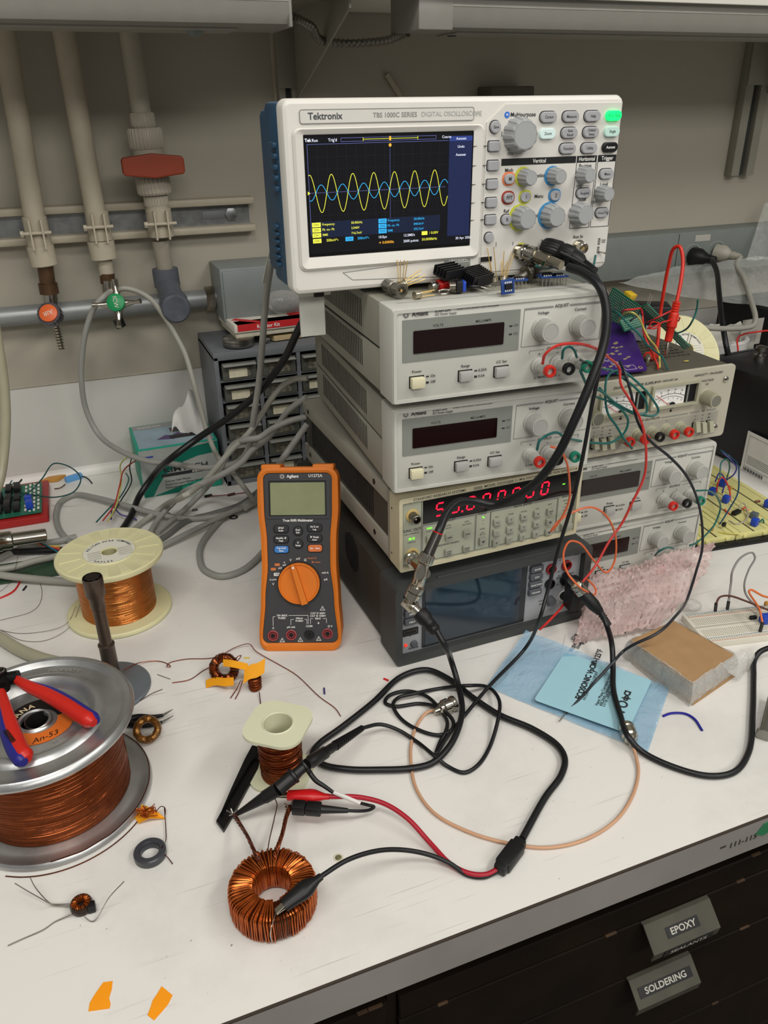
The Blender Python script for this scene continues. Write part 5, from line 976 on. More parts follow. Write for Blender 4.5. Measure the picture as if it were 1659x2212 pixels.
# taped coils
t = thing('taped_coil', 'dark copper coil wrapped in yellow tape below the handheld multimeter', 'coil', tuple(az(487, 1462, 0))); O = t.location
m = MB(); X = T(0, 0, .0115) @ RZ(-25) @ RX(62) @ T(0, 0, -.006); toroid(m, 0, .0155, .0075, .012, 60, .00065, COP, X=X, seed=6, jit=1.2); m.build('winding', t)
m = MB(); m.lathe([(.0085, .001), (.0145, .001), (.0145, .011), (.0085, .011), (.0085, .001)], BLK, 40, X, cap=False); m.build('core', t)
def strip(P_, nm, parent, O_, m_=TAPE2, w=.011, th=.0005, side=(0, 1, 0)):
    S = smooth([az(*p) - O_ for p in P_], 5); mb = MB(); sv = Vector(side).normalized(); vs = []
    for p in S: vs += [p - sv * w / 2, p + sv * w / 2, p + sv * w / 2 + Vector((0, 0, th)), p - sv * w / 2 + Vector((0, 0, th))]
    n = len(S); mb.add(vs, [(4 * i + j, 4 * i + (j + 1) % 4, 4 * i + 4 + (j + 1) % 4, 4 * i + 4 + j) for i in range(n - 1) for j in range(4)] + [(3, 2, 1, 0), (4 * n - 4, 4 * n - 3, 4 * n - 2, 4 * n - 1)], m_); return mb.build(nm, parent)
strip([(482, 1432, .024), (500, 1434, .026), (520, 1438, .025), (536, 1442, .022)], 'tape_wrap', t, O, side=(.2, 1, .3), w=.009)
strip([(445, 1478, .001), (465, 1472, .005), (485, 1474, .008), (505, 1472, .010)], 'tape_wrap', t, O, side=(.2, 1, .2), w=.011)
for P_ in ([(520, 1470, .006), (510, 1490, .002), (498, 1508, .001)], [(524, 1470, .006), (516, 1495, .002), (508, 1510, .001)], [(508, 1428, .022), (514, 1418, .03), (521, 1416, .03), (512, 1430, .022)]): m = MB(); m.tube([az(*p) - O for p in P_], .0005, PK, 6); m.build('lead', t)
t = thing('taped_coil', 'small upright copper coil capped by a yellow tape flag, right of the larger taped coil', 'coil', tuple(az(552, 1488, 0))); O = t.location
m = MB(); windings(m, 0, 0, .001, .016, .0068, .0011, COP, seg=40, seed=3, jit=.5); m.lathe([(.005, 0), (.005, .0165)], COPD, 20); m.build('winding', t)
strip([(527, 1462, .018), (540, 1452, .021), (556, 1448, .022), (572, 1438, .024)], 'tape_flag', t, O, side=(.35, 1, .45), w=.017)
m = MB(); m.tube([az(560, 1495, .003) - O, az(561, 1505, .002) - O, az(563, 1520, .001) - O], .0005, COPD, 6); m.build('lead', t)
# loose thin copper wires on the bench
wire('copper_wire_length', 'long loose copper wire bending from the reel past the handheld multimeter', [az(268, 1448, .012), az(300, 1432, .004), az(340, 1428, .001), az(362, 1434, .001), az(368, 1440, .001), az(361, 1440, .002), az(366, 1432, .001), az(400, 1424, .001), az(465, 1420, .001), az(510, 1398, .003), az(538, 1391, .005), az(552, 1406, .003), az(600, 1434, .001), az(640, 1458, .001), az(690, 1505, .001), az(724, 1530, .001), az(736, 1547, .001)], .0005, PK)
wire('copper_wire_length', 'short bent copper wire left of the taped coils', [az(372, 1475, .001), az(410, 1468, .001), az(440, 1448, .001), az(462, 1437, .004)], .0005, PK)
wire('wire_offcut', 'short straight steel wire offcut right of the rod stand base', [az(340, 1457, .0008), az(368, 1467, .0008)], .0004, SLV)
wire('wire_offcut', 'wire offcut with dark sleeve pointing at the small golden toroid', [az(302, 1514, .001), az(325, 1500, .003), az(351, 1489, .008)], .0004, COPD)
def bit(label, a, b, r, m, name='wire_offcut', cat='wire'): wire(name, label, [az(*a), az(*b)], r, m, cat)
bit('tiny blue insulation offcut right of the multimeter foot', (700, 1486, .001), (701, 1499, .001), .0009, mat('offcut_blue', '2a2468', .4))
bit('tiny red insulation offcut left of the bench multimeter corner', (829, 1466, .001), (839, 1470, .001), .0011, RED)
bit('tiny yellow offcut above the taped coils', (527, 1421, .001), (539, 1421, .001), .0009, mat('offcut_yellow', 'd8c25a', .5))
bit('tiny black sleeve offcut left of the yellow spool', (50, 1275, .001), (57, 1266, .001), .0012, BLK)
bit('tiny black sleeve offcut on bench between cable loops', (350, 1113, .001), (367, 1109, .001), .0016, BLK)
bit('tiny black sleeve offcut near the tissue box, right one', (415, 1103, .001), (427, 1101, .001), .0018, BLK)
m = MB(); p = az(505, 1118, 0); m.lathe([(.0035, 0), (.0065, 0), (.0065, .001), (.0035, .001), (.0035, 0)], mat('washer_dark', '4a4945', .4, .5), 28, T(*p), cap=False); tag(m.build('washer'), 'dark washer lying inside the grey cable loop', 'washer')
# tweezers at the reel
t = thing('tweezers', 'black handled bent-tip tweezers beside the big reel', 'tweezers', tuple(az(320, 1560, 0))); O = t.location; TW = mat('tweezer_black', '151515', .35, .3)
for P_, nm in (([(272, 1556, .003), (300, 1549, .004), (330, 1549, .004), (352, 1545, .005), (364, 1538, .006)], 'arm'), ([(272, 1562, .003), (300, 1566, .003), (325, 1566, .003), (350, 1560, .004), (364, 1552, .005)], 'arm')):
    S = [az(*p) - O for p in P_]; m = MB(); m.tube(S[:4], .002, TW, 10, rfun=lambda t_, i: .0042 - .0026 * t_); m.build(nm, t)
    m = MB(); m.tube([S[3], S[4], S[4] + (S[4] - S[3]) * .8], .0008, STEEL, 8, rfun=lambda t_, i: .0014 - .0011 * t_); m.build('tip', t)
# big black tweezers
t = thing('wide_tweezers', 'wide flat black tweezers slanting out from under the small nylon spool', 'tweezers', tuple(az(520, 1720, 0))); O = t.location
def c4(a, b, z=0): p = az(420 + a / 3.7705, 1380 + b / 3.7705, z); return (p.x - O.x, p.y - O.y)
m = MB(); m.prism([c4(180, 1505), c4(240, 1582), c4(300, 1480), c4(520, 1075), c4(540, 1000), c4(450, 1010), c4(300, 1280)], .0, .004, TW, bev=.0008); m.build('arm', t)
m = MB(); m.prism([c4(210, 1440, .006), c4(300, 1280, .006), c4(470, 1000, .006), c4(530, 950, .006), c4(520, 890, .006), c4(470, 880, .006), c4(410, 990, .006), c4(300, 1230, .006)], .004, .0085, TW, bev=.0008); m.build('arm', t)
# ================================================================== cables, probes, connectors
def bnc_plug(mb, p, q, hexa=True, m=CHR, L1=.026, s=1.0):
    """BNC plug from its mouth p towards the cable q"""
    X = align(p, q); mb.lathe([(.0064 * s, 0), (.0070 * s, .001), (.0070 * s, .004), (.0064 * s, .0048), (.0064 * s, .006), (.0070 * s, .0068), (.0070 * s, .0125), (.0060 * s, .0135), (.0050 * s, .0142)], m, 64, X)
    for a in (0, 120, 240): mb.disc(.0068 * s * math.cos(R_(a)), .0068 * s * math.sin(R_(a)), .0011, .003, .005, DKSLOT, 8, M=X)
    if hexa: mb.lathe([(.0052 * s, .014), (.0052 * s, .014 + L1 * .5), (.0045 * s, L1)], m, 6, X, cap=True)
CB = mat('cable_black', '101113', .4, var=.1, bump=.03)
# thick black coax from the scope to the generator
P_ = [ay(1228, 577, -.012), ay(1262, 590, -.030), ay(1296, 620, -.050), ay(1310, 670, -.060), ay(1305, 740, -.068), ay(1278, 820, -.075), ay(1240, 910, -.078), ay(1200, 990, -.075), ay(1155, 1045, -.065), ay(1110, 1075, -.05), ay(1068, 1090, -.035), ay(1030, 1084, -.028), ay(990, 1085, -.03), ay(965, 1108, -.04), ay(951, 1140, -.052), ay(946, 1152, -.055)]
t = thing('coaxial_cable', 'thick black coaxial cable curving from the oscilloscope to the function generator', 'cable', tuple(P_[9])); O = t.location; m = MB(T(*(-O))); m.tube(P_, .0042, CB, 16, k=8); m.build('cable_jacket', t)
m = MB(T(*(-O))); a = ay(1128, 543, .032); b = ay(1178, 560, .012); bnc_plug(m, a, b, hexa=False, s=1.12); NK = mat('warm_nickel', 'a8a08c', .22, 1.0, var=.04); X = align(ay(1168, 556, .016), ay(1210, 572, -.004)); m.lathe([(.0062, -.006), (.0062, .010)], NK, 6, X); m.lathe([(.0050, .010), (.0047, .024)], NK, 24, X); m.build('bnc_plug', t)
m = MB(T(*(-O))); e0 = ay(946, 1150, -.055); e1 = ay(918, 1213, -.062); X = align(e0, e1); L = (e1 - e0).length; m.lathe([(.0052, 0), (.0052, .001)], RED, 20, X); m.lathe([(.0050, .001), (.0052, L * .55), (.0054, L * .72)], mat('dark_nickel', '5c5a57', .25, .9), 24, X); m.lathe([(.0056, L * .72), (.0076, L * .76), (.0076, L), (.0064, L + .002)], CHR, 48, X, rib=(24, .0003, 0)); m.build('bnc_plug', t)
# tee and adapters hanging on the generator
f0 = ay(888, 1206, -.004); t = thing('bnc_adapter_chain', 'chain of nickel connector tees on the generator output', 'adapter', tuple(f0)); O = t.location
tee = ay(920, 1240, -.056) - O; m = MB(); p0 = Vector((0, 0, 0)); m.lathe([(.0068, 0), (.0074, .001), (.0074, .005), (.0062, .006), (.0062, .008), (.0074, .009), (.0074, .014), (.0055, .016), (.0048, (tee - p0).length)], CHR, 48, align(p0, tee)); m.build('tee_branch', t)
a = ay(916, 1216, -.062) - O; b = ay(902, 1266, -.062) - O; m = MB(); L = (b - a).length; m.lathe([(.0045, -.001), (.0058, 0), (.0058, .008), (.0062, .009), (.0064, L - .003), (.0052, L)], CHR, 40, align(a, b)); m.build('tee_barrel', t)
c_ = ay(890, 1292, -.062) - O; m = MB(); L = (c_ - b).length; m.lathe([(.005, -.001), (.0070, 0), (.0076, .0015), (.0076, .006), (.0060, .0072), (.0058, L * .5), (.0078, L * .55), (.0080, L), (.006, L + .001)], CHR, 48, align(b, c_)); m.build('adapter_plug', t)
d_ = ay(886, 1305, -.062) - O; e_ = ay(912, 1330, -.074) - O; m = MB(); m.lathe([(.0052, -.004), (.0052, .008)], CHR, 24, align(c_, d_)); m.box(-.005, .005, -.005, .005, -.007, .006, CHR, r=.001, M=align(d_, e_)); m.lathe([(.0048, .004), (.0048, .012), (.0064, .013), (.0066, .022), (.0056, .024)], CHR, 40, align(d_, e_)); m.build('elbow_adapter', t)
# black cable with clips
z = .0045
P_ = [ay(932, 1345, -.084), ay(948, 1372, -.094), ay(962, 1396, -.10), az(974, 1425, .030), az(988, 1472, .012), az(998, 1531, .0095), az(990, 1574, .0100), az(968, 1616, .0080), az(934, 1648, z), az(886, 1660, z), az(820, 1663, z), az(752, 1662, z), az(698, 1652, z), az(675, 1631, z), az(687, 1609, z), az(738, 1571, z), az(805, 1518, z), az(868, 1461, z), az(921, 1447, z), az(968, 1466, z), az(1027, 1511, z), az(1080, 1545, z), az(1151, 1575, z), az(1205, 1611, z), az(1220, 1640, z), az(1212, 1675, z), az(1178, 1722, z), az(1128, 1812, .005)]
t = thing('clip_lead_cable', 'black cable with split ends, looping across the bench from the generator', 'cable', tuple(az(1100, 1850, 0))); O = t.location; m = MB(T(*(-O))); m.tube(P_, .0031, CB, 14, k=8); m.build('cable_jacket', t)
m = MB(T(*(-O))); a = ay(905, 1322, -.072); b = ay(938, 1360, -.088); L = (b - a).length; m.lathe([(.0068, 0), (.0078, .002), (.0078, L * .40), (.0066, L * .52), (.0060, L * .72), (.0066, L * .74), (.0060, L * .80), (.0066, L * .84), (.0058, L * .90), (.0062, L * 1.02), (.0045, L * 1.15)], BLKR, 32, align(a, b)); m.build('strain_boot', t)
m = MB(T(*(-O))); a = az(1122, 1822, .006); b = az(1080, 1878, .006); X = align(a, b); L = (b - a).length; m.box(-.0068, .0068, -.005, .005, .002, L - .003, BLK, r=.002, M=X); m.box(-.0052, .0052, -.0046, .0046, -.003, L + .002, BLK, r=.0018, M=X); m.build('splitter', t)
RW_ = mat('wire_red_pvc', 'a8182a', .38, var=.05)
m = MB(T(*(-O))); m.tube([az(1078, 1876, .005), az(1050, 1889, .004), az(1015, 1887, .004), az(975, 1868, .004), az(930, 1822, .006), az(880, 1768, .014), az(830, 1736, .018), az(775, 1722, .020), az(712, 1721, .020)], .0021, RW_, 12, k=8); m.build('red_wire', t)
m = MB(T(*(-O))); m.tube([az(1074, 1882, .004), az(1045, 1894, .0028), az(1010, 1890, .0026), az(970, 1864, .008), az(925, 1846, .014), az(870, 1836, .022), az(815, 1838, .030), az(750, 1858, .036), az(692, 1894, .036)], .0019, CB, 12, k=8); m.build('black_wire', t)
def croc(parent, O_, a, b, tip, m_, nm, w=.0062):
    """boot from the cable end a to the jaw end b, jaws on to tip"""
    mb = MB(T(*(-O_))); X = align(a, b); L = (b - a).length
    mb.lathe([(w * .40, 0), (w * .45, L * .12), (w * .95, L * .36), (w, L * .5), (w * .8, L * .8), (w * .72, L)], m_, 20, X @ Matrix.Diagonal((1, .8, 1, 1))); o = mb.build(nm, parent)
    mb = MB(T(*(-O_))); d = (tip - b).normalized()
    for s in (-1, 1):
        mb.bar(b - d * .004 + Vector((0, 0, s * .0018)), tip + Vector((0, 0, s * .0006)), .0042, .0009, CHR)
    mb.build('jaws', o); return o
croc(t, O, az(712, 1721, .020), az(622, 1718, .018), az(598, 1718, .017), mat('clip_red', 'c4161a', .32), 'red_clip_boot', .0066)
croc(t, O, az(694, 1893, .036), az(612, 1957, .031), az(596, 1970, .028), BLK, 'black_clip_boot', .0072)
# oscilloscope probe
P0 = [ay(1210, 545, .004), ay(1262, 572, -.012), ay(1290, 600, -.030), ay(1302, 650, -.040), ay(1303, 720, -.046), ay(1294, 800, -.052), ay(1278, 880, -.056), ay(1262, 970, -.060), ay(1238, 1080, -.064), ay(1208, 1180, -.066), ay(1182, 1280, -.075), ay(1168, 1330, -.085), az(1135, 1400, .020), az(1058, 1481, .010), az(1000, 1550, .0065), az(965, 1592, .004), az(942, 1628, .0026), az(952, 1600, .0028), az(962, 1582, .005), az(966, 1560, .006), az(950, 1532, .0052), az(921, 1504, .0048), az(878, 1493, .0026), az(842, 1502, .0024), az(832, 1518, .0024), az(853, 1526, .0024), az(908, 1520, .0026), az(952, 1531, .0074), az(978, 1556, .0062), az(976, 1576, .0054), az(948, 1588, .0030), az(896, 1573, .0024), az(862, 1548, .0024), az(849, 1522, .0050), az(861, 1507, .0052), az(892, 1499, .0070), az(952, 1487, .0024), az(1011, 1481, .0140), az(1053, 1484, .0036), az(1078, 1512, .0110), az(1077, 1548, .0105), az(1058, 1613, .0024), az(1030, 1655, .0024), az(1002, 1669, .0022), az(968, 1656, .0022), az(935, 1630, .0072), az(900, 1602, .0024), az(860, 1577, .006), az(822, 1565, .012), az(782, 1573, .018)]
t = thing('probe_lead', 'thin black oscilloscope probe with coiled lead resting on the small spool', 'probe', tuple(az(700, 1640, 0))); O = t.location; m = MB(T(*(-O))); m.tube(P0, .0019, CB, 12, k=7); m.build('probe_cable', t)
m = MB(T(*(-O))); a = ay(1184, 540, .030); b = ay(1240, 556, .004); c2_ = ay(1286, 585, -.022); L = (b - a).length; X = align(a, b); m.lathe([(.0105, -.004), (.0112, 0), (.0112, .012), (.0098, .014), (.0098, .016), (.0104, .017), (.0100, L * .8), (.0088, L * .95), (.0078, L)], BLK, 96, X, rib=(30, .0003, 0)); m.build('probe_connector', t)
m = MB(T(*(-O)) @ X)
for k_ in range(3):
    for i in range(8): a_ = R_(-70 + i * 13); m.text('\u2013', 0, 0, .0026, WHT, .0002, 'C', M=Matrix.Translation((.0102 * math.sin(a_ + 2.6), .0102 * math.cos(a_ + 2.6), .019 + k_ * .0042)) @ Matrix.Rotation(-(a_ + 2.6), 4, 'Z') @ RX(-90))
m.build('connector_print', t)
m = MB(T(*(-O))); X = align(b, c2_); L = (c2_ - b).length; m.lathe([(.0078, -.002), (.0070, L * .28), (.0044, L * .45), (.0040, L * .5)] + [q for i in range(8) for q in ((.0042 - i * .00016, L * (.5 + i * .065)), (.0042 - i * .00016, L * (.535 + i * .065)), (.0030, L * (.54 + i * .065)), (.0030, L * (.56 + i * .065)))], BLK, 24, X); m.build('strain_relief', t)
a = az(782, 1573, .020); b = az(722, 1612, .034); c_ = az(662, 1652, .044); d_ = az(600, 1705, .034); e_ = az(560, 1728, .024); f_ = az(506, 1762, .010)
m = MB(T(*(-O))); L = (b - a).length; X = align(a, b); m.lathe([(.0022, 0)] + [q for i in range(14) for q in ((.0030 + i * .00013, L * i / 14), (.0030 + i * .00013, L * (i + .6) / 14), (.0024 + i * .0001, L * (i + .62) / 14), (.0024 + i * .0001, L * (i + .98) / 14))], BLK, 20, X); m.build('strain_relief', t)
m = MB(T(*(-O))); L = (c_ - b).length; m.lathe([(.0040, 0), (.0044, L * .1), (.0044, L * .3), (.0056, L * .34), (.0058, L * .85), (.0050, L * .9), (.0050, L)], BLK, 28, align(b, c_)); L2 = (d_ - c_).length; m.lathe([(.0044, 0), (.0072, .001), (.0072, .0026), (.0044, .003), (.0044, .012), (.0070, .013), (.0070, .015), (.0062, .016), (.0064, L2 * .55), (.0060, L2 * .7), (.0062, L2)], BLK, 32, align(c_, d_)); L3 = (f_ - d_).length; m.lathe([(.0060, 0), (.0056, L3 * .30), (.0050, L3 * .31), (.0036, L3 * .6), (.0024, L3 * .85), (.0016, L3 * .97)], BLK, 28, align(d_, f_)); m.build('probe_body', t)
m = MB(T(*(-O))); m.tube([c_ + Vector((0, 0, -.004)), az(682, 1686, .034), az(700, 1698, .030), az(720, 1712, .026)], .0018, CB, 10, rfun=lambda t_, i: .0024 - .0008 * t_); m.tube([az(778, 1735, .016), az(795, 1739, .010), az(808, 1743, .008), az(800, 1749, .008), az(780, 1752, .012), az(748, 1751, .017)], .0014, CB, 10); m.build('ground_lead', t)
m = MB(T(*(-O))); m.cyl(az(718, 1710, .026), az(778, 1735, .016), .0019, mat('sleeve_white', 'd5d2cc', .4), 12); m.build('white_sleeve', t)
m = MB(T(*(-O))); a = az(752, 1751, .017); b = az(692, 1748, .020); L = (b - a).length; m.lathe([(.0020, 0), (.0024, .004), (.0036, L * .9), (.0038, L)], BLK, 20, align(a, b)); X = align(b, az(636, 1744, .020)); m.box(-.0052, .0052, -.0042, .0042, -.001, .0125, BLK, r=.0014, M=X); m.box(-.0048, .0048, -.0048, .0048, .0125, .024, BLK, r=.0012, M=X); m.build('ground_clip', t)
m = MB(T(*(-O))); b = az(640, 1745, .020); m.bar(b, az(617, 1742, .019), .0036, .0012, CHR); m.bar(b + Vector((0, 0, -.003)), az(618, 1746, .016), .0034, .001, CHR); m.build('clip_jaws', t)
# tan jumper coax
TAN = mat('tan_teflon_coax', 'c79a78', .4, var=.06, bump=.2, bscale=900)
t = thing('tan_coax_jumper', 'tan braided coaxial jumper curving across the bench front with two connectors', 'cable', tuple(az(1150, 1828, 0))); O = t.location; m = MB(T(*(-O))); m.tube([az(940, 1533, .006), az(922, 1539, .0035), az(900, 1568, .002), az(888, 1610, .002), az(888, 1650, .002), az(900, 1705, .002), az(940, 1758, .002), az(1020, 1800, .002), az(1100, 1822, .002), az(1180, 1831, .002), az(1260, 1815, .002), az(1330, 1772, .002), az(1368, 1715, .002), az(1379, 1665, .002), az(1373, 1630, .004), az(1366, 1610, .006)], .0015, TAN, 12, k=8); m.build('cable_jacket', t)
for a, b in ((az(982, 1518, .008), az(945, 1534, .0075)), (az(1352, 1568, .0085), az(1366, 1606, .007))):
    m = MB(T(*(-O))); X = align(a, b); L = (b - a).length; m.lathe([(.0072, 0), (.0078, .0012), (.0078, .004), (.0066, .005), (.0066, .007), (.0078, .008), (.0078, .0135), (.0062, .0150), (.0062, .018), (.0036, .019), (.0030, L + .004)], CHR, 56, X, rib=None); m.build('bnc_connector', t)
# right hand coax
P_ = [ay(1300, 1325, -.058), ay(1312, 1355, -.070), az(1322, 1395, .030), az(1324, 1440, .016), az(1325, 1490, .0115), az(1340, 1545, .0115), az(1356, 1590, .0135), az(1385, 1622, .005), az(1450, 1655, .0035), az(1530, 1676, .0035), az(1585, 1668, .0035), az(1617, 1625, .0035), az(1626, 1540, .0035), az(1628, 1460, .0035), az(1630, 1425, .006), az(1642, 1408, .012), az(1675, 1395, .020)]
t = thing('coaxial_cable', 'black coaxial cable looping on the bench from the bench multimeter adapter', 'cable', tuple(az(1500, 1670, 0))); O = t.location; m = MB(T(*(-O))); m.tube(P_, .0029, CB, 14, k=8); m.build('cable_jacket', t)
a, b, c_ = ay(1262, 1284, -.042), ay(1296, 1322, -.056), ay(1316, 1352, -.068); m = MB(T(*(-O))); L = (b - a).length; m.lathe([(.0062, -.001), (.0070, .001), (.0072, L * .6), (.0060, L * .8), (.0048, L)], BLKR, 28, align(a, b)); L = (c_ - b).length; m.lathe([q for i in range(6) for q in ((.0042 - i * .0001, L * (i) / 6), (.0042 - i * .0001, L * (i + .6) / 6), (.0032, L * (i + .65) / 6), (.0032, L * (i + .95) / 6))], BLKR, 20, align(b, c_)); m.build('strain_boot', t)
m = MB(T(*(-O))); a2 = ay(1244, 1262, -.034); bnc_plug(m, a2, ay(1266, 1290, -.043), hexa=False, s=1.05); m.build('bnc_plug', t)
J = F1 = ay(1222, 1252, -.004); t = thing('banana_adapter', 'black double banana adapter plugged into the bench multimeter', 'adapter', tuple(J)); O = t.location; m = MB(T(*(-O)))
pa = ay(1222, 1243, -.002); pb = ay(1217, 1286, -.002)
m.cyl(pa, pa + Vector((0, -.012, 0)), .0052, BLK, 20); m.cyl(pb, pb + Vector((0, -.012, 0)), .0052, BLK, 20); c0 = (pa + pb) / 2; X = T(c0.x, c0.y - .009, c0.z); m.box(-.0075, .0075, -.018, .0, -.020, .020, BLK, r=.003, M=X); m.build('body', t)
m = MB(T(*(-O))); m.cyl(ay(1234, 1252, -.024), a2, .0050, CHR, 24); m.build('socket', t)
# grey power and network cables behind
GC = mat('grey_cable_pvc', '94948d', .5, var=.03); GC2 = mat('beige_grey_cable', '9c9a90', .5, var=.03)
def cable(name, label, P_, r, m=GC, cat='cable', k=8): return wire(name, label, P_, r, m, cat, seg=12, k=k)
t = thing('grey_cable', 'long grey cable looping over the green tap and up beside the oscilloscope', 'cable', tuple(az(400, 1008, 0))); O = t.location; m = MB(T(*(-O)))
m.tube([ay(238, 630, .585), ay(222, 643, .575), ay(205, 662, .575), ay(188, 705, .58), ay(178, 760, .59), ay(176, 820, .60), ay(186, 885, .61), ay(212, 937, .60), ay(262, 975, .54), ay(320, 996, .50), ay(372, 1002, .48), ay(430, 1010, .44), ay(475, 1008, .42), ay(515, 997, .40), ay(538, 965, .38), ay(548, 900, .36), ay(560, 820, .34), ay(567, 740, .31), ay(573, 660, .29), ay(580, 600, .26), ay(587, 560, .24)], .0042, GC, 14, k=8); m.build('cable_jacket', t)
m = MB(T(*(-O))); a = ay(592, 530, .232); b = ay(574, 610, .26); m.box(-.0045, .0045, -.0008, .0008, -.01, (b - a).length, mat('tag_white', 'b9b9b0', .5), M=align(a, b)); m.build('paper_flag', t)
t = thing('grey_cable', 'grey network cable arching right from the green tap with a clear plug', 'cable', tuple(az(470, 1040, 0))); O = t.location; m = MB(T(*(-O))); m.tube([ay(242, 640, .585), ay(262, 624, .575), ay(290, 627, .57), ay(325, 646, .56), ay(352, 680, .555), ay(378, 722, .55), ay(400, 765, .53), ay(417, 822, .51), ay(434, 885, .50), ay(448, 935, .49), ay(470, 985, .47), ay(500, 1018, .44), ay(525, 1050, .40), az(548, 1080, .02)], .0038, GC2, 14, k=8); m.build('cable_jacket', t)
m = MB(T(*(-O))); X = align(az(524, 1098, .010), az(560, 1072, .014)); m.box(-.006, .006, -.004, .004, 0, .024, mat('clear_plug', 'c6c6be', .2, trans=.4), r=.001, M=X); m.build('network_plug', t)
cable('grey_cable', 'grey cable leaving the supply stack beside the small drawers, upper one', [ay(664, 817, .33), ay(640, 818, .34), ay(612, 832, .35), ay(586, 862, .36), ay(562, 900, .37), ay(535, 938, .36), ay(500, 972, .34), ay(468, 1010, .32), ay(440, 1042, .29), ay(400, 1070, .25), az(350, 1096, .02), az(312, 1125, .006), az(270, 1160, .006)], .0040, GC2)
cable('grey_cable', 'grey cable crossing in front of the small drawers, middle one', [ay(662, 858, .33), ay(640, 873, .34), ay(620, 890, .35), ay(602, 915, .36), ay(580, 945, .35), ay(545, 972, .34), ay(520, 1000, .32), ay(470, 1030, .30), ay(420, 1052, .28), az(380, 1080, .03), az(345, 1118, .012), az(325, 1150, .008)], .0042, GC)
cable('grey_cable', 'grey cable dropping from the stack behind the handheld multimeter', [ay(664, 900, .33), ay(630, 908, .34), ay(590, 925, .34), ay(560, 945, .33), ay(530, 950, .34), ay(500, 965, .37), ay(478, 1008, .36), az(440, 1060, .03), az(400, 1100, .012), az(340, 1150, .006)], .0042, GC)
cable('grey_cable', 'grey cable curving down to the bench behind the orange multimeter', [ay(664, 916, .30), ay(640, 950, .30), ay(615, 985, .29), az(590, 1025, .030), az(572, 1062, .012), az(545, 1090, .006), az(523, 1095, .0055), az(490, 1112, .0045), az(458, 1144, .0045), az(436, 1175, .0045), az(431, 1200, .0045), az(442, 1231, .0045), az(478, 1245, .0045), az(520, 1234, .0045), az(566, 1195, .006), az(590, 1150, .006)], .0044, GC)
cable('grey_cable', 'grey cable making the left loop around the coloured wires', [az(500, 1108, .0055), az(450, 1118, .0045), az(402, 1120, .006), az(337, 1110, .012), az(270, 1092, .012), az(210, 1076, .010), az(160, 1069, .006), az(134, 1082, .0045), az(121, 1112, .0045), az(128, 1145, .0045), az(152, 1172, .0045)], .0043, GC)
cable('grey_cable', 'dark grey cable lying low between the spool and the multimeter', [az(560, 1060, .010), az(520, 1090, .006), az(460, 1110, .004), az(405, 1125, .004), az(355, 1160, .004), az(300, 1190, .004)], .0044, mat('dark_grey_cable', '6c6c68', .5))
cable('grey_cable', 'grey cable passing under the pale spool to the lower bench, right side', [az(570, 1040, .018), az(545, 1085, .010), az(490, 1110, .012), az(440, 1135, .010), az(380, 1165, .008), az(330, 1190, .005)], .0040, GC)
cable('grey_cable', 'grey cable running off the left edge above the green circuit board', [az(-30, 1234, .012), az(30, 1225, .010), az(75, 1212, .010), az(130, 1200, .008), az(190, 1186, .006)], .0046, GC2)
cable('grey_cable', 'pale grey cable running left in front of the green circuit board', [az(-30, 1238, .010), az(30, 1246, .010), az(90, 1252, .008), az(140, 1256, .007), az(190, 1260, .006)], .0048, GC2)
cable('grey_cable', 'grey cable segment at the left edge behind the steel barrel', [az(-20, 1215, .006), az(60, 1180, .006), az(120, 1170, .006), az(165, 1160, .005)], .0046, GC)
wire('power_cable', 'thick black power cable slanting behind the tissue box to the left edge', [ay(662, 680, .27), ay(640, 722, .29), ay(620, 765, .31), ay(590, 810, .34), ay(550, 856, .37), ay(490, 905, .41), ay(430, 945, .44), ay(372, 988, .44), az(331, 1028, .045), az(302, 1070, .02), az(281, 1118, .008), az(240, 1165, .006), az(170, 1185, .006), az(80, 1190, .006), az(0, 1192, .008), az(-40, 1194, .01)], .0048, CB, 'cable', seg=14)
# hoses at the left edge
HM = mat('aged_clear_hose', 'aca88e', .3, var=.04, trans=.15)
wire('clear_hose', 'yellowed clear hose hanging at the upper left edge', [ay(-12, 700, .40), ay(-2, 760, .40), ay(8, 830, .40), ay(12, 900, .395), ay(8, 980, .385), ay(-2, 1040, .37), ay(-20, 1080, .35)], .0062, HM, 'hose', seg=16)
wire('clear_hose', 'yellowed clear hose curving on the bench behind the big metal reel', [az(-40, 1355, .0075), az(0, 1378, .0075), az(45, 1405, .0075), az(95, 1424, .0075), az(150, 1436, .0075), az(200, 1445, .0075)], .0068, HM, 'hose', seg=16)
wire('red_wire', 'short red wire at the left edge curving below the grey cables', [az(-20, 1298, .0012), az(5, 1290, .0012), az(28, 1278, .0012), az(42, 1258, .0012), az(43, 1250, .004)], .0012, RED)
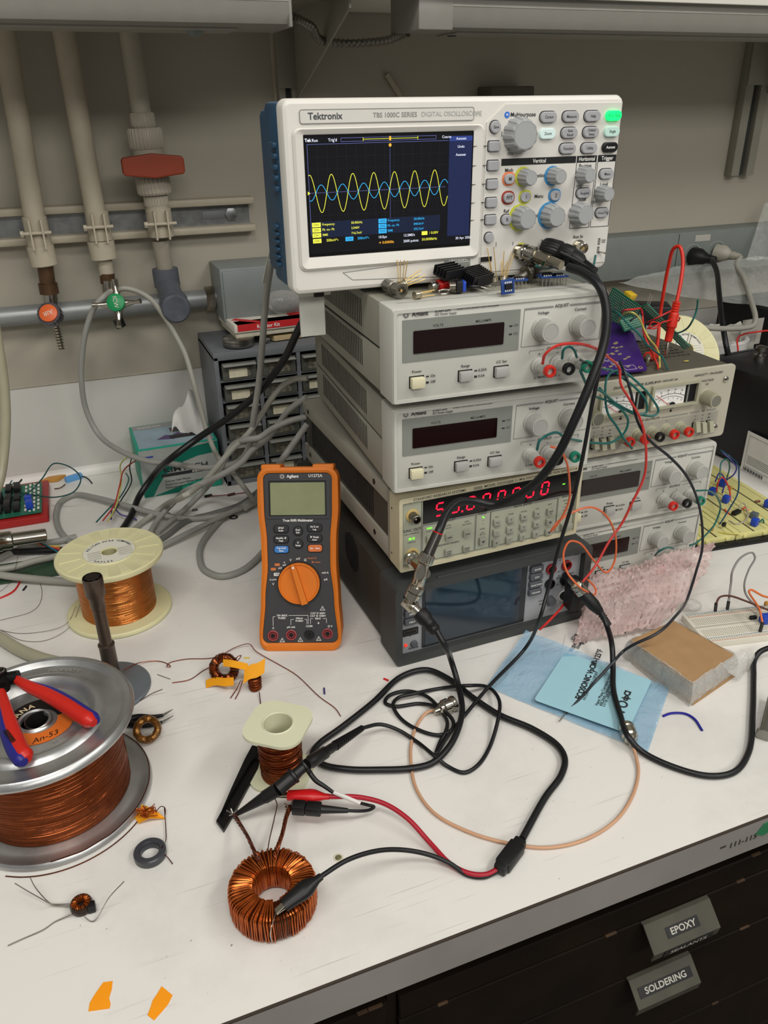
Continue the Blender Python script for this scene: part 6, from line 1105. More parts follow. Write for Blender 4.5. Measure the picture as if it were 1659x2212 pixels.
# ================================================================== drawers, boxes behind
CG = mat('cabinet_grey_plastic', '6d7074', .5, var=.04); SMK = mat('smoky_clear_drawer', '55564f', .22, var=.15, scale=60, spec=.7); SLIP = mat('drawer_lip', '94958d', .3, var=.05)
def small_drawers():
    X0, Y0, Y1, H = -.076, .526, .664, .2185; NC, NR = 4, 6; CW = .0625; W = .012 + NC * CW
    t = thing('small_parts_cabinet', 'grey small-parts cabinet with rows of smoky clear drawers behind the cables', 'cabinet', (X0, Y0, 0)); D = Y1 - Y0
    m = MB(); m.box(0, .007, 0, D, 0, H - .006, CG, r=.001); m.box(W - .007, W, 0, D, 0, H - .006, CG); m.box(0, W, 0, D, H - .012, H, CG, r=.001); m.box(0, W, 0, D, 0, .008, CG); m.box(.001, W - .001, D - .005, D - .001, .001, H - .006, CG)
    CH_ = (H - .020) / NR
    for i in range(1, NC): m.box(.006 + i * CW - .003, .006 + i * CW + .003, 0, D, .008, H - .012, CG)
    for j in range(1, NR): m.box(.007, W - .007, .002, D, .008 + j * CH_ - .0015, .008 + j * CH_ + .0015, CG)
    m.build('frame', t)
    rr = random.Random(4)
    d = MB(); w, h = CW - .010, CH_ - .006; d.box(0, w, .000, .002, 0, h, SMK, r=.0006); d.box(0, .0015, .003, .11, 0, h - .008, SMK); d.box(w - .0015, w, .003, .11, 0, h - .008, SMK); d.box(0, w, .003, .11, 0, .0015, SMK); d.box(.001, w - .001, -.009, .001, h - .0040, h - .0018, SLIP, r=.0006); d.box(.010, w - .010, -.0004, .0006, .004, h - .009, mat('drawer_face_contents', '6a6658', .5, var=.7, scale=150)); d.box(.002, w - .002, .006, .10, .0015, h - .016, mat('drawer_contents', '3b3a34', .7, var=.9, scale=220), r=.002)
    lb = MB(); lb.box(.010, .038, -.0012, .0002, .004, h - .010, mat('aged_label', 'd8d1b6', .6, var=.1, scale=150)); me = lb
    first = None; lfirst = None
    for j in range(NR):
        for i in range(NC):
            if first is None: first = o = d.build('drawer', t)
            else: o = first.copy(); C.objects.link(o); o.parent = t
            out = rr.choice((0, 0, 0, .004)) ; o.location = (.006 + i * CW + .005, -out, .008 + (NR - 1 - j) * CH_ + .0015)
            if (i, j) in ((0, 1), (1, 2), (2, 1), (0, 0), (1, 5), (3, 3)):
                if lfirst is None: lfirst = l = lb.build('drawer_label', o)
                else: l = lfirst.copy(); C.objects.link(l); l.parent = o
    b = rr
small_drawers()
KT = .2206
t = thing('resistor_kit_box', 'red and white flat resistor kit box on the small-parts cabinet', 'box', (-.005, .600, KT), (0, 0, R_(3))); O = t.location; KW = mat('kit_card_white', 'd8d3c6', .5, var=.04); KR = mat('kit_red', 'c92a2e', .45, var=.03)
m = MB(); m.box(-.035, .125, -.055, .045, .020, .0325, KW, r=.0015); m.box(-.030, .125, -.0555, -.03, .0335 - .011, .0325, KR); m.box(.060, .124, -.030, .044, .0322, .0330, KR); m.prism([(-.030, -.020), (.002, -.052), (.012, -.048), (-.022, -.012)], .0322, .0331, KR); m.build('carton', t)
m = MB(); m.box(-.033, .120, -.052, .04, .012, .0195, mat('paper_sheets', 'c9c2ae', .7, var=.1, scale=90), r=.001); m.build('paper_sheets', t)
m = MB(); X = T(0, -.0556, .0272) @ RX(90); m.text('Resistor Kit', .000, 0, .0075, WHT, .0003, 'L', .02, M=X); m.build('box_lettering', t)
t = thing('round_tin', 'shallow round metal tin under the resistor kit box', 'tin', (-.030, .556, KT)); m = MB(); m.lathe([(.024, 0), (.0245, .001), (.0245, .0065), (.0235, .007), (.0242, .0075), (.0242, .0115), (.023, .0122)], STEEL, 56); m.build('can', t)
m = MB(); m.prism([(0, 0), (.09, .01), (.12, .05), (.03, .06), (-.01, .03)], 0, .008, mat('manila_paper', 'b8a27a', .7, var=.08), M=T(.025, .552, KT), bev=.001); tag(m.build('manila_packet'), 'yellowish paper packet squeezed under the resistor kit box', 'packet')
m = MB(); m.cyl((.002, .545, KT + .004), (.016, .552, KT + .004), .004, STEEL, 16); tag(m.build('metal_capsule'), 'small steel capsule beside the round tin', 'capsule')
def crumple(name, label, cat, c, R, m, seed=1, n=5, amp=.35, flat=1.0, sub=3):
    bm = bmesh.new(); bmesh.ops.create_icosphere(bm, subdivisions=sub, radius=1); rr = random.Random(seed); ds = [(Vector((rr.gauss(0, 1), rr.gauss(0, 1), rr.gauss(0, 1))).normalized(), rr.uniform(-amp, amp), rr.uniform(2, 5)) for _ in range(14)]
    for v in bm.verts:
        d = v.co.normalized(); k = 1 + sum(a * max(0, d.dot(q)) ** (w * 3) for q, a, w in ds); v.co = Vector((d.x * R[0] * k, d.y * R[1] * k, d.z * R[2] * k))
    mb = MB(T(*c)); mb._bm(bm, m); o = mb.build(name); tag(o, label, cat); return o
crumple('plastic_pouch', 'crumpled clear plastic pouch with reddish ends on top of the resistor kit', 'bag', (.050, .585, KT + .052), (.034, .022, .018), film('clear_film', 'cfcdc6', .25), 4)
# tissue box
t = thing('tissue_box', 'green and white box of delicate task wipes with a sheet pulled out', 'box', (-.206, .533, 0), (0, 0, R_(1))); TG = mat('wipe_box_green', '1f9a80', .5, var=.02); TW_ = mat('wipe_box_white', 'd8ddd6', .5, var=.02); W, D, H = .1235, .112, .080
m = MB(); m.box(0, W, 0, D, 0, H, TG, r=.001)
m.build('carton', t); m = MB(FR); 
m.plate(.001, W - .001, .001, .079, 0, .0004, TW_)
for lo, hi in (([(.001, .001), (.014, .001), (.024, .018), (.036, .034), (.060, .050), (.090, .058), (W - .001, .060)], [(.001, .020), (.012, .034), (.024, .046), (.036, .055), (.060, .067), (.090, .075), (W - .001, .078)]), ([(.018, .001), (.06, .001), (W - .001, .001)], [(.018, .002), (.06, .012), (W - .001, .024)])):
    for a, b, c_, d in zip(lo, lo[1:], hi, hi[1:]): m.prism([a, b, d, c_], .0003, .0007, TG); m.build('front_print', t)
m = MB(FR); 
for s_, u, v, z, al, bo, mm in (('Kimberly-Clark', .034, .0500, .0050, 'L', .03, INK), ('KIMTECH', .034, .0410, .0115, 'L', .02, INK), ('Delicate Task Wipers', .034, .0225, .0044, 'L', .01, INK), ('Essuie-tout pour t\u00E2ches d\u00E9licates', .034, .0170, .0044, 'L', .01, INK), ('Pa\u00F1os para tareas delicadas', .034, .0115, .0044, 'L', .01, INK)): m.text(s_, u, v, z, mm, .0009, al, bo, sx=1.05 if s_ != 'KIMTECH' else 1.45)
m.plate(.030, .110, .0305, .0355, .0003, .0009, INK); m.text('SCIENCE BRAND', .078, .0330, .0040, WHT, .0011, 'L', .03); m.text('1', .1150, .0725, .0100, INK, .0009, 'C', .03); m.plate(.006, .022, .0665, .0690, .0006, .001, mat('print_blue', '3a4a9c', .5)); m.build('front_lettering', t)
m = MB(); PB = mat('photo_blue_print', '8fa3ae', .5, var=.1, scale=40); m.box(.004, W - .004, .006, D - .003, H - .0002, H + .0004, PB); m.box(.004, W - .004, D - .022, D - .004, H, H + .0006, mat('photo_grey_print', '8f8f8c', .5)); m.box(.06, .10, .060, .080, H, H + .0007, mat('photo_dark_print', '4b433d', .5)); m.prism([(.035, .035), (.050, .050), (.060, .045), (.070, .055), (.085, .040), (.06, .028)], H, H + .0008, mat('photo_purple_print', '54406c', .5)); m.text('Kimberly-Clark', .012, D - .015, .006, WHT, H + .0008, 'L', .02); m.box(.055, .105, .030, .045, H, H + .0009, mat('slot_shadow', '2c2a29', .8)); m.build('top_print', t)
# tissue sheet
bm = bmesh.new(); NX, NY = 14, 16; rr = random.Random(2); vv = []
for j in range(NY + 1):
    for i in range(NX + 1):
        u, v = i / NX, j / NY; x = .058 + .050 * u * (1 - .35 * v) + .020 * v; y = .038 + .012 * math.sin(u * 5 + v * 3) + .018 * v; z = H + .002 + v * .062 + .006 * math.sin(u * 7 + v * 4) - .028 * max(0, .55 - u) * v * 1.2 + (1 - v) * .008 * math.sin(u * 12)
        vv.append(bm.verts.new((x, y, z)))
for j in range(NY):
    for i in range(NX): bm.faces.new((vv[j * (NX + 1) + i], vv[j * (NX + 1) + i + 1], vv[(j + 1) * (NX + 1) + i + 1], vv[(j + 1) * (NX + 1) + i]))
m = MB(); m._bm(bm, mat('tissue_white', 'd6d4cd', .8, var=.03, bump=.3, bscale=120)); m.build('tissue_sheet', t)
# coloured wires beside the tissue box
for nm, col, P_, lab in (('yellow', 'c9be62', [az(232, 1128, .012), az(250, 1095, .02), az(262, 1040, .03), az(262, 1000, .03), az(292, 975, .03)], 'thin yellow wire rising from behind the pale spool to the tissue box'), ('red', 'b8342c', [az(222, 1125, .012), az(246, 1092, .02), az(258, 1050, .03), az(268, 1015, .035), az(300, 990, .03)], 'thin red wire rising beside the tissue box'), ('black', '20242a', [az(236, 1122, .012), az(262, 1080, .015), az(284, 1040, .02), (az(280, 1010, .03)), az(284, 990, .035)], 'thin black wire rising beside the tissue box'), ('teal', '1c5a58', [az(208, 1128, .010), az(232, 1102, .014), az(262, 1070, .014), az(278, 1035, .02), az(272, 1022, .022)], 'thin teal wire hooked beside the tissue box'), ('violet', '4a3f8c', [az(240, 1122, .010), az(244, 1095, .012), az(262, 1112, .010), (az(286, 1118, .006)), az(295, 1123, .004)], 'thin violet wire bent in front of the tissue box')):
    wire(nm + '_wire', lab, P_, .0011, mat('wire_' + nm, col, .4, var=.03))
# ------------------------------------------------ circuit board in red tray at left edge
PG = mat('pcb_green', '1f6a50', .4, var=.08); PGD = mat('pcb_dark_green', '2f4a36', .4, var=.1); BLUC = mat('component_blue', '2147b4', .35); ORC = mat('component_amber', 'c08a3a', .4); IC = mat('chip_black', '141416', .45, var=.1)
t = thing('breadboard_tray', 'red tray holding a green circuit board crowded with components, left edge', 'circuit board', (-.345, .640, 0), (R_(0), 0, R_(-1))); RT = mat('tray_red', 'a3201f', .4, var=.03)
m = MB(); m.box(-.17, 0, -.135, 0, 0, .012, RT, r=.002); m.build('tray', t)
m = MB(T(-.008, -.128, .0145) @ RX(3)); m.box(-.155, 0, 0, .100, 0, .0016, PG)
for i in range(9):
    for k in range(22): m.box(-.006 - i * .006 - (.048 if i > 3 else 0), -.003 - i * .006 - (.048 if i > 3 else 0), .006 + k * .0042, .0075 + k * .0042, .0015, .003, WHT if (i + k) % 3 else STEEL)
m.build('green_board', t)
rr = random.Random(8)
for k in range(10):
    m = MB(T(-.008, -.128, .0161) @ RX(3)); x, y = -.030 - (k % 4) * .012, .010 + (k // 4) * .030; m.box(x - .009, x, y, y + .022, 0, rr.uniform(.006, .013), IC, r=.0006)
    for q in range(6): m.box(x - .0095, x + .0005, y + .002 + q * .0034, y + .003 + q * .0034, 0, .003, STEEL)
    m.build('chip', t)
for x, y in ((-.018, .030), (-.016, .012), (-.064, .060), (-.066, .038)): m = MB(T(-.008, -.128, .0161)); m.box(x - .005, x + .005, y, y + .012, 0, .013, BLUC, r=.001); m.build('blue_trimmer', t)
wire('green_wire', 'dark green wire making a tall loop above the red tray', [az(22, 1075, .02), az(60, 1065, .03), az(90, 1035, .045), az(115, 1002, .055), az(140, 1004, .055), az(168, 1022, .05), az(174, 1040, .045), az(160, 1062, .035), az(120, 1074, .025), (az(80, 1070, .022)), az(22, 1060, .022)], .0011, mat('wire_teal_dark', '1d4a48', .4))
wire('black_wire', 'short bent black wire tip right of the blue component', [az(150, 1030, .001), az(178, 1029, .004), az(190, 1034, .003), az(199, 1044, .001)], .0011, BLK)
for i, (a, b) in enumerate((((5, 1072), (26, 1038)), ((8, 1070), (24, 1040)), ((12, 1068), (30, 1042)))): wire('stripped_wire', 'fan of short blue green wire ends at the left edge of the red tray', [az(*a, .018), az((a[0] + b[0]) / 2, (a[1] + b[1]) / 2, .024), az(*b, .026)], .0009, mat('wire_teal', '1c6a80', .4), group='wire ends at the red tray')
wire('twisted_wire', 'short dark twisted wire end at the back of the red tray', [az(22, 1060, .02), az(36, 1048, .024), az(47, 1036, .026)], .0014, IC)
p = az(116, 1037, 0); m = MB(); m.prism([(-.020, -.007), (.006, -.011), (.020, .002), (-.002, .010)], .001, .006, ORC, M=T(*p), bev=.001); tag(m.build('amber_capacitor'), 'flat amber capacitor on the bench behind the red tray', 'capacitor')
p = az(160, 1037, 0); m = MB(); m.box(-.014, .014, -.0045, .0045, .0, .009, mat('light_blue_part', '5f9fd8', .4), r=.001, M=T(*p) @ RZ(22)); tag(m.build('blue_component'), 'light blue block component inside the green wire loop', 'component')
for a, b, lab in (((85, 1034), (140, 1018), 'crooked blackened lead behind the amber capacitor'), ((118, 1056), (141, 1046), 'crooked blackened lead in front of the amber capacitor')): wire('crooked_lead', lab, [az(*a, .001), az((a[0] + b[0]) / 2, (a[1] + b[1]) / 2 + 3, .003), az(*b, .001)], .0008, COPD)
# steel barrel at the left edge
a, b = az(-60, 1178, .040), az(100, 1156, .030); t = thing('steel_barrel', 'polished steel barrel with a bored end entering from the left edge', 'tool', tuple(b)); O = t.location; m = MB(T(*(-O))); X = align(b, a); L = (a - b).length; m.lathe([(.0035, .006), (.0035, 0), (.0085, 0), (.0095, .001), (.0095, .042), (.0125, .044), (.0125, .055), (.0140, .057), (.0140, L)], CHR, 48, X); m.build('barrel', t)
m = MB(); m.box(-.10, .0, -.052, 0, 0, .002, PGD, M=T(-.325, .388, .001) @ RZ(-4)); tag(m.build('bare_circuit_board'), 'dark green circuit board lying under grey cables at left', 'circuit board')
for i, col in enumerate(('c9be62', 'c96a3a', 'b8342c', '20242a', '1c6a80')): wire('ribbon_wire', 'strand of a coloured wire bundle passing under the pale spool at left', [az(60 + i * 9, 1168 + i * 2, .014), az(95 + i * 4, 1178 + i * 1.5, .012), az(130, 1180 + i * 4, .010)], .0012, mat('wb' + str(i), col, .4), group='coloured wires under the pale spool')
# test leads / little things behind the multimeter
wire('jumper_wire', 'short dark red jumper wire with black ends near the small drawers', [az(452, 1072, .002), az(480, 1070, .003), az(530, 1064, .002)], .0008, mat('wire_darkred', '7a2430', .4)); 
for (q, lab) in (((450, 1073), 'small black jumper housing, left end of the dark red jumper'), ((500, 1070), 'small black jumper housing in the middle of the dark red jumper')): p = az(*q, 0); m = MB(); m.box(-.006, .006, -.002, .002, 0, .003, BLK, M=T(*p) @ RZ(8)); tag(m.build('jumper_housing'), lab, 'connector')
# ------------------------------------------------ loose parts on the top supply
UT = .3925
def up(px, py, z=UT): return az(px, py, z)
def oy(a, b, y=.030): return ay(780 + a / 2.9625, 540 + b / 2.9625, y)
def on(a, b, z=UT): return az(780 + a / 2.9625, 540 + b / 2.9625, z)
a, b = on(160, 225, UT + .007), on(262, 262, UT + .007); t = thing('bnc_coupler', 'nickel connector coupler lying at the left on the top supply', 'connector', tuple(a)); O = t.location; m = MB(T(*(-O))); X = align(a, b); L = (b - a).length; m.lathe([(.0050, 0), (.0056, .001), (.0056, L * .4), (.0064, L * .45), (.0064, L * .52), (.0052, L * .55), (.0052, L * .9), (.0058, L * .92), (.0060, L), (.0038, L), (.0036, L - .006)], mat('dull_nickel', '7f7b72', .35, 1.0), 40, X); m.disc(0, 0, .0036, L - .008, L - .006, WHT, M=X); m.disc(0, 0, .0012, L - .006, L - .001, GOLD, 10, M=X); m.build('barrel', t)
CAN = mat('metal_can', 'b9b09a', .3, .9)
def canpart(name, label, base, axis, r, h, pins, plen, spread=.2):
    t = thing(name, label, 'transistor', tuple(base)); X = align((0, 0, 0), axis); m = MB(); m.lathe([(r * 1.15, -h), (r * 1.15, -h * .85), (r, -h * .8), (r, 0)][::-1] if False else [(r, -h), (r, -h * .2), (r * 1.15, -h * .15), (r * 1.15, 0)], CAN, 24, X); m.build('metal_can', t)
    for i in range(pins):
        a_ = 2 * math.pi * i / pins; p = X @ Vector((math.cos(a_) * r * .6, math.sin(a_) * r * .6, 0)); q = X @ Vector((math.cos(a_) * r * (.6 + spread * 3), math.sin(a_) * r * (.6 + spread * 3), plen)); m = MB(); m.cyl(p, q, .0004, GOLD, 6); m.build('lead', t)
canpart('can_transistor', 'metal can part with upright gold leads behind the connector coupler', oy(258, 212), (.1, .1, 1), .0042, .006, 4, .020)
canpart('can_transistor', 'metal can part with gold leads fanned to the right by the coupler', oy(282, 215), (1, .1, .35), .0042, .005, 4, .020)
canpart('can_transistor', 'small silver can lying with gold leads pointing right, front of the top supply', on(375, 285, UT + .0035), (1, .25, .0), .0034, .006, 3, .016, .05)
canpart('can_transistor', 'silver can with long gold leads below the oscilloscope power socket', oy(848, 178), (-.1, .2, 1), .0042, .004, 3, .028, .1)
canpart('can_transistor', 'gold leaded can standing behind the blue breakout board, left of the adapter', oy(915, 168), (.25, .2, 1), .0040, .004, 5, .022, .3)
# red and blue toggle / heatsinks
a, b = on(445, 235, UT + .005), on(560, 212, UT + .006); t = thing('red_phono_plug', 'small plug with red and cream rings among the loose parts', 'connector', tuple(a)); O = t.location; X = align(a, b); L = (b - a).length; m = MB(T(*(-O))); m.lathe([(.0040, 0), (.0042, .001), (.0042, L * .28)], CHR, 24, X); m.build('tip', t); m = MB(T(*(-O))); m.lathe([(.0050, L * .42), (.0052, L * .45), (.0050, L * .82)], RED, 24, X); m.build('red_ring', t); m = MB(T(*(-O))); m.lathe([(.0030, L * .25), (.0030, L * .45)], CHR, 16, X); m.lathe([(.0036, L * .8), (.0030, L * 1.05)], mat('cream_ring', 'd9cfa8', .4), 20, X); m.build('neck', t)
a, b = on(562, 232, UT + .006), on(672, 228, UT + .006); t = thing('toggle_switch', 'small blue bodied toggle switch with steel bushing among the loose parts', 'switch', tuple(a)); O = t.location; X = align(a, b); L = (b - a).length; m = MB(T(*(-O))); m.lathe([q for i in range(6) for q in ((.0042, L * i * .06), (.0050, L * (i * .06 + .02)), (.0050, L * (i * .06 + .035)), (.0042, L * (i * .06 + .05)))], CHR, 24, X); m.build('bushing', t); m = MB(T(*(-O))); m.box(-.0055, .0055, -.0050, .0050, L * .38, L * .75, IC, r=.0006, M=X); m.build('switch_body', t); m = MB(T(*(-O))); m.box(-.0050, .0050, -.0045, .0045, L * .75, L * .95, BLUC, r=.0006, M=X); m.build('blue_base', t)
def heatsink(label, p, rz, w=.020, n=8, tilt=20, L=.026):
    t = thing('heatsink', label, 'heatsink', tuple(p), (R_(tilt), 0, R_(rz)), None); m = MB(); m.box(-L / 2, L / 2, -w / 2, w / 2, 0, .0016, IC); m.build('base_plate', t)
    for i in range(n): m = MB(); y = -w / 2 + w * i / (n - 1); m.box(-L / 2, L / 2, y - .0005, y + .0005, .001, .009, IC); m.build('fin', t)
heatsink('black finned heatsink at the left of the loose parts pile', oy(562, 165, .026), 20, .016, 5, 15); heatsink('black finned heatsink in the middle of the loose parts pile', oy(725, 190, .024), 25, .018, 8, 20, .030); heatsink('black finned heatsink lowest in the loose parts pile', oy(750, 222, .022), 30, .012, 5, 5, .024)
p = oy(645, 160, .026); m = MB(); m.lathe([(.0035, -.008), (.0035, .0), (.0020, .001), (.0020, .004)], STEEL, 20, T(*p)); tag(m.build('steel_post'), 'small steel post standing between the black heatsinks', 'hardware')
for i, (a, b) in enumerate((((690, 240), (810, 275)), ((700, 232), (835, 256)), ((790, 240), (860, 235)))): wire('component_lead', 'thin silver component lead spread over the front of the top supply', [on(*a, UT + .002), on((a[0] + b[0]) / 2, (a[1] + b[1]) / 2 - 8, UT + .004), on(*b, UT + .001)], .0005, SLV, group='leads in front of the heatsinks')
wire('black_cable_end', 'short black wire end beside the toggle switch', [on(660, 240, UT + .003), on(720, 232, UT + .005), on(780, 240, UT + .003)], .0013, BLK)
wire('wire_ring', 'small coil of bare wire on the front of the top supply', [on(495, 262, UT + .001), on(520, 252, UT + .002), on(555, 258, UT + .002), on(550, 278, UT + .001), on(515, 282, UT + .001), on(497, 270, UT + .001), on(520, 255, UT + .003), on(620, 268, UT + .001)], .0007, SLV)
def dip(label, p, rz, rx=0, ry=0):
    t = thing('breakout_board', label, 'circuit board', tuple(p), (R_(rx), R_(ry), R_(rz))); BB = mat('breakout_blue', '1f3f7c', .4, var=.05); m = MB(); m.box(-.0075, .0075, -.0065, .0065, .0075, .0090, BB, r=.0003); m.build('board', t); m = MB(); m.box(-.004, .004, -.0022, .0022, .009, .0108, IC)
    for i in range(4):
        for s in (-1, 1): m.box(-.0038 + i * .0022, -.003 + i * .0022, s * .0035 - .0008, s * .0035 + .0008, .009, .0098, WHT)
    m.build('chip', t)
    for i in range(4):
        for s in (-1, 1): m = MB(); m.cyl((-.0055 + i * .0037, s * .0052, .0), (-.0055 + i * .0037, s * .0052, .0078), .0004, SLV, 6); m.build('pin', t)
dip('small blue breakout board on pins, left one of three standing in a row', on(1003, 245), -6); dip('small blue breakout board on pins, middle one of three standing in a row', on(1180, 225), -8); dip('small blue breakout board on pins, rightmost of three standing in a row', on(1258, 222), -4); dip('small blue breakout board standing on edge below the oscilloscope knobs', on(898, 235, UT + .007), 12, 80, 0); dip('small blue breakout board lying flat behind the three on pins', oy(1085, 205), 10)
t = thing('panel_socket', 'dark nickel panel socket lying behind the blue breakout boards', 'connector', tuple(oy(1062, 150, .026))); O = t.location; m = MB(); X = align((0, 0, 0), (.8, .1, .3)); m.lathe([(.0038, -.014), (.0042, -.013), (.0042, -.002), (.0085, -.001), (.0085, .001), (.0060, .002), (.0060, .005), (.0085, .006), (.0085, .008), (.0045, .010), (.0045, .015)], mat('dull_nickel', '7f7b72', .35, 1.0), 30, X); m.build('barrel', t)
wire('green_wire', 'short green wire running behind the loose parts under the oscilloscope connectors', [on(1120, 100, UT + .02), on(1180, 120, UT + .012), on(1260, 100, UT + .012), on(1340, 60, UT + .02)], .0011, mat('wire_teal', '1c6a80', .4))
wire('green_wire', 'green wire clipped to the oscilloscope probe terminal', [ay(1286, 552, .03), ay(1283, 570, .02), ay(1276, 592, .01)], .0011, mat('wire_teal', '1c6a80', .4))
# ================================================================== right side
HT = .2750
def hz(a, b, z=HT): return az(1260 + a / 6.381, 600 + b / 6.381, z)
t = thing('purple_circuit_board', 'bare purple circuit board leaning over the front of the dual meter supply', 'circuit board', (0, 0, 0)); PU = mat('pcb_purple', '371a68', .35, var=.05)
A_, B_, C_, D_ = hz(895, 1285, HT + .002), hz(235, 1350, HT + .002), hz(370, 480, HT + .035), hz(640, 800, HT + .020)
t.location = B_; ux = (A_ - B_).normalized(); un = ux.cross((C_ - B_)).normalized(); uy = un.cross(ux); X = Matrix((ux, uy, un)).transposed().to_4x4(); t.rotation_euler = X.to_euler()
Lx = (A_ - B_).length; dC = C_ - B_; cx_, cy_ = dC.dot(ux), dC.dot(uy); dD = D_ - B_; dx_, dy_ = dD.dot(ux), dD.dot(uy)
m = MB(); m.prism([(0, 0), (Lx - .003, 0), (Lx, .003), (dx_ + .004, dy_), (cx_, cy_), (0, cy_)], 0, .0016, PU); m.build('board', t)
m = MB(); rr = random.Random(11); SK_ = mat('silk_white', 'c9bfd2', .5, var=0); pn = mat('pad_gold', 'cfc08e', .35, .5, var=0)
for k in range(90):
    x, y = rr.uniform(.004, Lx - .006), rr.uniform(.005, cy_ * .9)
    if x > Lx - .004 - (Lx - dx_) * y / max(dy_, .01): continue
    for q in range(2): m.lathe([(.0006, .0016), (.0014, .0016), (.0014, .0018), (.0006, .0018)], pn, 10, T(x + q * .0025, y + q * .001, 0), cap=False)
m.lathe([(.0016, .0016), (.0026, .0016), (.0026, .0019), (.0016, .0019)], pn, 18, T(Lx - .007, .006, 0), cap=False)
for cx2, cy2 in ((.022, .030), (.028, .020), (.018, .040)): m.lathe([(.0045, .0016), (.0049, .0016), (.0049, .0018), (.0045, .0018)], SK_, 24, T(cx2, cy2, 0), cap=False); m.lathe([(.0026, .0016), (.0030, .0016), (.0030, .0018), (.0026, .0018)], SK_, 24, T(cx2, cy2, 0), cap=False)
m.ring([(Lx - .026, .004), (Lx - .012, .004), (Lx - .012, .013), (Lx - .026, .013)], [(Lx - .0256, .0044), (Lx - .0124, .0044), (Lx - .0124, .0126), (Lx - .0256, .0126)], .0015, .0018, SK_); m.build('silkscreen_pads', t)
# green perf boards
def board(name, label, P_, m_, thick=.0016, holes=True, extra=None):
    a, b, c_ = P_; ux = (b - a); Lx = ux.length; ux.normalize(); un = ux.cross(c_ - a).normalized(); uy = un.cross(ux); Ly = (c_ - a).dot(uy)
    if un.dot(CAM - a) < 0: un = -un
    X = Matrix((ux, uy, un)).transposed().to_4x4(); 
    t = thing(name, label, 'circuit board', tuple(a)); M_ = X; m = MB(M_); m.box(0, Lx, 0, Ly, 0, thick, m_); m.build('board', t)
    if holes:
        m = MB(M_); nx, ny = int(Lx / .0027), int(Ly / .0027)
        for i in range(nx):
            for j in range(ny): m.box(.002 + i * .0027, .0032 + i * .0027, .002 + j * .0027, .0032 + j * .0027, thick - .0002, thick + .0003, mat('tinned_pad', 'b9c8bc', .4, .3, var=0))
        m.build('pad_grid', t)
    return t, M_, Lx, Ly
t, M_, Lx, Ly = board('perforated_board', 'green perforated board leaning against the top supply', (hz(560, 750, HT + .028), hz(860, 660, HT + .030), hz(470, 590, HT + .040)), PG)
t, M_, Lx, Ly = board('perforated_board', 'green perforated board rising behind the purple board', (hz(420, 130, HT + .070), hz(800, 390, HT + .055), hz(400, 600, HT + .030)), PG)
rr = random.Random(3)
for k in range(9): p = M_ @ Vector((rr.uniform(.01, Lx * .6), rr.uniform(.01, Ly * .8), .002)); m = MB(); m.tube([p, p + Vector((.002, -.003, .004)), p + Vector((.005, -.002, .001))], .0005, SLV, 6); m.build('solder_lead', t)
m = MB(M_); m.box(Lx * .35, Lx * .6, -.004, .004, -.012, 0, mat('yellow_block', 'd8b428', .4), r=.001); m.build('yellow_component', t)
t, M_, Lx, Ly = board('strip_board', 'long narrow green strip board bridging the top of the dual meter supply', (hz(800, 390, HT + .058), hz(1390, 975, HT + .004), hz(940, 400, HT + .058)), PG, holes=True)
for f in (.02, .06, .93, .98):
    p = M_ @ Vector((Lx * f, Ly * .8, .002)); m = MB(); m.cyl(p, p + Vector((.008, .006, .012)), .0005, SLV, 6); m.build('pin', t)
m = MB(T(*(-t.location))); a_ = hz(860, 620, HT + .002); m.box(-.028, .028, -.018, .018, 0, .026, IC, r=.002, M=T(*a_) @ RZ(-30)); m.box(-.010, .010, -.012, .012, 0, .020, mat('grey_block', '8b8f98', .5), M=T(*hz(680, 830, HT + .001)) @ RZ(-30)); m.build('black_module', t)
def w(name, label, P_, r, col, m_=None): return wire(name, label, P_, r, m_ or mat('wire_' + col, col, .4, var=.03))
GRN = mat('wire_deep_green', '17605a', .4); YW = mat('wire_yellow', 'c9be62', .4); RDW = mat('wire_bright_red', 'd0302a', .35); BKW = mat('wire_black', '20242a', .4)
w('red_wire', 'thin red wire arching over the boards to a tinned end on the dual meter supply', [hz(540, 500, HT + .04), hz(580, 445, HT + .06), hz(700, 435, HT + .06), hz(800, 440, HT + .055), hz(820, 560, HT + .045), hz(830, 740, HT + .035), hz(900, 930, HT + .025), hz(970, 1080, HT + .012), hz(1020, 1190, HT + .003), hz(1030, 1255, HT + .001)], .0011, '', RDW)
w('yellow_wire', 'thin yellow wire arching over the boards beside the red one', [hz(480, 610, HT + .04), hz(560, 500, HT + .055), hz(680, 480, HT + .06), hz(770, 560, HT + .052), hz(830, 690, HT + .04), hz(900, 830, HT + .03), hz(990, 940, HT + .018), hz(1040, 1040, HT + .008), hz(1055, 1235, HT + .001)], .0011, '', YW)
w('green_wire', 'thin dark green wire crossing the purple board to a silver end on the supply top', [hz(400, 460, HT + .06), hz(480, 490, HT + .06), hz(620, 640, HT + .05), hz(760, 770, HT + .04), hz(880, 920, HT + .028), hz(1000, 1020, HT + .018), hz(1090, 1100, HT + .008), hz(1160, 1260, HT + .001)], .0011, '', GRN)
w('black_wire', 'thin black wire ending bent upward right of the red banana plug', [hz(1180, 730, HT + .03), hz(1300, 760, HT + .03), hz(1400, 720, HT + .035), hz(1500, 600, HT + .05), hz(1560, 450, HT + .062), hz(1580, 300, HT + .075)], .0011, '', GRN)
w('black_wire', 'thin black wire looping on the green perforated board', [hz(640, 600, HT + .05), hz(720, 540, HT + .055), hz(800, 500, HT + .05), hz(850, 620, HT + .04), hz(860, 800, HT + .03), hz(960, 900, HT + .02)], .0010, '', BKW)
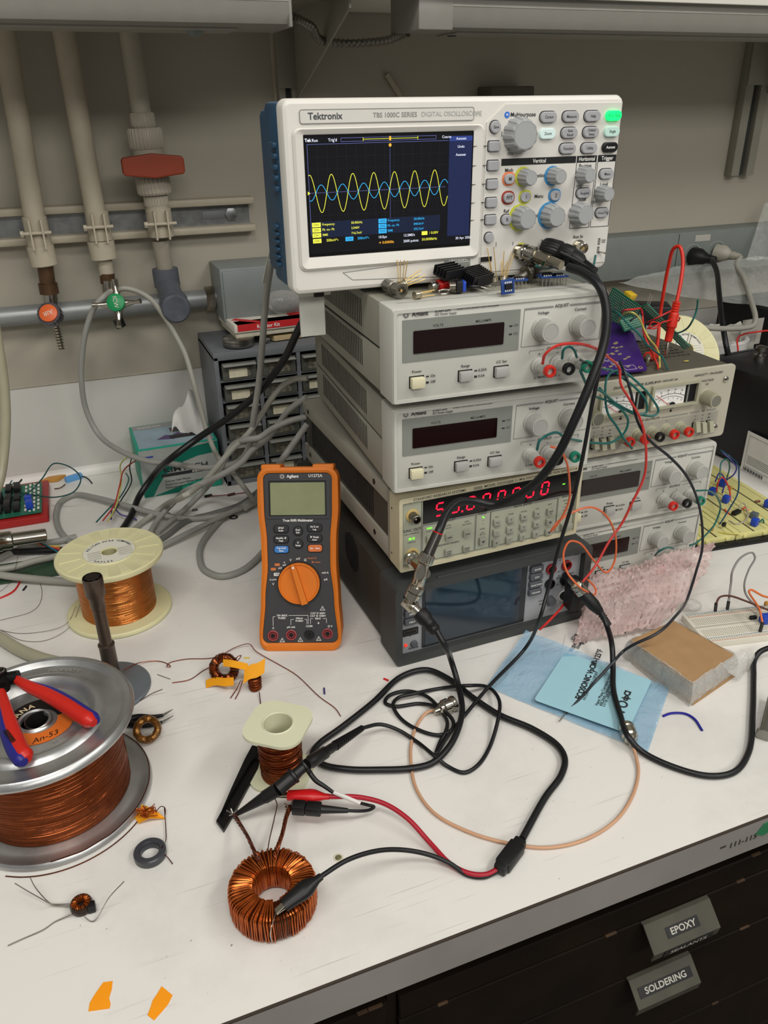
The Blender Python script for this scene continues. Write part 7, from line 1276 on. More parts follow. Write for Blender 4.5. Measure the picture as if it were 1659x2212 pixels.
for i, P_ in enumerate(([(870, 620, .04), (1000, 560, .05), (1120, 500, .055), (1210, 455, .055)], [(880, 700, .04), (1000, 660, .045), (1100, 610, .045), (1180, 590, .045), (1330, 550, .045), (1310, 600, .04)], [(900, 690, .038), (950, 610, .045), (1060, 640, .042), (980, 700, .04), (900, 700, .04)])):
    w('red_wire', ('thin red wire running behind the red banana plug, upper one', 'thin red wire crossing behind the red banana plug, lower one', 'thin red wire loop among the boards left of the banana plug')[i], [hz(a, b, HT + z) for a, b, z in P_], .0009, '', RDW)
# banana lead
t = thing('banana_lead', 'red banana plug lead standing in a tall arch on the dual meter supply', 'cable', tuple(hz(1140, 1100, HT))); O = t.location; BR_ = mat('banana_red', 'cf2b1a', .38, var=.02)
yy = hz(1140, 1100, HT).y; pl = [ay(1260 + 1290 / 6.381, 600 + 330 / 6.381, yy + .004), ay(1472, 600, yy + .012), ay(1475, 560, yy + .02), ay(1468, 533, yy + .028), ay(1456, 536, yy + .035), ay(1443, 580, yy + .045), ay(1432, 640, yy + .05), ay(1426, 682, yy + .05), ay(1420, 745, yy + .03), ay(1414, 770, yy + .015)]
m = MB(T(*(-O))); m.tube(pl, .0021, BR_, 14, k=8); m.build('cable_jacket', t)
m = MB(T(*(-O))); a, b, c_ = pl[0], ay(1450, 690, yy + .002), ay(1443, 738, yy); L = (c_ - a).length; X = align(a, c_); m.lathe([q for i in range(4) for q in ((.0042, L * (i * .065)), (.0046, L * (i * .065 + .01)), (.0046, L * (i * .065 + .045)), (.0034, L * (i * .065 + .05)))] + [(.0052, L * .28), (.0056, L * .32), (.0060, L * .62), (.0046, L * .66), (.0044, L * .98), (.0036, L)], BR_, 28, X); m.build('plug_body', t)
m = MB(T(*(-O))); X = align(c_, hz(1140, 1105, HT + .001)); m.lathe([(.0015, 0), (.0021, .006), (.0021, .012), (.0010, .0175)], GOLD if False else CHR, 12, X); m.build('plug_tip', t)
m = MB(T(*(-O))); a, b = pl[-1], hz(890, 1080, HT + .007); X = align(a, b); L = (b - a).length; m.lathe([(.0045, -.02), (.0050, -.005), (.0060, L * .5), (.0048, L)], BR_, 24, X); m.build('plug_body', t); m = MB(T(*(-O))); m.lathe([(.0034, 0), (.0036, .006), (.0022, .008), (.0018, .016)], CHR, 16, align(b, hz(888, 1165, HT + .003))); m.build('plug_tip', t)
p = hz(1418, 1150, HT); m = MB(); m.box(-.003, .003, -.001, .001, 0, .0006, mat('offcut_yellow', 'd8c25a', .5), M=T(*p)); tag(m.build('paper_fleck'), 'tiny pale fleck on the dark cover of the dual meter supply', 'scrap')
# wires hanging over the fronts
FY = .012
def ch(a, b, y=FY): return ay(1240 + a / 4.366, 760 + b / 4.366, y)
w('green_wire', 'long green wire tangled in loops over the dual meter supply front', [ay(1253, 800, -.052), ay(1262, 820, -.050), ay(1270, 836, -.040), ch(250, 370, -.02), ch(420, 500, .0), ch(620, 590, .005), ch(760, 600, .004), ch(795, 560, .004), ch(720, 420, .004), ch(600, 290, .006), ch(470, 190, .012), ch(370, 185, .012), ch(310, 250, .008), ch(295, 430, .004), ch(320, 580, .002), ch(400, 700, .0), ch(470, 820, .0), ch(510, 865, .002), ch(548, 912, .004)], .0013, '', GRN)
w('green_wire', 'green wire curling from the lower supply post across the dual meter supply', [ay(1160, 972, -.052), ay(1166, 952, -.055), ay(1200, 934, -.050), ay(1220, 945, -.045), ay(1240, 950, -.03), ch(60, 840, -.02), ch(200, 860, -.01), ch(360, 850, .0), ch(470, 770, .0), ch(510, 660, .0), ch(470, 570, .0), ch(330, 470, -.004), ch(200, 420, -.012), ch(120, 340, -.02)], .0013, '', GRN)
w('green_wire', 'green wire forming the right loop over the meter of the dual supply', [ch(270, 160, .022), ch(360, 175, .018), ch(450, 240, .008), ch(580, 340, .004), ch(680, 470, .003), ch(680, 570, .003), ch(600, 590, .004), ch(450, 530, .003), ch(330, 440, .0), ch(240, 340, -.01)], .0013, '', GRN)
w('red_wire', 'red wire arching from the top supply post down over the right supplies', [ay(1172, 786, -.050), ay(1178, 765, -.056), ay(1200, 748, -.058), ay(1240, 742, -.055), ay(1285, 752, -.04), ay(1312, 770, -.02), ch(430, 170, .006), ch(440, 300, -.004), ch(530, 460, -.006), ch(610, 600, -.008), ch(660, 760, -.010), ch(680, 950, -.014), ch(660, 1180, -.014), ch(540, 1440, -.014), ch(450, 1620, -.012), ch(330, 1790, -.014), ch(200, 2020, -.020), ch(80, 2170, -.030)], .0014, '', mat('wire_red_soft', 'c2332c', .38, var=.02))
w('red_wire', 'short red wire plugged in the low jack of the bench multimeter', [ay(1218, 1305, -.012), ay(1208, 1318, -.022), ay(1192, 1335, -.028), ay(1175, 1352, -.030), ay(1166, 1360, -.028)], .0014, '', RDW)
w('black_wire', 'thin black wire sweeping from the boards across the right supplies to the blue bag', [ch(430, 90, .020), ch(480, 200, .006), ch(540, 400, -.002), ch(580, 600, -.004), ch(640, 740, -.006), ch(740, 860, -.006), ch(900, 990, -.008), ch(1040, 1140, -.010), ch(1130, 1300, -.012), ch(1190, 1500, -.014), ch(1212, 1700, -.018), ch(1205, 1880, -.022), ay(1505, 1230, -.030), ay(1488, 1285, -.038), az(1460, 1330, .048), az(1420, 1368, .048), az(1368, 1393, .034), az(1345, 1408, .022), az(1325, 1430, .021), az(1290, 1468, .008), az(1255, 1508, .006), az(1222, 1540, .004)], .0016, '', BKW)
p0, p1 = az(1222, 1540, .004), az(1208, 1558, .003); wire('tinned_tip', 'bare silver end of the thin black wire lying on the blue bag', [p0, p1], .0006, SLV)
w('black_wire', 'short black wire bridging the green post on the top supply', [ay(1252, 776, -.052), ay(1262, 782, -.055), ay(1275, 784, -.055), ay(1290, 778, -.050)], .0011, '', BKW)
w('green_wire', 'short green wire looped between the black and green posts of the top supply', [ay(1214, 775, -.046), ay(1218, 755, -.050), ay(1230, 749, -.050), ay(1240, 756, -.050), ay(1246, 772, -.046)], .0012, '', GRN)
c6 = lambda a, b, y: ay(640 + a / 2.37, 960 + b / 2.37, y)
w('orange_wire', 'orange wire looping from the lower supply post past the red-digit generator', [c6(1300, 10, -.040), c6(1345, 25, -.045), c6(1380, 80, -.045), c6(1398, 180, -.040), c6(1396, 290, -.035), c6(1350, 390, -.030), c6(1305, 445, -.025), c6(1335, 400, -.022), c6(1420, 345, -.020), c6(1510, 322, -.018), c6(1590, 370, -.014), c6(1636, 480, -.012), c6(1625, 610, -.014), c6(1590, 655, -.016), c6(1520, 590, -.018), c6(1450, 505, -.018), c6(1395, 500, -.020), c6(1368, 560, -.024), c6(1385, 650, -.034), c6(1440, 720, -.045), c6(1500, 760, -.045), c6(1532, 765, -.035), c6(1530, 735, -.028), c6(1490, 690, -.026)], .0012, '', mat('wire_orange', 'd9683c', .38, var=.02))
w('green_wire', 'green wire from the middle right supply post down to the yellow breadboard', [ay(1505, 1060, .0), ay(1530, 1060, .01), ay(1550, 1075, .03), ay(1556, 1100, .04), ay(1545, 1130, .04), ay(1525, 1155, .02), ay(1500, 1175, -.002), ay(1490, 1178, -.006)], .0012, '', GRN)
w('green_wire', 'green wire at a terminal of the lowest supply above the bubble wrap', [ay(1415, 1200, .006), ay(1425, 1190, -.006), ay(1440, 1183, -.010), ay(1455, 1185, .0)], .0012, '', GRN)
# yellow breadboard
YB = mat('breadboard_yellow', 'd6d08a', .45, var=.03); A0 = az(1520, 1158, .012); A1 = az(1700, 1128, .012); ux = (A1 - A0); ux.z = 0; ux.normalize(); yaw = math.atan2(ux.y, ux.x)
t = thing('yellow_breadboard', 'big yellow solderless breadboard crowded with parts, right of the supplies', 'breadboard', (.478, .074, 0), (0, 0, R_(-6)))
m = MB(); m.box(-.004, .190, -.012, .225, 0, .004, BLK, r=.001); m.build('base_plate', t)
DOTS = mat('contact_dots', '5a563a', .6, var=0)
for k in range(3):
    x0 = .002 + k * .060; m = MB(); m.box(x0, x0 + .058, .0, .215, .004, .0125, YB, r=.0008); m.box(x0 + .0275, x0 + .0305, .002, .213, .0122, .0127, DOTS)
    for q in (.009, .049): m.box(x0 + q, x0 + q + .0004, .004, .211, .0123, .0128, mat('line_dark', '6a5a3a', .5))
    for xa in (.012, .033):
        for i in range(5):
            for j_ in range(60): m.box(x0 + xa + i * .0030, x0 + xa + i * .0030 + .0008, .005 + j_ * .0034, .0058 + j_ * .0034, .0121, .0126, DOTS)
    for x in (x0 + .010, x0 + .042): m.box(x, x + .006, -.0025, .001, .006, .011, YB, r=.001)
    m.build('terminal_strip', t)
def tb(px, py, z=.013): return az(px, py, z)
def comp(name, label, px, py, sx, sy, sz, m_, rz=20, z=.0128):
    p = az(px, py, z); m = MB(); m.box(-sx / 2, sx / 2, -sy / 2, sy / 2, 0, sz, m_, r=min(sx, sy, sz) * .15, M=T(*p) @ RZ(rz)); return tag(m.build(name), label, 'component')
for px, py, lab in ((1538, 1068, 'blue trimmer on the yellow breadboard nearest the grey supplies'), (1567, 1085, 'blue trimmer on the yellow breadboard beside the red wires'), (1629, 1135, 'blue trimmer at the front of the yellow breadboard'), (1657, 1095, 'blue trimmer at the right picture edge on the yellow breadboard'), (1560, 1050, 'blue trimmer farthest back on the yellow breadboard')): comp('blue_trimmer', lab, px, py, .010, .009, .011, BLUC)
comp('chip', 'black chip in the middle of the yellow breadboard', 1590, 1110, .016, .007, .005, IC, 15); comp('transistor', 'small black transistor at the front of the yellow breadboard', 1563, 1137, .005, .004, .006, IC, 0, .016)
comp('grey_capacitor', 'round grey capacitor behind the front blue trimmer', 1628, 1118, .010, .010, .008, mat('cap_grey', '5b6468', .4)); comp('amber_capacitor', 'small amber capacitor at the front left of the yellow breadboard', 1538, 1146, .004, .003, .005, ORC); comp('amber_capacitor', 'small amber capacitor at the back of the yellow breadboard', 1578, 1058, .005, .003, .005, ORC); comp('resistor', 'brown resistor toward the right on the yellow breadboard', 1636, 1085, .008, .003, .003, mat('resistor_brown', '8a5a48', .5), -10)
for i, (P_, M2, lab) in enumerate((([(1548, 1062, .02), (1552, 1040, .04), (1562, 1032, .04), (1575, 1055, .03), (1578, 1080, .015)], RDW, 'red wire arch on the yellow breadboard beside the blue trimmers'), ([(1565, 1100, .02), (1575, 1110, .013)], RDW, 'short red wire on the yellow breadboard'), ([(1555, 1035, .05), (1558, 1000, .07), (1570, 992, .07), (1576, 1010, .05), (1566, 1045, .02)], GRN, 'tall green wire loop behind the yellow breadboard trimmers'), ([(1555, 1132, .014), (1575, 1100, .03), (1592, 1070, .05), (1596, 1030, .06), (1592, 1000, .065), (1575, 985, .07), (1556, 972, .08)], mat('wire_blue_green', '1b4660', .4), 'long dark teal wire crossing the yellow breadboard'), ([(1570, 1036, .03), (1585, 1025, .04), (1591, 1010, .05), (1580, 995, .06), (1560, 977, .07)], mat('wire_indigo', '2c2f80', .4), 'indigo wire arching behind the yellow breadboard'), ([(1545, 1040, .03), (1555, 1022, .035), (1566, 1035, .03), (1560, 1065, .02)], mat('wire_indigo', '2c2f80', .4), 'short indigo wire between the blue trimmers'), ([(1597, 1100, .02), (1600, 1090, .025), (1608, 1088, .02), (1614, 1120, .015), (1590, 1132, .014), (1575, 1125, .013)], mat('wire_beige', 'b3ad96', .5), 'beige wire arch in the middle of the yellow breadboard'), ([(1552, 1150, .013), (1575, 1152, .015), (1598, 1154, .014)], YW, 'short yellow wire lying at the front of the yellow breadboard'), ([(1604, 1100, .016), (1610, 1096, .018), (1617, 1104, .014)], RDW, 'tiny red wire loop right of the chip on the yellow breadboard'), ([(1640, 1128, .016), (1648, 1122, .018), (1650, 1130, .014)], GRN, 'tiny green wire loop right of the front blue trimmer'))):
    wire('jumper_wire', lab, [az(*p) for p in P_], .0011, M2)
# white breadboard
t = thing('white_breadboard', 'white solderless breadboard at the right edge with two plugged jumpers', 'breadboard', (.345, -.055, 0), (0, 0, R_(-11.5))); WB = mat('breadboard_white', 'd9d4c4', .45, var=.02)
m = MB(); m.box(0, .165, -.056, 0, 0, .0085, WB, r=.0006); m.box(.001, .165, -.0290, -.0265, .0082, .0087, mat('groove_grey', 'b3ae9f', .5))
for y, c_ in ((-.0015, 'line_blue'), (-.0072, 'line_red2'), (-.0485, 'line_blue'), (-.0542, 'line_red2')): m.box(.004, .16, y - .0005, y, .0083, .0087, mat(c_, '5a7fa0' if 'blue' in c_ else 'b8604c', .5, var=0))
m.build('terminal_strip', t); m = MB()
for y in (-.0035, -.0055, -.0505, -.0525): 
    for i in range(50): m.box(.005 + i * .00254 * 1.2, .006 + i * .00254 * 1.2, y - .0004, y + .0004, .0083, .0087, DOTS)
for y0 in (-.0235, -.0455):
    for i in range(60):
        for j in range(5): m.box(.005 + i * .00254, .0058 + i * .00254, y0 + j * .0026, y0 + j * .0026 + .0009, .0083, .0087, DOTS)
m.build('contact_holes', t)
ZW = .0088
def jend(px0, py0, px1, py1, label, z0=ZW):
    a = az(px0, py0, z0); b = az(px1, py1, z0 + .014); m = MB(); m.bar(a, b, .0027, .0027, BLK, up=(0, 1, 0)); return tag(m.build('jumper_housing'), label, 'connector')
jend(1545, 1320, 1547, 1303, 'black jumper housing standing at the left end of the white breadboard'); jend(1571, 1316, 1574, 1299, 'black jumper housing standing second from left on the white breadboard'); jend(1642, 1364, 1647, 1345, 'black jumper housing of the orange wire on the white breadboard')
JG = mat('jumper_grey', '85827e', .45); JB = mat('jumper_brown', '5a3a30', .45); JO = mat('jumper_orange', 'd8713a', .45)
wire('jumper_wire', 'grey jumper wire making the tall loop above the white breadboard', [az(1574, 1299, .023), az(1579, 1260, .040), az(1582, 1235, .055), az(1600, 1205, .065), az(1625, 1194, .068), az(1631, 1205, .062), az(1618, 1230, .05), az(1608, 1262, .035), az(1612, 1285, .022), az(1635, 1312, .015), az(1660, 1345, .012)], .0013, JG)
wire('jumper_wire', 'brown jumper wire running right from the white breadboard end', [az(1547, 1303, .023), az(1555, 1290, .028), az(1575, 1287, .030), az(1610, 1298, .028), az(1640, 1310, .024), az(1680, 1325, .02)], .0013, JB)
wire('jumper_wire', 'orange jumper wire bending at the right end of the white breadboard', [az(1647, 1345, .022), az(1640, 1315, .03), az(1618, 1278, .035), az(1622, 1274, .036), az(1650, 1288, .03), az(1680, 1292, .026)], .0013, JO)
comp('chip', 'small black part on the white breadboard', 1626, 1337, .008, .004, .004, IC, -10, ZW); comp('blue_trimmer', 'blue trimmer on the white breadboard at the picture edge', 1652, 1345, .012, .009, .011, BLUC, -10, ZW); comp('amber_capacitor', 'small amber capacitor on the white breadboard', 1654, 1307, .004, .003, .005, ORC, 0, ZW)
# cardboard-wrapped block in bubble bag
CBD = mat('cardboard', 'a8855c', .75, var=.06, scale=60, bump=.2, bscale=300); CLR = film('bubble_clear', 'd5d3cc', .38, bump=1.0, bscale=110)
t = thing('wrapped_cardboard_block', 'cardboard topped block in clear bubble wrap on the bench at right', 'package', tuple(az(1480, 1480, 0))); O = t.location
top = [az(1455, 1342, .026), az(1361, 1384, .026), az(1496, 1477, .026), az(1588, 1416, .026)]; ctr = sum(top, Vector()) / 4
m = MB(T(*(-O))); m.prism([(p.x, p.y) for p in top], .0235, .0265, CBD); m.build('top_card', t)
m = MB(T(*(-O))); m.prism([((p.x - ctr.x) * .94 + ctr.x, (p.y - ctr.y) * .94 + ctr.y) for p in top], .003, .0235, mat('bubble_fill', 'a29c93', .35, var=.35, scale=180, bump=1.0, bscale=140)); m.build('wrapped_core', t)
m = MB(T(*(-O))); m.prism([(p.x + .002, p.y - .004) for p in top], .0005, .003, CBD); m.build('bottom_card', t)
def wavy_sheet(corners, nx, ny, amp, fr, seed, thick=.0):
    """bilinear sheet between four corner points with folds"""
    a, b, c_, d = corners; rr = random.Random(seed); ph = [rr.uniform(0, 6) for _ in range(6)]; vs = []
    for j in range(ny + 1):
        for i in range(nx + 1):
            u, v = i / nx, j / ny; p = a * (1 - u) * (1 - v) + b * u * (1 - v) + c_ * u * v + d * (1 - u) * v
            h = amp * (math.sin(fr * u * 6.28 + ph[0] + 2 * v) * .5 + math.sin(fr * 1.7 * v * 6.28 + ph[1] + 3 * u) * .4 + math.sin(fr * 2.9 * (u + v) * 6.28 + ph[2]) * .25 + rr.uniform(-.05, .05)); vs.append(p + Vector((0, 0, h)))
    return vs, [(j * (nx + 1) + i, j * (nx + 1) + i + 1, (j + 1) * (nx + 1) + i + 1, (j + 1) * (nx + 1) + i) for j in range(ny) for i in range(nx)]
m = MB(T(*(-O))); s = 1.10; ol = [((p.x - ctr.x) * s + ctr.x, (p.y - ctr.y) * s + ctr.y) for p in top]; rr = random.Random(2)
K = 14; vs = []; fs = []
for l, (z, q) in enumerate(((.001, 1.07), (.008, 1.10), (.016, 1.09), (.024, 1.05), (.028, .99))):
    for e in range(4):
        p, r_ = top[e], top[(e + 1) % 4]
        for k in range(K): f = k / K; x = p.x + (r_.x - p.x) * f; y = p.y + (r_.y - p.y) * f; j_ = rr.uniform(-.0013, .0013); vs.append(((x - ctr.x) * q + ctr.x + j_, (y - ctr.y) * q + ctr.y + j_, z))
N_ = 4 * K
for l in range(4):
    for i in range(N_): fs.append((l * N_ + i, l * N_ + (i + 1) % N_, (l + 1) * N_ + (i + 1) % N_, (l + 1) * N_ + i))
m.add(vs, fs, CLR); v2, f2 = wavy_sheet([az(1560, 1440, .024), az(1595, 1470, .004), az(1640, 1418, .006), az(1600, 1400, .026)], 10, 8, .003, 1.2, 4); m.add(v2, f2, CLR); m.build('clear_bubble_bag', t)
# pink bubble wrap
PKB = film('pink_bubble_film', 'f3d6d1', .45, rough=.04, bump=1.0, bscale=120, spec=1.0)
bm = bmesh.new(); NX, NY = 64, 44; rr = random.Random(6); vv = []
Pa, Pb, Pc, Pd = az(1266, 1246, .046), az(1542, 1172, .046), az(1425, 1352, .010), az(1244, 1390, .004)
for j in range(NY + 1):
    for i in range(NX + 1):
        u, v = i / NX, j / NY; p = Pa * (1 - u) * (1 - v) + Pb * u * (1 - v) + Pc * u * v + Pd * (1 - u) * v
        bulge = .020 * math.sin(math.pi * u) * math.sin(math.pi * v) + .0035 * math.sin(u * 13 + v * 4) + .003 * math.sin(v * 17 - u * 6); bub = .0022 * max(0, math.sin((i + (j // 4 % 2) * 2) * math.pi / 2)) * max(0, math.sin(j * math.pi / 2)) * 2; e = min(u, v, 1 - u, 1 - v)
        p = p + Vector((rr.uniform(-.0006, .0006) + .018 * math.sin(math.pi * v) * u ** 3, rr.uniform(-.0006, .0006) - bulge * .5, bulge + bub + rr.uniform(-.0005, .0005)))
        if e < .02: p = p + Vector((.0022 * math.sin(i * 1.1 + j * 1.3), .002 * math.sin(i * .9 + j * 1.1), 0))
        p.z = max(p.z, .002); vv.append(bm.verts.new(p))
for j in range(NY):
    for i in range(NX): bm.faces.new((vv[j * (NX + 1) + i], vv[j * (NX + 1) + i + 1], vv[(j + 1) * (NX + 1) + i + 1], vv[(j + 1) * (NX + 1) + i]))
bmesh.ops.solidify(bm, geom=bm.faces[:], thickness=.003)
m = MB(); m._bm(bm, PKB); tag(m.build('bubble_wrap'), 'pink bubble wrap heaped before the right-hand power supplies', 'bubble wrap')
crumple('bubble_wrap_scrap', 'small crumpled bubble wrap scrap between wrap and white breadboard', 'bubble wrap', tuple(az(1492, 1308, .008)), (.014, .010, .007), film('clear_film', 'cfcdc6', .25), 7)
# blue bag
BLF = film('blue_bag_film', '8fbfdc', .46, rough=.08, bump=.5, bscale=42, spec=1.0); t = thing('blue_zip_bag', 'flat light blue plastic bag with a pale label on the bench', 'bag', tuple(az(1250, 1480, 0))); O = t.location
v2, f2 = wavy_sheet([az(1136, 1362, .010), az(1049, 1482, .002), az(1399, 1626, .002), az(1447, 1485, .002)], 34, 30, .0013, 1.6, 3); v2 = [Vector((p.x, p.y, max(p.z, .0012))) for p in v2]; m = MB(T(*(-O))); m.add(v2, f2, BLF); m.build('bag_sheet', t)
LBL = mat('pale_blue_label', '9fcbd6', .35, var=.02); Lp = [az(1212, 1406, .0062), az(1153, 1512, .006), az(1354, 1584, .006), az(1413, 1496, .006)]
a, b = Lp[1], Lp[2]; ux = (b - a).normalized(); uy = Vector((-ux.y, ux.x, 0)); LX = (b - a).length; LY = (Lp[0] - a).dot(uy); X = Matrix((ux, uy, Vector((0, 0, 1)))).transposed().to_4x4(); X.translation = a - O
m = MB(X); m.plate(0, LX, 0, LY, -.0002, .0002, LBL, r=.004); m.build('label', t)
m = MB(X); 
def lt(s_, px, py, z, bo=.02, rot=None):
    p = az(px, py, .0066) - O; q = az(px + 11, py - 24, .0066) - O; ang = math.degrees(math.atan2(q.y - p.y, q.x - p.x)); k = MB(T(*p) @ RZ(ang)); k.text(s_, 0, 0, z, INK, .0, 'L', bo); return k
k = MB()
for s_, px, py, z, bo in (('ECOSONIC VpCI\u00AE-125\u00B0F', 1249, 1510, .0085, .04), ('PATENT NUMBER 5,209,869', 1262, 1512, .0042, .0), ('Vapor Phase Corrosion Inhibitor', 1288, 1524, .0046, .01), ('and Static Dissipative Bag', 1296, 1524, .0046, .01), ('LOT# 130543', 1303, 1526, .0046, .01), ('MFG 01', 1322, 1502, .0042, .01), ('dpCI', 1349, 1513, .0085, .05)):
    q = lt(s_, px, py, z, bo); k.v += q.v; o_ = len(k.v) - len(q.v); i_ = k._m(INK); k.f += [tuple(o_ + n for n in f) for f in q.f]; k.mi += [i_] * len(q.f)
c_ = az(1345, 1521, .0066) - O
for i in range(3): k.lathe([(.0035, 0), (.0052, 0)], INK, 18, T(*c_) @ RZ(i * 120) @ T(.0, .0, .0001 * i), cap=False)
c_ = az(1340, 1537, .0066) - O; k.prism([(-.004, -.003), (.004, -.003), (0, .004)], 0, .0002, INK, M=T(*c_)); k.build('label_lettering', t)
# shipping label with black print under the wrap
t = thing('paper_label', 'white shipping label with black print between bag and bubble wrap', 'label', tuple(az(1290, 1420, 0))); O = t.location; q = [az(1222, 1372, 0), az(1210, 1420, 0), az(1362, 1440, 0), az(1372, 1402, 0)]; m = MB(T(*(-O))); m.prism([(p.x, p.y) for p in q], .0004, .0008, mat('label_paper', 'e2e0da', .6)); m.build('paper', t)
m = MB(T(*(-O))); rr = random.Random(8)
for s_, px, py in (('5001 403', 1238, 1398), ('3SNMU13', 1246, 1402), ('ICE N', 1236, 1382), ('# 251E', 1258, 1392), ('SSCC', 1232, 1408)): p = az(px, py, .0008); m.text(s_, 0, 0, .0052, INK, .0002, 'L', .03, M=T(*p) @ RZ(35))
m.build('label_print', t)
# blue wire on bench, socket tool at right edge
w('blue_wire', 'short curved blue wire with stripped ends on the bench at right', [az(1432, 1547, .001), az(1450, 1541, .001), az(1480, 1542, .0012), az(1500, 1553, .0015), az(1517, 1578, .001)], .0013, '', mat('wire_royal', '26248c', .4))
t = thing('steel_socket_tool', 'steel rod with ringed end leaving the frame at the right edge', 'tool', tuple(az(1650, 1590, 0))); O = t.location; m = MB(T(*(-O))); a, b = az(1650, 1588, .006), az(1668, 1500, .010); m.cyl(b, a, .0035, STEEL, 20, r2=.0045); m.lathe([(.0030, -.001), (.0068, -.001), (.0068, .004), (.005, .006)], STEEL, 32, align(a, b)); m.build('rod', t)
# cream flange disc behind the dual supply
spool('wire_spool', 'cream spool standing behind the dual meter supply near the sockets', tuple(ay(1488, 752, .33) - Vector((0, -.766, .643)) * .19), .058, .035, .187, mat('orange_copper', 'b25a1e', .27, .8), ('PELICAN WIRE COMPANY', 'NAPLES'), 4, rot=(R_(50), 0, 0))
# plugs and cords
t = thing('mains_lead', 'black power cord with plug in the left wall socket', 'power cord', tuple(SK[0])); O = t.location; m = MB(T(*(-O))); s0 = SK[0]; X = align(s0, s0 + Vector((.02, -.06, -.004))); m.lathe([(.0155, 0), (.0165, .004), (.0160, .018), (.0120, .026), (.0085, .034), (.0070, .05)], BLKR, 28, X); m.build('plug', t)
m = MB(T(*(-O))); m.tube([s0 + Vector((.012, -.045, -.002)), ay(1538, 562, .55), ay(1548, 585, .51), ay(1553, 630, .45), ay(1558, 680, .40), ay(1564, 720, .37), ay(1569, 748, .355), ay(1573, 765, .352)], .0046, CB, 14); m.build('cord', t)
t = thing('mains_lead', 'beige power cord with plug in the right wall socket', 'power cord', tuple(SK[1])); O = t.location; m = MB(T(*(-O))); s0 = SK[1]; X = align(s0, s0 + Vector((.03, -.06, -.006))); BGP = mat('beige_plug', '9a9688', .5); m.lathe([(.0155, 0), (.0160, .018), (.0110, .026), (.0075, .030), (.0080, .036), (.0060, .05)], BGP, 28, X); m.build('plug', t)
m = MB(T(*(-O))); m.tube([s0 + Vector((.022, -.045, -.004)), ay(1590, 572, .55), ay(1606, 600, .50), ay(1621, 645, .44), ay(1632, 688, .39), ay(1628, 702, .38), ay(1610, 708, .375), ay(1560, 710, .37), ay(1500, 706, .37), ay(1450, 702, .37)], .0045, mat('beige_cord', '97948a', .5), 14); m.build('cord', t)
# dark equipment at the right edge
t = thing('black_equipment_box', 'black box with red-wired screw terminals on top at the right edge', 'equipment', (.735, .195, 0), (0, 0, R_(4))); m = MB(); m.box(0, .40, 0, .19, .006, .158, IC, r=.003); m.build('case', t)
for i, (x, y) in enumerate(((.075, .135), (.110, .125), (.135, .160))): m = MB(); m.lathe([(.010, .157), (.010, .166), (.005, .167), (.005, .172), (.009, .173), (.009, .180), (.004, .182)], STEEL, 24, T(x, y, 0)); m.build('screw_terminal', t)
m = MB(); m.tube([(.05, .16, .170), (.075, .185, .185), (.12, .18, .190), (.20, .17, .185)], .0015, RDW, 8); m.tube([(.085, .12, .170), (.13, .11, .168), (.20, .10, .170)], .002, RDW, 8); m.build('red_lead', t); m = MB(); m.tube([(.03, .17, .162), (.07, .14, .175), (.12, .13, .172), (.20, .12, .170)], .0018, BLK, 8); m.build('black_lead', t)
m = MB(); m.tube([(.20, .06, .165), (.15, .03, .160), (.125, .0, .14), (.14, -.005, .10), (.18, -.01, .08)], .0016, GRN, 8); m.build('green_lead', t)
m = MB(); cq = ay(1554, 640, .60); m.box(cq.x, 1.45, .46, .60, .004, cq.z, mat('matt_black_case', '0a0a0b', .7, var=.1), r=.006); tag(m.build('black_case'), 'tall matt black case against the wall at the right edge', 'equipment')
q0 = ay(1520, 770, .42); t = thing('white_plastic_bag', 'crumpled white plastic bag behind the black box', 'bag', (q0.x, q0.y, .0)); v2, f2 = wavy_sheet([Vector((.0, 0, .160)), Vector((.11, .0, .155)), Vector((.10, .03, .185)), Vector((.015, .03, .190))], 16, 10, .006, 1.3, 5); m = MB(); m.add(v2, f2, mat('bag_white', 'b5b2a8', .4, var=.05)); v2, f2 = wavy_sheet([Vector((.0, -.005, .02)), Vector((.13, -.005, .02)), Vector((.11, .0, .155)), Vector((.0, 0, .160))], 16, 14, .004, 1.3, 6); m.add(v2, f2, mat('bag_white', 'b5b2a8', .4, var=.05)); m.build('bag_sheet', t)
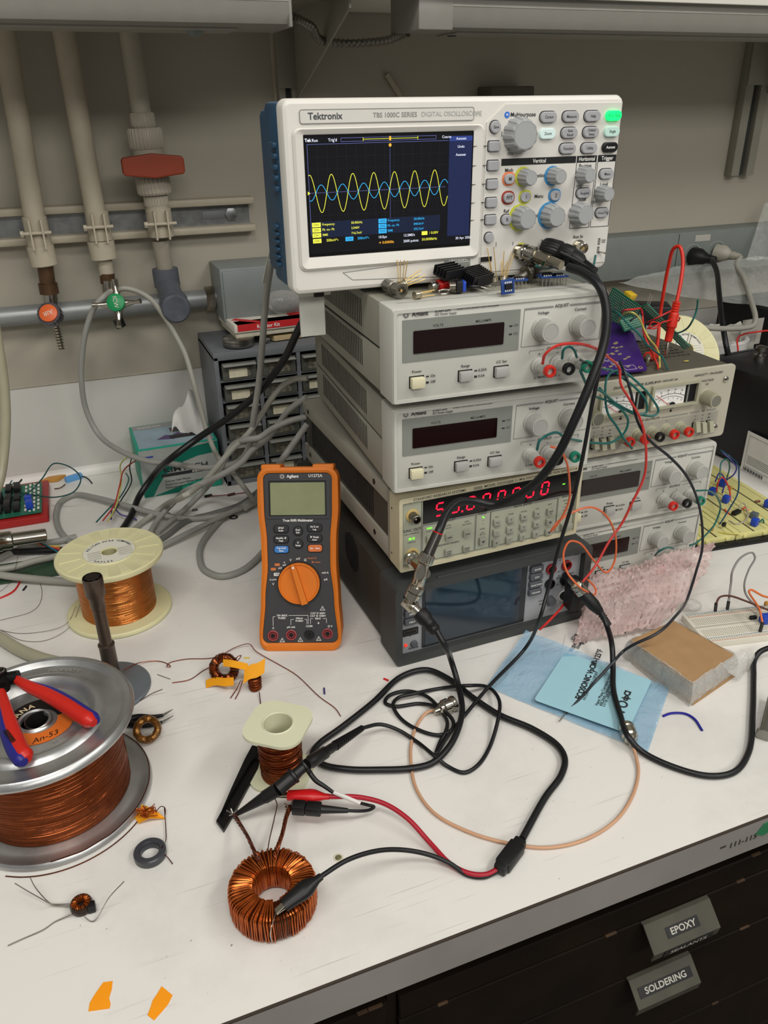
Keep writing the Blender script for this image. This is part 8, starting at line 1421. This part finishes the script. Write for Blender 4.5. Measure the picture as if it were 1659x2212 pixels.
m = MB(); a = ay(1565, 765, .395); m.lathe([(.060, .0), (.064, .12), (.066, .168), (.063, .172), (.058, .170), (.055, .12), (.05, .01)], mat('tub_white', 'cfcdc8', .4), 48, T(a.x + .02, .395 + .062, 0), cap=False); tag(m.build('white_tub'), 'white plastic tub behind the black box with terminals', 'tub')
a, b = ay(1606, 692, .42), ay(1640, 742, .42); t = thing('barcode_sheet', 'small white sheet with faint barcode standing before the black case', 'paper', (a.x, .42, b.z)); m = MB(); m.box(0, b.x - a.x, 0, .001, 0, a.z - b.z, mat('barcode_paper', 'a9a49a', .6)); m.build('sheet', t); m = MB()
for k_ in range(12): x = .004 + k_ * .0028; m.box(x, x + (.0012 if k_ % 3 else .0006), -.0006, 0, .006, .026, INKG)
m.build('barcode_print', t)
# white notice on the dark box at right edge (its square code is left blank)
a, b = Vector((.7285, .250, .052)), Vector((.7285, .250, .010)); t = thing('printed_notice', 'white notice with fine print and a barcode leaning on the black box', 'paper', (.727, .258, -.001), (0, 0, R_(-93))); m = MB(); m.box(0, .10, -.001, 0, .002, .070, mat('label_paper', 'e2e0da', .6)); m.build('sheet', t); m = MB(FR); m.ring([(.006, .012), (.095, .012), (.095, .064), (.006, .064)], [(.0065, .0125), (.0945, .0125), (.0945, .0635), (.0065, .0635)], .001, .0014, INKG)
for i in range(5): m.plate(.010, .090 - (i % 3) * .006, .030 - i * .003, .0308 - i * .003, .001, .0014, INKG)
for k_ in range(14): m.plate(.006 + k_ * .0032, .0072 + k_ * .0032 + (.0008 if k_ % 2 else 0), .004, .010, .001, .0014, INK)
m.build('notice_print', t)
# clear bag hanging at the right wall
t = thing('clear_plastic_bag', 'large clear plastic bag slumped along the wall at the right edge', 'bag', tuple(ay(1560, 600, .58))); O = t.location; CF = film('clear_bag_film', 'c9ccc6', .20, bump=.5, bscale=14)
m = MB(T(*(-O)))
for q, nx, ny, am, sd in (([ay(1335, 613, .60), ay(1700, 672, .40), ay(1700, 548, .52), ay(1480, 572, .61)], 26, 14, .004, 3), ([ay(1612, 566, .58), ay(1720, 548, .55), ay(1720, 400, .62), ay(1652, 436, .64)], 14, 16, .006, 8)):
    v2, f2 = wavy_sheet(q, nx, ny, am, 1.2, sd); m.add(v2, f2, CF)
m.build('bag_sheet', t)
